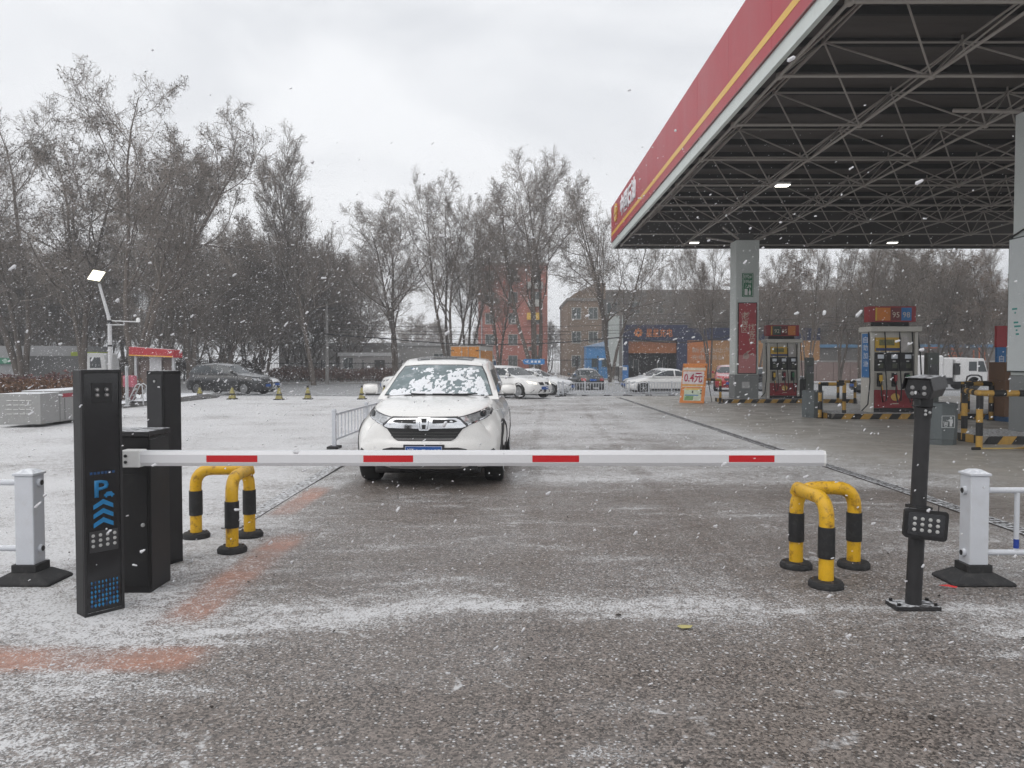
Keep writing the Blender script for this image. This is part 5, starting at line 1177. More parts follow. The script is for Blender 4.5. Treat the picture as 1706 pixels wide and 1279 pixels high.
one('door', lambda b: b.box(hw * .35, -.04, 0, hw * .75, .02, 2.1), M('dark door', (0.06, 0.055, 0.05), 0.6), gh_)
# dark thicket-backed sheds to the right behind the pumps
building('blue_roof_shed', 'low grey shed with a snowy blue roof beyond the pumps', 1345, 1790, 578, 80, 10, M('dark shed wall', (0.17, 0.165, 0.16), 0.85, var=0.15, vs=0.3), 1, 6, (1.6, 1.0), M('snowy blue sheet roof', (0.12, 0.27, 0.46), 0.6, snow=0.3), 1.3, skip=((0, 0), (0, 2), (0, 3), (0, 4)))
lt = thing('fence_wall', 'pale pink panelled boundary wall beyond the pumps', 'wall', (bpt(1480, 72), 72, gz(60)))
for k in range(13):
    x = -10 + k * 1.6
    one('panel', lambda b: b.box(x, 0, 0, x + 1.56, .12, 1.9), M('pinkish steel panel', (0.30, 0.22, 0.20), 0.7, var=0.15, vs=1.5, stretch=(6, 1, 1)), lt)
one('coping', lambda b: b.box(-10.05, -.04, 1.9, 10.85, .16, 2.05), kerb_mat, lt)
orange_txt = M('rust orange lettering', (0.50, 0.13, 0.05), 0.5)
rs = thing('roof_lettering', 'orange rooftop letters above the parked white truck', 'sign', (bpt(1602, 79.5), 79.5, 0))
for k, ch in enumerate('石新山'):
    text('letter', ch, 1.5, orange_txt, rs, TF(-3.2 + k * 2.5, 0, zpx(590, 79.5)), ext=.06)
    one('support', lambda b: b.tube([(-3.2 + k * 2.5, .08, gz(60)), (-3.2 + k * 2.5, .08, zpx(590, 79.5) - .6)], .04, 6), black_flat, rs)
# ---------------------------------------------------------------- the blue charging shop
navy = M('navy cladding', (0.018, 0.027, 0.075), 0.45, var=0.15, vs=1, snow=0.3); shop_or = M('orange shop panel', (0.50, 0.17, 0.05), 0.5, var=0.15, vs=0.8)
shop_or2 = M('tan shop panel', (0.42, 0.22, 0.09), 0.5, var=0.2, vs=1)
Ys = 72.0
sx0, sx1 = bpt(1031, Ys), bpt(1226, Ys); xm = bpt(1130, Ys)
cs = thing('charging_shop', 'navy charging shop with an orange star sign and wide opening', 'shop', (sx0, Ys, gz(60)))
zt = zpx(541, Ys) - gz(60); zl = zpx(567, Ys) - gz(60); zo = zpx(588, Ys) - gz(60)
x1 = sx1 - sx0; xa = bpt(1047, Ys) - sx0; xb = bpt(1128, Ys) - sx0; xc = bpt(1145, Ys) - sx0
one('fascia', lambda b: b.box(0, 0, zl, xc, .5, zt), navy, cs, bevel=.03)
one('pillar', lambda b: b.box(0, .02, 0, xa, .6, zl), navy, cs)
one('pillar', lambda b: b.box(xb, .02, 0, xc - .02, .6, zl), navy, cs)
one('side_fascia', lambda b: b.box(xc + .02, .1, zpx(566, Ys) - gz(60), x1 + 8, .5, zpx(546, Ys) - gz(60)), navy, cs)
one('orange_banner', lambda b: b.box(xa + .02, .3, zo, xb - .02, .42, zl - .1), M('dark orange banner', (0.34, 0.12, 0.04), 0.5, var=0.2, vs=3), cs)
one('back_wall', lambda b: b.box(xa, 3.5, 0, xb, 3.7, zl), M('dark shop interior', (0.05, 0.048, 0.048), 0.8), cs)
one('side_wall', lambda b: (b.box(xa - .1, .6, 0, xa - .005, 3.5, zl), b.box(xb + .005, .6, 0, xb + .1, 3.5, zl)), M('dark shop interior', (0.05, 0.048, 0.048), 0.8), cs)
one('roof', lambda b: b.box(.02, .5, zl + .3, xc, 6, zl + .45), M('snowy shop roof', (0.3, 0.3, 0.3), 0.8, snow=0.9), cs)
for wx_ in (xa + .5, xb - 1.2):
    w = one('window', lambda b: b.box(wx_, 3.44, 1.0, wx_ + 1.0, 3.49, 2.1), win_glass, cs)
    one('window_frame', lambda b: (b.box(wx_ + .47, 3.40, 1.0, wx_ + .53, 3.44, 2.1), b.box(wx_ - .06, 3.40, .94, wx_, 3.44, 2.16), b.box(wx_ + 1.0, 3.40, .94, wx_ + 1.06, 3.44, 2.16)), frame_w, w)
one('orange_panel', lambda b: b.box(xc + .03, .2, .3, xc + 2.35, .3, zpx(567, Ys) - gz(60)), shop_or, cs)
one('orange_panel', lambda b: b.box(xc + 2.38, .2, .3, x1 + 8, .3, zpx(567, Ys) - gz(60)), shop_or2, cs)
orl = M('orange luminous letters', (0.62, 0.20, 0.05), 0.4, emit=(0.8, 0.25, 0.06), es=0.06)
text('sign_lettering', '星星充电', .78, orl, cs, TF(bpt(1098, Ys) - sx0, -.01, (zt + zl) / 2), width=2.5, ext=.06)
star = MB()
sc0 = (bpt(1063, Ys) - sx0, (zt + zl) / 2)
for k in range(8):
    a = 2 * math.pi * k / 8
    star.prism([(sc0[0] + r_ * math.cos(a + d_), sc0[1] + r_ * math.sin(a + d_)) for r_, d_ in ((.14, -.3), (.36, -.30), (.43, 0), (.36, .30), (.14, .3))], -.06, 0)
star.build('star_emblem', orl, cs)
pt = M('pale lettering', (0.50, 0.42, 0.36), 0.5)
text('panel_lettering', '新源电动汽车', .50, pt, cs, TF(bpt(1192, Ys) - sx0, .19, zpx(583, Ys) - gz(60)), width=4.4, ext=.02)
text('panel_lettering', '充电服务站', .46, pt, cs, TF(bpt(1180, Ys) - sx0, .19, zpx(595, Ys) - gz(60)), width=3.1, ext=.02)
gt = M('roof truss steel', (0.12, 0.11, 0.10), 0.6)
one('roof_gantry', lambda b: [b.tube([(.6, .6, zt + .5 + dz), (xc, .6, zt + .5 + dz)], .05, 6) for dz in (0, .55)] + [b.tube([(.6 + k * .55, .6, zt + .5), (.6 + (k + .5) * .55, .6, zt + 1.05), (.6 + (k + 1) * .55, .6, zt + .5)], .03, 5) for k in range(11)] + [b.box(.55, .5, zt - .2, .65, .7, zt + .5), b.box(xc - .2, .5, zt - .2, xc - .1, .7, zt + .5)], gt, cs)
ch_ = thing('charging_post', 'blue charging post standing by the navy shop', 'charger', (bpt(1041, 70), 70, gz(60)))
one('cabinet', lambda b: b.box(-.33, 0, 0, .33, .4, 1.6), M('charger blue', (0.03, 0.17, 0.45), 0.45), ch_, bevel=.03)
one('screen', lambda b: b.box(-.2, -.02, 1.15, .2, -.001, 1.45), white_plain, ch_)
bh = thing('blue_hut', 'small bright blue hut with a snowy gable roof', 'hut', (bpt(1000, 88), 88, gz(60)))
bb_ = M('bright blue panel', (0.05, 0.22, 0.48), 0.5, var=0.1)
one('wall', lambda b: b.box(-1.6, 0, 0, 1.6, 3, zpx(577, 88) - gz(60)), bb_, bh)
one('roof', lambda b: b.prism([(-1.9, zpx(577, 88) - gz(60)), (1.9, zpx(577, 88) - gz(60)), (1.9, zpx(565, 88) - gz(60)), (1.5, zpx(565, 88) - gz(60))], -.2, 3.2), M('snowy blue roof', (0.3, 0.4, 0.55), 0.6, snow=0.8), bh)
for k in (-.7, .5): one('window', lambda b: b.box(k - .3, -.03, 1.3, k + .3, .0, 2.3), win_glass, bh)
bd_ = thing('white_billboard', 'tall white board leaning over the navy shop roof', 'billboard', (bpt(1025, 70.5), 70.5, gz(60)), R(-38))
one('panel', lambda b: b.box(-.75, 0, 1.5, .75, .1, 6.2), M('white board', (0.6, 0.64, 0.62), 0.5, var=0.1), bd_)
one('post', lambda b: (b.box(-.5, .1, 0, -.4, .2, 5), b.box(.4, .1, 0, .5, .2, 5)), black_flat, bd_)
sb = thing('blue_arrow_sign', 'small blue arrow sign on a post by the iron fence', 'sign', (bpt(890, 57), 57, gz(57)))
one('panel', lambda b: b.prism([(-.75, 1.72), (.78, 1.72), (.78, 2.12), (-.75, 2.12), (-.88, 1.92)], 0, .05), M('sign blue', (0.03, 0.20, 0.50), 0.5), sb)
text('sign_lettering', '<', .24, white_plain, sb, TF(-.55, -.003, 1.92), ext=.002)
one('sign_marks', lambda b: [b.box(-.25 + k * .27, -.004, 1.84, -.08 + k * .27, -.0005, 2.0) for k in range(3)], white_plain, sb)
one('post', lambda b: b.tube([(0, .08, 0), (0, .08, 2.1)], .045, 8), metal_grey, sb)
# ---------------------------------------------------------------- iron fence along the far pavement
iron = M('dark iron', (0.030, 0.030, 0.032), 0.6, var=0.2, snow=0.2)
def iron_fence(label, pxa, pxb, Y, h):
    xa, xb = bpt(pxa, Y), bpt(pxb, Y); t_ = thing('iron_fence', label, 'fence', ((xa + xb) / 2, Y, gz(60))); c = (xa + xb) / 2
    n = max(2, int((xb - xa) / 3))
    for k in range(n + 1):
        x = xa + (xb - xa) * k / n - c
        one('post', lambda b: b.box(x - .05, -.05, 0, x + .05, .05, h + .1), iron, t_)
    for z in (.25, h - .25): one('rail', lambda b: b.box(xa - c, -.02, z, xb - c, .02, z + .05), iron, t_)
    pk = MB(); x = xa - c
    while x < xb - c:
        pk.add([(x - .013, -.013, .1), (x + .013, -.013, .1), (x + .013, .013, .1), (x - .013, .013, .1), (x, 0, h)], [(0, 1, 4), (1, 2, 4), (2, 3, 4), (3, 0, 4)]); pk.box(x - .013, -.013, .1, x + .013, .013, h - .1); x += .14
    tag(pk.build('picket', iron, t_), kind='stuff')
iron_fence('dark iron picket fence in front of the red block', 806, 960, 71.0, 2.3)
iron_fence('dark iron gate fence in front of the blue hut', 962, 1030, 71.0, 2.4)
iron_fence('dark iron picket fence in front of the pale gatehouse', 540, 800, 70.8, 2.0)
iron_fence('long dark iron fence behind the black suv', 250, 536, 70.8, 2.0)
# ---------------------------------------------------------------- picket railings on the yard edge
picket_rail('white picket railing between the turning suv and parked white car', onG(938, 39.6), R(0), 3, 1.15, h=.74, pick=7)
picket_rail('white picket railing in front of the parked white car', onG(1043, 39.9), R(0), 3, 1.2, h=.74, pick=7)
q = onG(928, 36.9)
picket_rail('short white picket railing end beside the turning suv', onG(930, 38.4), R(60), 1, .55, h=.74, pick=2)
# ---------------------------------------------------------------- trucks
or_box = M('orange box body', (0.52, 0.20, 0.02), 0.55, var=0.12, vs=0.8, dirt=0.2, dcol=(0.3, 0.12, 0.03))
def box_truck(name, label, loc, rz, W, Hb, Lb, side_m, door_m, cabm):
    t_ = thing(name, label, 'truck', loc, rz)
    one('box_body', lambda b: b.box(-W / 2, 0, .95, W / 2, Lb, Hb), side_m, t_, bevel=.02)
    for s_ in (-1, 1):
        d = one('rear_door', lambda b: b.box(min(s_ * .015, s_ * (W / 2 - .06)), -.04, 1.02, max(s_ * .015, s_ * (W / 2 - .06)), -.001, Hb - .08), door_m, t_, bevel=.008)
        one('door_bar', lambda b: b.tube([(s_ * .25, -.06, 1.05), (s_ * .25, -.06, Hb - .1)], .018, 6), metal_grey, d)
        for z in (1.3, Hb - .4): one('hinge', lambda b: b.box(min(s_ * (W / 2 - .3), s_ * (W / 2 - .02)), -.055, z, max(s_ * (W / 2 - .3), s_ * (W / 2 - .02)), -.041, z + .06), black_flat, d)
        one('side_panel', lambda b: b.box(min(s_ * (W / 2 + .001), s_ * (W / 2 + .012)), .25, 1.2, max(s_ * (W / 2 + .001), s_ * (W / 2 + .012)), Lb - .3, Hb - .35), door_m, t_)
        for y in (.9, Lb + .8):
            wheel(t_, s_ * (W / 2 - .25), y, .42, s_, .25)
        one('tail_lamp', lambda b: b.box(s_ * (W / 2 - .2) - .12, -.02, .75, s_ * (W / 2 - .2) + .12, .03, .88), tail_red, t_)
    one('roof_edge', lambda b: b.box(-W / 2 - .03, -.03, Hb, W / 2 + .03, Lb + .03, Hb + .06), M('dark roof edge', (0.1, 0.09, 0.08), 0.6, snow=0.5), t_)
    one('chassis', lambda b: b.box(-W / 2 + .3, .1, .55, W / 2 - .3, Lb + 1.6, .949), black_flat, t_)
    cb = one('cab', lambda b: b.prism([(Lb + .15, .6), (Lb + 1.75, .6), (Lb + 1.75, 1.35), (Lb + 1.45, 2.1), (Lb + .15, 2.15)], -W / 2 + .1, W / 2 - .1, 'x'), cabm, t_, bevel=.05)
    for s_ in (-1, 1): one('cab_window', lambda b: b.prism([(Lb + .5, 1.35), (Lb + 1.55, 1.35), (Lb + 1.35, 1.95), (Lb + .5, 1.95)], s_ * (W / 2 - .098), s_ * (W / 2 - .09), 'x'), glass_car, cb)
    one('windscreen', lambda b: b.prism([(Lb + 1.765, 1.4), (Lb + 1.775, 1.4), (Lb + 1.49, 2.05), (Lb + 1.48, 2.05)], -W / 2 + .2, W / 2 - .2, 'x'), glass_car, cb)
    return t_
Yt = 56.0
box_truck('box_truck', 'box truck with orange rear doors seen over the white suv', onG(775, Yt, .012), R(-12), 2.25, zpx(576, Yt) - gz(Yt), 4.2, M('pale box side', (0.45, 0.43, 0.40), 0.6, snow=0.3), or_box, wp)
def tanker(label, px, Y):
    t_ = thing('white_truck', label, 'truck', onG(px, Y, .012))
    ww = M('white truck paint', (0.66, 0.66, 0.66), 0.45, var=0.06, dirt=0.25, dcol=(0.42, 0.40, 0.38), snow=0.3)
    one('box_body', lambda b: b.box(-5.2, 0, .75, -1.75, 2.0, 2.25), ww, t_, bevel=.12)
    hb = one('hatch', lambda b: b.box(-3.0, -.03, 1.25, -2.1, -.001, 1.85), M('grey hatch', (0.12, 0.13, 0.12), 0.5), t_, bevel=.03)
    one('rear_unit', lambda b: b.box(-1.74, .1, .8, -1.1, 1.9, 2.1), ww, t_, bevel=.06)
    cb = one('cab', lambda b: b.prism([(-1.0, .55), (1.05, .55), (1.1, 1.15), (.82, 2.05), (-.85, 2.12), (-1.0, 2.0)], 0, 2.0, 'y'), ww, t_, bevel=.06)
    one('cab_window', lambda b: b.prism([(-.15, 1.25), (.35, 1.25), (.35, 1.85), (-.15, 1.85)], -.012, -.001, 'y'), glass_car, cb)
    one('windscreen', lambda b: b.prism([(.45, 1.2), (1.0, 1.2), (.78, 1.88), (.45, 1.88)], -.012, -.001, 'y'), glass_car, cb)
    one('mirror', lambda b: b.box(1.08, -.2, 1.1, 1.16, -.08, 1.5), black_flat, cb)
    one('exhaust', lambda b: b.box(-.98 - .1, -.05, 1.0, -.72, .15, 1.75), black_flat, t_, bevel=.03)
    one('chassis', lambda b: b.box(-5.1, .3, .4, 1.0, 1.7, .749), black_flat, t_)
    for x in (-4.2, -3.2, .2):
        for yy, s_ in ((.12, -1), (1.88, 1)):
            wb_ = one('wheel', lambda b: b.lathe([(.25, -.12), (.42, -.12), (.45, -.08), (.45, .08), (.42, .12), (.25, .12)], 24, (x, yy, .45), 'y'), tyre_mat, t_, smooth=40)
            one('rim', lambda b: b.lathe([(.24, -.10), (.22, 0), (.24, .10)], 20, (x, yy, .45), 'y'), rim_mat, wb_, smooth=40)
    one('mudguard', lambda b: b.prism([(-.35, .55), (-.3, .9), (-.05, 1.02), (.45, 1.02), (.7, .9), (.75, .55), (.68, .55), (.6, .84), (.42, .94), (-.02, .94), (-.22, .84), (-.28, .55)], -.03, .25, 'y'), black_flat, t_)
    return t_
tanker('white truck with square hatch parked beyond the pumps', 1618, 49.0)
# ---------------------------------------------------------------- left: cabinet, kiosk, lamp, odds and ends
cab_m = M('grey steel cabinet', (0.30, 0.30, 0.295), 0.5, var=0.08, vs=2, snow=0.9, dirt=0.2, dcol=(0.22, 0.21, 0.2))
ca = gnd(68, 704, .12)
ec = thing('power_cabinet', 'low grey steel power cabinet with louvres and snowy top', 'cabinet', (ca.x, ca.y, gz(24) + .12), R(4))
one('front_box', lambda b: b.box(-1.0, 0, 0, 0, .9, .76), cab_m, ec, bevel=.012)
one('rear_box', lambda b: b.box(-.95, .91, 0, .02, 3.6, .80), cab_m, ec, bevel=.012)
for r_ in range(4):
    for c_ in range(4): one('louvre', lambda b: b.prism([(0, .60 - r_ * .11), (-.016, .585 - r_ * .11), (0, .575 - r_ * .11)], -.80 + c_ * .155, -.68 + c_ * .155, 'x'), M('louvre', (0.52, 0.52, 0.51), 0.5), ec)
one('red_band', lambda b: b.box(.021, 1.0, .62, .026, 3.4, .72), M('red band', (0.30, 0.02, 0.04), 0.5), ec)
one('door_seam', lambda b: b.box(.021, 1.1, .04, .024, 1.12, .6), black_flat, ec)
lpx = onG(184, 28.0); lpx.z = gz(24) + .12
lm = thing('lamp_post', 'white lamp post with a lit floodlight and a small camera arm', 'street lamp', lpx)
pw = M('white lamp post', (0.50, 0.50, 0.50), 0.5, var=0.08)
zA, zB, zC = zpx(537, 28), zpx(487, 28), zpx(459, 28)
lx = lpx.x; z0 = lpx.z
one('pole', lambda b: b.tube([(0, 0, 0), (0, 0, zA - z0), (-.05, 0, zpx(525, 28) - z0), (-.28, 0, zB - z0), (-.36, 0, zC - z0 - .3)], [.075, .07, .06, .05, .045], 12), pw, lm, smooth=50)
one('collar', lambda b: (b.lathe([(.085, zA - z0 - .05), (.085, zA - z0 + .08)], 12), b.lathe([(.078, 2.1), (.082, 2.16)], 12)), black_flat, lm)
ar = one('camera_arm', lambda b: (b.tube([(0, 0, zpx(534, 28) - z0), (1.0, 0, zpx(536, 28) - z0)], .022, 8), b.tube([(-.12, 0, zpx(541, 28) - z0), (.55, 0, zpx(541, 28) - z0)], .02, 8), b.tube([(.52, 0, zpx(541, 28) - z0), (.52, 0, zpx(535, 28) - z0)], .016, 6)), pw, lm)
one('camera_dome', lambda b: b.lathe([(.03, -.02), (.07, 0), (.07, .10), (.04, .15)], 12, (1.05, 0, zpx(536, 28) - z0)), white_plain, ar, smooth=50)
HT = Matrix.Translation((-.46, 0, zC - z0)) @ Matrix.Rotation(R(10), 4, 'Y') @ Matrix.Rotation(R(-38), 4, 'X')
fl = one('floodlight', lambda b: b.box(-.25, -.0, -.26, .25, .10, .26, HT), M('lamp back', (0.10, 0.095, 0.08), 0.6), lm, bevel=.01)
one('lit_panel', lambda b: b.box(-.225, -.012, -.235, .225, -.001, .235, HT), M('lit flood panel', (0.9, 0.9, 0.8), 0.3, emit=(1.0, 0.92, 0.66), es=1.6), fl)
kx = onG(258, 36.0); kx.z = gz(24) + .12
kk = thing('notice_kiosk', 'grey notice kiosk with a red sloping roof board', 'kiosk', kx, R(-8))
red_b = M('kiosk red', (0.36, 0.02, 0.03), 0.5, snow=0.2)
hk = zpx(578, 36) - kx.z
one('roof_board', lambda b: b.prism([(-1.12, hk - .42), (1.12, hk - .50), (1.12, hk - .14), (-1.12, hk + .02)], -.3, .5), red_b, kk, bevel=.02)
one('yellow_line', lambda b: b.prism([(-1.12, hk - .40), (1.12, hk - .48), (1.12, hk - .44), (-1.12, hk - .36)], -.305, -.3005), yel_p, kk)
one('post', lambda b: b.box(-1.02, -.05, 0, -.9, .07, hk - .4), metal_grey, kk); one('post', lambda b: b.box(.9, -.05, 0, 1.02, .07, hk - .47), metal_grey, kk)
one('notice_panel', lambda b: b.box(-.25, -.02, .5, .35, .04, hk - .46), M('notice print', (0.40, 0.40, 0.41), 0.5, var=0.3, vs=9), kk)
one('back_panel', lambda b: b.box(-.9, .1, .3, .9, .16, hk - .5), M('brown panel', (0.11, 0.08, 0.07), 0.6), kk)
hb = thing('hydrant_box', 'pink and red hydrant box on a stand on the pavement', 'hydrant', onG(213, 30.0, .18))
one('box', lambda b: b.box(-.22, 0, .52, .22, .3, .98), M('faded red box', (0.42, 0.10, 0.14), 0.5, var=0.1), hb, bevel=.04)
one('stand', lambda b: b.box(-.15, .05, 0, .15, .28, .52), M('dull red stand', (0.10, 0.02, 0.025), 0.6), hb, bevel=.02)
one('seam', lambda b: b.box(.07, -.006, .54, .085, 0.0, .96), black_flat, hb)
wbp = thing('steel_bollard', 'thin steel bollard beside the hydrant box', 'bollard', onG(211, 27.0, .10))
one('post', lambda b: b.lathe([(.055, 0), (.055, 1.36), (.06, 1.37), (.06, 1.41), (.03, 1.44)], 14), metal_grey, wbp, smooth=50)
one('base', lambda b: b.lathe([(.10, 0), (.10, .03), (.06, .05)], 14), metal_grey, wbp)
ld = thing('folding_rack', 'folded metal rack leaning by the control post', 'rack', onG(234, 28.3, .10))
for s_ in (-.16, .16):
    one('leg', lambda b: b.tube([(-.45, s_, 0), (-.1, s_, .72), (.02, s_, .78), (.14, s_, .70), (.17, s_, 0)], .025, 8), metal_grey, ld, smooth=50)
for z in (.15, .35, .55): one('rung', lambda b: b.tube([(-.45 + z * .45, -.16, z), (-.45 + z * .45, .16, z)], .018, 6), metal_grey, ld)
one('shelf', lambda b: b.box(-.35, -.16, .08, .17, .16, .12), black_flat, ld)
bk = thing('bicycle_stand', 'bent black hoop stand beside the power cabinet', 'stand', onG(2, 20.2, .10))
one('hoop', lambda b: b.tube([(-.35, 0, 0), (-.35, 0, .28), (-.25, 0, .36), (0, 0, .36), (.10, 0, .28), (.10, 0, 0)], .02, 8), black_flat, bk, smooth=50)
# cones, joined by low chain
con_y = M('cone yellow', (0.30, 0.26, 0.08), 0.5, var=0.15, snow=0.2)
cone_px = ((333, 665), (387, 665), (465, 666), (513, 665), (603, 665), (640, 664))
cpos_ = []
for k, (cx_, cy_) in enumerate(cone_px):
    p = gnd(cx_, cy_); cpos_.append(p)
    t_ = thing('traffic_cone', ('yellow and black cone before the rear door of the black suv', 'yellow and black cone before the front wheel of the black suv', 'first yellow and black cone past the nose of the black suv', 'second yellow and black cone past the nose of the black suv', 'yellow and black cone at the far end of the picket railing', 'yellow and black cone hidden behind the large white suv')[k], 'cone', p, group='cones along the yard edge')
    one('base', lambda b: b.box(-.2, -.2, 0, .2, .2, .05), rubber, t_, bevel=.01)
    def fr(b, z0_, z1_, e=0):
        w0, w1 = .15 - .13 * z0_ / .62 + e, .15 - .13 * z1_ / .62 + e
        b.add([(-w0, -w0, z0_), (w0, -w0, z0_), (w0, w0, z0_), (-w0, w0, z0_), (-w1, -w1, z1_), (w1, -w1, z1_), (w1, w1, z1_), (-w1, w1, z1_)], [(0, 1, 2, 3), (4, 5, 6, 7)] + [(i, (i + 1) % 4, (i + 1) % 4 + 4, i + 4) for i in range(4)])
    one('body', lambda b: fr(b, .05, .55), con_y, t_)
    one('black_tip', lambda b: fr(b, .552, .64, .015), black_flat, t_)
    one('black_band', lambda b: fr(b, .20, .28, .003), black_flat, t_)
for k in range(len(cpos_) - 1):
    a, b2 = cpos_[k] + Vector((0, 0, .45)), cpos_[k + 1] + Vector((0, 0, .45))
    tag(one('chain', lambda b: b.tube([a.lerp(b2, s / 8) - Vector((0, 0, .25 * 4 * s / 8 * (1 - s / 8))) for s in range(9)], .012, 5), metal_grey), ('pale chain hanging in front of the black suv', 'pale chain from the suv wheel to the next cone', 'pale chain between the two cones past the black suv', 'long pale chain reaching to the picket railing', 'short pale chain behind the large white suv')[k], 'chain', 'chains between the cones')
# left street: green signs, lime and white truck cabs
Yl = 64.0
gsb = thing('green_shop', 'grey shop front with two green sign bands behind trees', 'shop', (bpt(50, 59), 59, gz(59)))
wl = bpt(118, 59) - bpt(-60, 59)
one('wall', lambda b: b.box(-wl / 2, 0, 0, wl / 2, 4, zpx(576, 59) - gz(59)), M('pale grey shop wall', (0.30, 0.30, 0.31), 0.7, var=0.15, vs=0.4), gsb)
gr_ = M('shop green', (0.02, 0.20, 0.11), 0.5, var=0.2)
for (a0, a1, b0, b1) in ((60, 112, 600, 609), (70, 108, 618, 624), (-40, 42, 596, 606)):
    Yq = 59.0; q = one('sign_band', lambda b: b.box(bpt(a0, Yq) - bpt(50, Yq), -.15, zpx(b1, Yq) - gz(59), bpt(a1, Yq) - bpt(50, Yq), -.001, zpx(b0, Yq) - gz(59)), gr_, gsb)
    for k in range(4):
        xx = bpt(a0 + (a1 - a0) * (k + .5) / 4, Yq) - bpt(50, Yq); zc_ = (zpx(b0, Yq) + zpx(b1, Yq)) / 2 - gz(59)
        one('sign_mark', lambda b: b.prism(circ((xx, zc_), .18, 10), -.17, -.152), M('pale green mark', (0.35, 0.5, 0.42), 0.5), q)
lc = thing('lime_loader', 'lime green cabbed vehicle behind the display post', 'truck', onG(143, 56.0))
lime = M('lime paint', (0.33, 0.42, 0.02), 0.45, var=0.12)
zz_ = zpx(586, 56) - gz(56)
one('cab', lambda b: (b.box(-1.1, 0, .6, -.15, 1.8, 1.5), b.box(-1.1, 0, 2.1, .9, 1.8, zz_), b.box(-1.1, 0, 1.5, -1.0, .1, 2.1), b.box(-.25, 0, 1.5, -.15, .1, 2.1), b.box(.2, 0, 1.4, .9, 1.8, 2.1)), lime, lc, bevel=.03)
one('window', lambda b: b.box(-1.0, .05, 1.5, -.25, .08, 2.1), glass_car, lc)
one('chassis', lambda b: b.box(-1.2, .2, .4, 1.1, 1.6, .8), black_flat, lc)
for x in (-.8, .7): wheel(lc, x, .2, .45, 1, .3)
wc = thing('white_cab_truck', 'white truck cab beside the lime vehicle behind the display post', 'truck', onG(162, 53.0))
z2 = zpx(588, 53) - gz(53)
cb = one('cab', lambda b: b.prism([(-.75, .5), (.6, .5), (.62, 1.3), (.5, z2 - .1), (.35, z2), (-.75, z2)], 0, 1.9, 'y'), wp, wc, bevel=.06)
one('side_window', lambda b: b.prism([(-.5, 1.45), (.3, 1.45), (.22, z2 - .3), (-.5, z2 - .3)], -.012, -.001), glass_car, cb)
one('box_body', lambda b: b.box(-5, .1, .9, -.8, 1.8, z2 - .2), M('grey truck bed', (0.12, 0.12, 0.12), 0.6), wc)
for x in (-4, .0): wheel(wc, x, .1, .42, 1, .25)
# overhead wires
wire = M('overhead wire', (0.02, 0.02, 0.02), 0.7)
def cable(label, pts, r=.03):
    P_ = []
    for i in range(len(pts) - 1):
        a, b2, sag = pts[i][0], pts[i + 1][0], pts[i][1]
        for s in range(12): t0 = s / 12; P_.append(a.lerp(b2, t0) - Vector((0, 0, sag * 4 * t0 * (1 - t0))))
    P_.append(pts[-1][0])
    tag(one('overhead_cable', lambda b: b.tube(P_, r, 5), wire), label, 'cable')
cable('thick dark cable sagging across the red block', [(at(540, 556, 64), .0), (at(740, 572, 64), .3), (at(1040, 561, 64), .6), (at(1230, 556, 64), .2)], .05)
for k, (a0, b0) in enumerate(((548, 536), (553, 541), (541, 527), (560, 549))):
    cable(('thin wire at mid height across the works building', 'thin wire just under the upper wires', 'topmost thin wire before the works building', 'thin wire just above the thick cable')[k], [(at(560, a0, 65), .2), (at(1030, b0 + 14, 65), .3), (at(1700, b0 - 20, 65), .2)], .018)
for (px, Y, h_, lab) in ((545, 64.3, 7.0, 'utility pole left of the gatehouse carrying the wires'), (1034, 65.3, 7.4, 'utility pole by the white board carrying the wires')):
    t_ = thing('utility_pole', lab, 'utility pole', onG(px, Y))
    one('pole', lambda b: b.tube([(0, 0, 0), (0, 0, h_)], [.16, .11], 10), M('concrete pole', (0.25, 0.24, 0.23), 0.8), t_, smooth=40)
    one('crossarm', lambda b: b.box(-.8, -.05, h_ - .6, .8, .05, h_ - .5), black_flat, t_)
# ================================================================ trees
bark = M('grey brown bark', (0.120, 0.098, 0.082), 0.9, var=0.3, vs=1.5, bump=0.4, bs=14, dirt=0.3, dcol=(0.17, 0.15, 0.135), island=0.15)
twig = M('twig bark', (0.245, 0.210, 0.183), 0.9, var=0.2, vs=0.5, island=0.35)
leaf_b = M('withered leaves', (0.105, 0.085, 0.058), 0.8, var=0.3, vs=0.4, island=0.5)
leaf_d = M('dark withered leaves', (0.060, 0.055, 0.040), 0.8, var=0.3, vs=0.4, island=0.5)
leaf_r = M('rust leaves', (0.13, 0.075, 0.045), 0.8, var=0.3, vs=0.4, island=0.5)
def nrm(v): return v / np.maximum(np.linalg.norm(v, axis=-1, keepdims=True), 1e-9)
def lines(rng, start, d, length, n, up, wob, droop=0.0):
    pts = [start]; d = nrm(d)
    for i in range(n - 1):
        d = nrm(d + np.array([0, 0, up - droop * i]) + wob * rng.normal(size=d.shape))
        pts.append(pts[-1] + d * (length / (n - 1))[:, None])
    return np.stack(pts, 1)
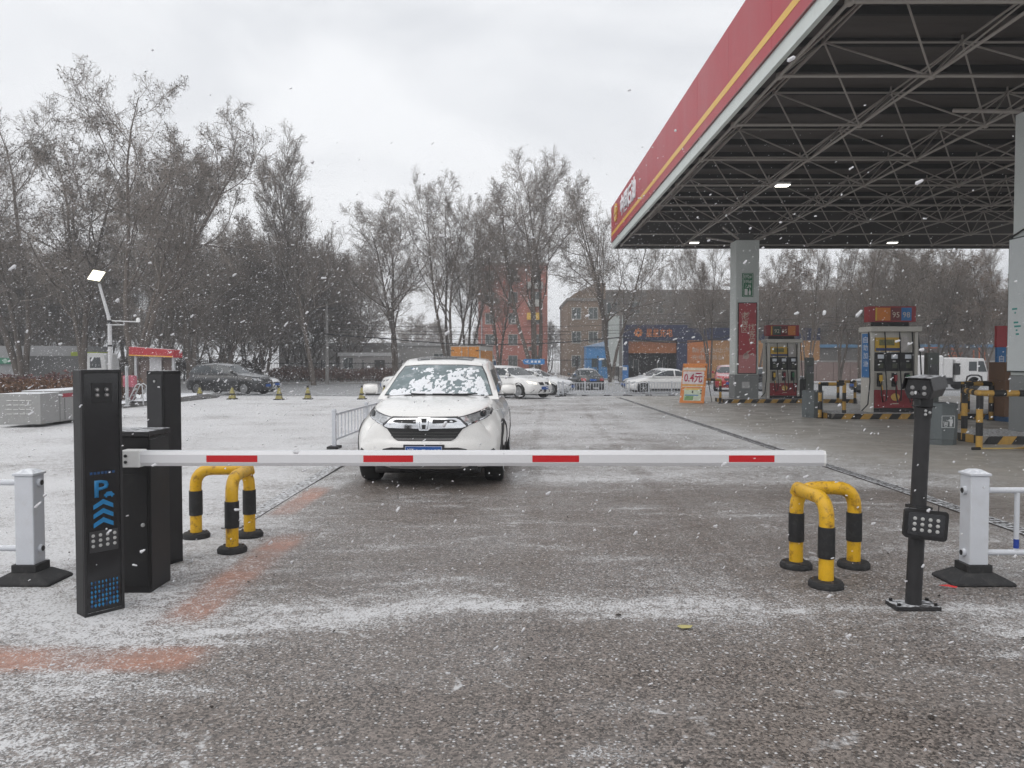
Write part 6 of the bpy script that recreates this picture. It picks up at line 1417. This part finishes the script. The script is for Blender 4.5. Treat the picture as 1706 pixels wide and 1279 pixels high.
def tubes(P_, r0, r1, S_):
    N_, n, _ = P_.shape
    t_ = np.gradient(P_, axis=1); t_ = nrm(t_)
    ref = np.where(np.abs(t_[..., 2:3]) < .9, np.array([0, 0, 1.0]), np.array([1.0, 0, 0]))
    u = nrm(np.cross(t_, ref)); w = np.cross(t_, u)
    a = np.arange(S_) * 2 * np.pi / S_
    rad = r0[:, None] + (r1 - r0)[:, None] * np.linspace(0, 1, n)[None]
    V = P_[:, :, None] + rad[:, :, None, None] * (np.cos(a)[None, None, :, None] * u[:, :, None] + np.sin(a)[None, None, :, None] * w[:, :, None])
    id_ = np.arange(N_ * n * S_).reshape(N_, n, S_); nx = np.roll(id_, -1, 2)
    Fq = np.stack([id_[:, :-1], nx[:, :-1], nx[:, 1:], id_[:, 1:]], -1).reshape(-1, 4)
    return V.reshape(-1, 3), Fq
def spawn(rng, P_, R0, R1, k, t0, t1, ang, lf, n, up, wob, rf, droop=0.0, minlen=.2):
    N_, m, _ = P_.shape
    t_ = t0 + (t1 - t0) * (np.arange(k)[None] + rng.random((N_, k))) / k
    f = t_ * (m - 1); i = np.minimum(f.astype(int), m - 2); a = (f - i)[..., None]
    ii = np.arange(N_)[:, None]
    st = P_[ii, i] * (1 - a) + P_[ii, i + 1] * a
    dr = nrm(P_[ii, i + 1] - P_[ii, i])
    rn = nrm(np.cross(dr, rng.normal(size=dr.shape)))
    an = np.radians(rng.normal(ang, ang * .22, (N_, k)))[..., None]
    d = dr * np.cos(an) + rn * np.sin(an)
    Lp = np.linalg.norm(np.diff(P_, axis=1), axis=2).sum(1)[:, None]
    ln_ = np.maximum(Lp * lf * (1.12 - .60 * t_) * rng.uniform(.7, 1.25, (N_, k)), minlen)
    rr = (R0[:, None] + (R1 - R0)[:, None] * t_) * rf * rng.uniform(.75, 1.0, (N_, k))
    Q = lines(rng, st.reshape(-1, 3), d.reshape(-1, 3), ln_.ravel(), n, up, wob, droop)
    return Q, rr.ravel(), rr.ravel() * .35
def make_tree(seed, H, stems=1, spread=8, fork=.0, r0=.2, k=(10, 8, 6, 4), ang=(38, 40, 42, 45), lf=(.45, .45, .42, .45), up=(.10, .10, .06, .02), wob=.10, t0=.3, leaves=4000, ls=.055, lm=leaf_b, tr=.0095, droop=0.0):
    rng = np.random.default_rng(seed)
    a = rng.random(stems) * 6.28 if stems > 2 else np.array([0.4, 3.4])[:stems]
    if stems > 2: a = np.arange(stems) * 6.28 / stems + rng.normal(0, .3, stems)
    sp = np.radians(spread) * rng.uniform(.6, 1.2, stems) if stems > 1 else np.zeros(1)
    d = np.stack([np.sin(sp) * np.cos(a), np.sin(sp) * np.sin(a), np.cos(sp)], -1)
    st = np.zeros((stems, 3)); st[:, :2] = d[:, :2] * .4; st[:, 2] = -.1
    P0 = lines(rng, st, d, H * rng.uniform(.78, 1.0, stems), 10, .02, wob * .55)
    R0 = np.full(stems, r0) * rng.uniform(.75, 1.0, stems); R1 = R0 * .12
    P1, A1, B1 = spawn(rng, P0, R0, R1, k[0], t0, .97, ang[0], lf[0], 8, up[0], wob, .55)
    P2, A2, B2 = spawn(rng, P1, A1, B1, k[1], .2, 1.0, ang[1], lf[1], 6, up[1], wob * 1.3, .6, minlen=.5)
    Q2, C2, D2 = spawn(rng, P0, R0, R1, k[1] + 6, .5, 1.0, ang[1], .16, 6, up[1], wob * 1.3, .35, minlen=.8)
    P2, A2, B2 = np.concatenate([P2, Q2]), np.concatenate([A2, C2]), np.concatenate([B2, D2])
    P3, A3, B3 = spawn(rng, P2, A2, B2, k[2], .15, 1.0, ang[2], lf[2], 4, up[2], wob * 1.6, .6, droop, minlen=.4)
    P4, A4, B4 = spawn(rng, P3, A3, B3, k[3], .15, 1.0, ang[3], lf[3], 3, up[3], wob * 2, .7, droop, minlen=.3)
    A2, A3, A4 = np.maximum(A2, tr * 1.9), np.maximum(A3, tr * 1.25), np.maximum(A4, tr * .8)
    B2, B3, B4 = np.maximum(B2, tr), np.maximum(B3, tr * .7), np.maximum(B4, tr * .5)
    def join(parts):
        Vs, Fs, o = [], [], 0
        for V, Fq in parts: Vs.append(V); Fs.append(Fq + o); o += len(V)
        return np.concatenate(Vs), np.concatenate(Fs)
    tv, tf = join([tubes(P0, R0 * np.array([1.0]), R1, 9), tubes(P1, A1, B1, 6)])
    parts = [tubes(P2, A2, B2, 4), tubes(P3, A3, B3, 3), tubes(P4, A4, B4, 3)]
    cv_, cf = join(parts); mi = np.zeros(len(cf), int)
    if leaves:
        pool = np.concatenate([P4.reshape(-1, 3), P3[:, 1:].reshape(-1, 3)]); c = pool[rng.integers(0, len(pool), leaves)] + rng.normal(0, .06, (leaves, 3))
        u = nrm(rng.normal(size=(leaves, 3))); w = nrm(np.cross(u, rng.normal(size=(leaves, 3)))); s = ls * rng.uniform(.6, 1.4, (leaves, 1))
        nn = np.cross(u, w)
        lv = np.stack([c - u * s, c + w * s * .5 + nn * s * .2, c + u * s, c - w * s * .5 + nn * s * .2], 1).reshape(-1, 3)
        lq = np.arange(leaves * 4).reshape(-1, 4) + len(cv_)
        cv_ = np.concatenate([cv_, lv]); cf = np.concatenate([cf, lq]); mi = np.concatenate([mi, np.ones(leaves, int)])
    return np_mesh('trunk', tv, tf, [bark]), np_mesh('crown', cv_, cf, [twig, lm], mi)
KINDS = dict(
    elm=make_tree(1, 17, stems=3, spread=10, r0=.23, k=(10, 9, 8, 5), ang=(38, 40, 44, 46), lf=(.40, .50, .55, .6), up=(.11, .09, .05, .0), t0=.30, leaves=1800, ls=.05),
    elm2=make_tree(2, 17, stems=2, spread=9, r0=.27, k=(13, 10, 8, 5), ang=(42, 42, 44, 46), lf=(.40, .50, .55, .6), up=(.11, .09, .05, .0), t0=.28, leaves=2500, ls=.05, lm=leaf_d),
    poplar=make_tree(3, 18, stems=1, spread=0, r0=.25, k=(30, 9, 7, 5), ang=(30, 32, 36, 42), lf=(.38, .46, .5, .6), up=(.14, .13, .08, .03), t0=.24, leaves=2500, ls=.05),
    vase=make_tree(4, 18, stems=4, spread=13, r0=.21, k=(10, 9, 8, 5), ang=(36, 40, 44, 46), lf=(.40, .5, .55, .6), up=(.08, .06, .03, .0), t0=.36, leaves=1500, ls=.045),
    locust=make_tree(5, 17, stems=3, spread=11, r0=.26, k=(10, 10, 8, 5), ang=(44, 46, 48, 50), lf=(.46, .5, .52, .6), up=(.08, .05, .02, -.02), wob=.17, t0=.28, leaves=7000, ls=.06, lm=leaf_d),
    locust2=make_tree(6, 16, stems=2, spread=11, r0=.27, k=(13, 10, 8, 5), ang=(48, 46, 48, 50), lf=(.44, .5, .52, .6), up=(.08, .05, .02, -.02), wob=.17, t0=.22, leaves=8000, ls=.06, lm=leaf_d),
    thicket=make_tree(7, 11, stems=4, spread=14, r0=.11, k=(10, 8, 7, 5), ang=(36, 40, 44, 46), lf=(.46, .5, .55, .6), up=(.08, .06, .03, .0), wob=.14, t0=.10, leaves=4000, ls=.055, lm=leaf_b),
    thicket2=make_tree(8, 12, stems=3, spread=12, r0=.12, k=(12, 9, 7, 5), ang=(38, 40, 44, 46), lf=(.46, .5, .55, .6), up=(.08, .06, .03, .0), wob=.14, t0=.08, leaves=6000, ls=.06, lm=leaf_b),
    rusty=make_tree(9, 10, stems=2, spread=12, r0=.13, k=(12, 9, 7, 5), ang=(40, 42, 44, 46), lf=(.46, .5, .55, .6), up=(.07, .05, .02, .0), wob=.15, t0=.12, leaves=7000, ls=.055, lm=leaf_r),
)
HGT = dict(elm=17, elm2=17, poplar=18, vase=18, locust=17, locust2=16, thicket=11, thicket2=12, rusty=10)
TOPZ = {k: max(v.co.z for v in m[1].vertices) for k, m in KINDS.items()}
def tree(kind, px, Y, pytop, label, rz=0.0, wide=1.0, group=None, white=False):
    p = onG(px, Y) if Y < 60 else Vector((bpt(px, Y), Y, gz(60)))
    h = zpx(pytop, Y) - p.z; s = h / TOPZ[kind]
    t_ = thing('tree', label, 'tree', p, rz, group); t_.scale = (s * wide, s * wide, s)
    for nm, me in zip(('trunk', 'crown'), KINDS[kind]):
        o = bpy.data.objects.new(nm, me); COL.objects.link(o); o.parent = t_
    if white: one('painted_base', lambda b: b.lathe([(.36 / s, 0), (.33 / s, 1.1 / s)], 12), M('whitewash', (0.5, 0.5, 0.48), 0.8, var=0.15), t_)
    return t_
T = tree
T('locust', 40, 52, 112, 'broad leafless tree with dark pods above the power cabinet', R(40), .85)
T('locust2', 140, 50, 190, 'tangled dark tree directly behind the lit lamp post', R(120), .85)
T('locust', 225, 47, 128, 'tall spreading tree with clinging dark leaves behind the kiosk', R(200), .82)
T('locust2', 318, 56, 205, 'spreading dark tree above the black suv', R(10), .9)
T('thicket2', 380, 62, 345, 'dense brown twiggy tree behind the pale saloon', R(70), .95)
T('thicket', 440, 66, 345, 'thin brown tree left of the tall upright poplar', R(150), .9)
T('poplar', 523, 62, 212, 'tall upright poplar with rising branches left of the gatehouse', R(0), 1.0)
T('elm2', 660, 66, 288, 'twin-trunked elm behind the box truck', R(90), 1.05)
T('vase', 752, 68, 262, 'many-stemmed tree left of the red block', R(30), .92)
T('elm', 778, 72, 325, 'slimmer tree just in front of the red block corner', R(140), .85)
T('elm2', 832, 66, 335, 'dark forked tree across the red block face', R(230), .75)
T('vase', 893, 64, 214, 'tallest vase-shaped elm at the right of the red block', R(300), 1.0)
T('locust', 1018, 62, 285, 'whitewashed tree by the blue hut reaching behind the canopy', R(80), .75, white=True)
T('elm', 1182, 64, 360, 'forked bare tree in front of the tan shop panel', R(250), .7)
T('elm2', 1105, 90, 400, 'bare tree behind the navy shop sign', R(20), .7)
LOOK = dict(elm='three-stemmed bare elm', elm2='twin-stemmed dark elm', poplar='upright poplar', vase='vase-shaped tree', locust='wide crooked tree', locust2='dark crooked tree', thicket='thin many-stemmed tree', thicket2='dense twiggy tree', rusty='small rust-leaved tree')
GR = 'bare trees beyond the pumps'
NB = ('right behind the clad column', 'behind the far pump', 'left of the shed behind the far terminal', 'over the left end of the blue roof', 'left of the near pump', 'behind the near pump', 'right behind the near pump sign', 'above the white truck body', 'above the gap in the white truck', 'above the white truck cab', 'behind the red and blue totem', 'behind the nearest column', 'beyond the nearest column')
for k, (px, Y, top, kd, w) in enumerate(((1262, 66, 395, 'elm2', .7), (1300, 74, 400, 'rusty', .9), (1345, 63, 390, 'elm', .75), (1398, 68, 370, 'locust', .6), (1432, 64, 360, 'elm2', .7), (1478, 73, 400, 'thicket', 1.0), (1508, 62, 380, 'locust2', .65), (1556, 66, 395, 'locust', .7), (1596, 70, 390, 'thicket2', .9), (1640, 64, 400, 'rusty', .95), (1668, 74, 380, 'elm', .8), (1735, 66, 380, 'locust2', .8), (1810, 68, 370, 'elm2', .8))):
    T(kd, px, Y, top, LOOK[kd] + ' ' + NB[k], R(k * 67), w, GR)
# the wood on the left, row behind row
GW = 'trees of the wood behind the parked cars'
kk_ = ['thicket', 'thicket2', 'rusty', 'thicket', 'thicket2', 'locust2']
rw = random.Random(5)
for k in range(25):
    px = -110 + k * 29 + rw.uniform(-9, 9); Y = rw.uniform(66, 84)
    where = 'behind the green shop' if px < 110 else 'behind the lamp post' if px < 230 else 'behind the kiosk' if px < 310 else 'behind the black suv' if px < 450 else 'left of the gatehouse'
    T(kk_[k % 6], px, Y, rw.uniform(365, 430), LOOK[kk_[k % 6]] + ' in the wood ' + where, R(rw.uniform(0, 360)), rw.uniform(.95, 1.2), GW)
GV = 'far trees behind the works building'
for k in range(22):
    px = 1150 + k * 29 + rw.uniform(-9, 9); Y = rw.uniform(84, 100)
    where = 'behind the navy shop' if px < 1226 else 'behind the far pump' if px < 1345 else 'over the blue roof' if px < 1540 else 'behind the white truck' if px < 1690 else 'past the nearest column'
    T(kk_[k % 6], px, Y, rw.uniform(440, 500), 'far ' + LOOK[kk_[k % 6]] + ' ' + where, R(rw.uniform(0, 360)), rw.uniform(1.0, 1.3), GV)
for k in range(8):
    T(kk_[k % 5], 600 + k * 45 + rw.uniform(-12, 12), rw.uniform(120, 140), rw.uniform(520, 560), 'far ' + LOOK[kk_[k % 5]] + ' behind the pale grey store', R(rw.uniform(0, 360)), 1.3, 'far trees behind the pale store')
# hedges: leaf sized faces over a rounded body
def hedge(label, x0, x1, y, h, d, mat, n, seed):
    rng = np.random.default_rng(seed); t_ = thing('hedge', label, 'hedge', ((x0 + x1) / 2, y, gz(min(y, 60)) + .1))
    c = np.stack([rng.uniform(x0, x1, n) - (x0 + x1) / 2, rng.uniform(0, d, n), np.abs(rng.normal(.75, .25, n)).clip(0, 1.25) * h], -1)
    c[:, 2] *= .75 + .5 * fbm(c[:, 0], c[:, 1], .7, seed, 3)
    u = nrm(rng.normal(size=(n, 3))); w = nrm(np.cross(u, rng.normal(size=(n, 3)))); s = .075 * rng.uniform(.6, 1.4, (n, 1))
    lv = np.stack([c - u * s, c + w * s * .55, c + u * s, c - w * s * .55], 1).reshape(-1, 3)
    me = np_mesh('foliage', lv, np.arange(n * 4).reshape(-1, 4), [mat]); o = bpy.data.objects.new('foliage', me); COL.objects.link(o); o.parent = t_; tag(o, kind='stuff')
    m = 160; st = np.stack([rng.uniform(x0, x1, m) - (x0 + x1) / 2, rng.uniform(.1, d, m), np.full(m, -.1)], -1)
    v, f = tubes(lines(rng, st, np.tile([0, 0, 1.0], (m, 1)), np.full(m, h * .9), 3, .1, .2), np.full(m, .02), np.full(m, .008), 4)
    me = np_mesh('stems', v, f, [twig]); o = bpy.data.objects.new('stems', me); COL.objects.link(o); o.parent = t_; tag(o, kind='stuff')
hedge('low rust brown hedge below the iron fence', bpt(440, 67), bpt(660, 67), 67.2, 1.0, 1.6, M('rust hedge', (0.14, 0.075, 0.055), 0.85, var=0.2, island=0.5), 9000, 1)
hedge('brown and orange shrubs behind the power cabinet', -30, -15.4, 29.5, .72, 2.4, M('orange brown shrub', (0.13, 0.07, 0.04), 0.85, var=0.2, island=0.5), 12000, 2)
hedge('dark red shrub row beyond the kiosk', -32, -19.0, 38.2, .85, 1.2, M('dark red shrub', (0.11, 0.045, 0.04), 0.85, var=0.2, island=0.5), 7000, 3)
hedge('dark undergrowth along the edge of the wood', bpt(130, 69), bpt(430, 69), 69.0, 1.7, 2.5, M('dark undergrowth', (0.075, 0.06, 0.048), 0.85, var=0.2, island=0.5), 22000, 4)
# ================================================================ falling snow, litter on the ground
def flakes(name, n, box, size, seed, mat, stretch=(1.2, 2.6), blunt=False):
    rng = np.random.default_rng(seed)
    c = np.stack([rng.uniform(*box[0], n), rng.uniform(*box[1], n), rng.uniform(*box[2], n)], -1)
    keep = ~((c[:, 0] > 5.2) & (c[:, 2] < 8.4) & (c[:, 1] > 6) & (c[:, 1] < 35) & (rng.random(n) > .12)) & (np.linalg.norm(c - [0, 0, 1.55], axis=1) > 2.1)
    keep &= ~((c[:, 0] > -2.1) & (c[:, 0] < -.1) & (c[:, 1] > 8.9) & (c[:, 1] < 13.8) & (c[:, 2] < 1.7))
    c = c[keep]; n = len(c)
    s = size * rng.lognormal(0, .35, (n, 1))
    ax = nrm(np.array([.80, .15, .45]) + rng.normal(0, .28, (n, 3))); u = nrm(np.cross(ax, rng.normal(size=(n, 3)))); w = np.cross(ax, u)
    el = rng.uniform(*stretch, (n, 1))
    if blunt:                                             # rounded wet flakes: two uneven rings and two tips
        rg = []
        for f in (-.55, .5):
            for k in range(4):
                a_ = k * math.pi / 2 + .4 * f; rr = s * rng.uniform(.55, 1.05, (n, 1))
                rg.append(c + ax * s * el * f * rng.uniform(.8, 1.2, (n, 1)) + (u * math.cos(a_) + w * math.sin(a_)) * rr)
        V = np.stack([c - ax * s * el * .85] + rg + [c + ax * s * el * .85], 1).reshape(-1, 3)
        q = np.array([[0, 2, 1], [0, 3, 2], [0, 4, 3], [0, 1, 4], [9, 5, 6], [9, 6, 7], [9, 7, 8], [9, 8, 5]] + [t3 for k in range(4) for t3 in ([1 + k, 1 + (k + 1) % 4, 5 + (k + 1) % 4], [1 + k, 5 + (k + 1) % 4, 5 + k])])
        Fq = (q[None] + 10 * np.arange(n)[:, None, None]).reshape(-1, 3)
    else:
        V = np.stack([c - ax * s * el, c + u * s * rng.uniform(.5, 1, (n, 1)), c + w * s * rng.uniform(.5, 1, (n, 1)), c - u * s * rng.uniform(.5, 1, (n, 1)), c - w * s * rng.uniform(.5, 1, (n, 1)), c + ax * s * el], 1).reshape(-1, 3)
        q = np.array([[0, 1, 2], [0, 2, 3], [0, 3, 4], [0, 4, 1], [5, 2, 1], [5, 3, 2], [5, 4, 3], [5, 1, 4]])
        Fq = (q[None] + 6 * np.arange(n)[:, None, None]).reshape(-1, 3)
    me = np_mesh(name, V, Fq, [mat]); me.shade_smooth()
    o = bpy.data.objects.new(name, me); COL.objects.link(o); tag(o, 'wet snowflakes drifting through the air', 'snow', kind='stuff')
flake_m = bpy.data.materials.new('snowflake'); flake_m.use_nodes = True
ft = flake_m.node_tree; ft.nodes.clear()
fo, fd, fr2, fm = (ft.nodes.new('ShaderNode' + k) for k in ('OutputMaterial', 'BsdfDiffuse', 'BsdfTranslucent', 'MixShader'))
fd.inputs[0].default_value = (0.9, 0.9, 0.92, 1); fr2.inputs[0].default_value = (0.92, 0.92, 0.94, 1); fm.inputs[0].default_value = 0.5
ft.links.new(fd.outputs[0], fm.inputs[1]); ft.links.new(fr2.outputs[0], fm.inputs[2]); ft.links.new(fm.outputs[0], fo.inputs['Surface'])
flakes('falling_snow', 3800, ((-9, 8), (.9, 11), (0, 2.6)), .0041, 21, flake_m, (1.1, 2.4), True)
flakes('falling_snow', 24000, ((-14, 11), (11, 26), (0, 5)), .0056, 24, flake_m)
flakes('falling_snow', 20000, ((-34, 22), (26, 52), (0, 12)), .008, 22, flake_m)
flakes('falling_snow', 1100, ((-8, 7), (3.2, 12), (0, 2.6)), .0055, 23, flake_m, (1.6, 3.2), True)
# fallen leaf, plastic scrap, bits of dead leaf
p = gnd(1140, 1047)
lf_ = MB().add([(-.045, -.01, .012), (-.02, -.03, .006), (.03, -.028, .008), (.05, .0, .014), (.03, .025, .006), (-.02, .028, .008), (0, 0, .016)], [(0, 1, 6), (1, 2, 6), (2, 3, 6), (3, 4, 6), (4, 5, 6), (5, 0, 6)]).build('fallen_leaf', M('pale yellow leaf', (0.42, 0.38, 0.16), 0.7), loc=(p.x, p.y, p.z + .006))
tag(lf_, 'single pale yellow leaf lying on the asphalt in front of the boom', 'leaf')
p = gnd(1578, 980)
rs_ = MB().add([(-.05, .02, .01), (.045, -.03, .006), (.06, -.02, .012), (-.035, .03, .006), (0, 0, .022)], [(0, 1, 4), (1, 2, 4), (2, 3, 4), (3, 0, 4)]).build('red_scrap', M('red plastic scrap', (0.55, 0.02, 0.02), 0.5), loc=(p.x, p.y, p.z + .006))
tag(rs_, 'bright red plastic scrap beside the fence foot', 'scrap')
rng = np.random.default_rng(77); b = MB()
for k in range(170):
    x, y = rng.uniform(-9, 7), 2.7 + 22 * rng.random() ** 1.8
    if -2.8 < x < -2.2 and 4.3 < y < 6.2: continue
    s = rng.uniform(.006, .022); a = rng.uniform(0, 6.28); z = gz(y) + .006
    pts = [(x + s * rng.uniform(.5, 1.2) * math.cos(a + t0), y + s * rng.uniform(.4, .9) * math.sin(a + t0), z + rng.uniform(0, .008)) for t0 in (0, 1.2, 2.5, 3.8, 5.0)]
    b.add(pts + [(x, y, z + rng.uniform(.004, .014))], [(i, (i + 1) % 5, 5) for i in range(5)])
lt_ = b.build('leaf_litter', M('dead leaf bits', (0.03, 0.024, 0.02), 0.8, var=0.4))
tag(lt_, 'scattered dark bits of dead leaf on the snowy ground', 'leaf litter', kind='stuff')
# ================================================================ snowy air
hz_ = MB().box(-140, -8, -2.5, 140, 160, 24).build('haze', [])
hm = bpy.data.materials.new('snowy air'); hm.use_nodes = True
ht = hm.node_tree; ht.nodes.clear()
ho, hv = ht.nodes.new('ShaderNodeOutputMaterial'), ht.nodes.new('ShaderNodeVolumePrincipled')
hv.inputs['Color'].default_value = (0.93, 0.94, 0.96, 1); hv.inputs['Density'].default_value = 0.0022; hv.inputs['Anisotropy'].default_value = 0.2
ht.links.new(hv.outputs[0], ho.inputs['Volume']); hz_.data.materials.append(hm)
tag(hz_, 'pale snowy air over the whole yard and street', 'haze', kind='stuff')
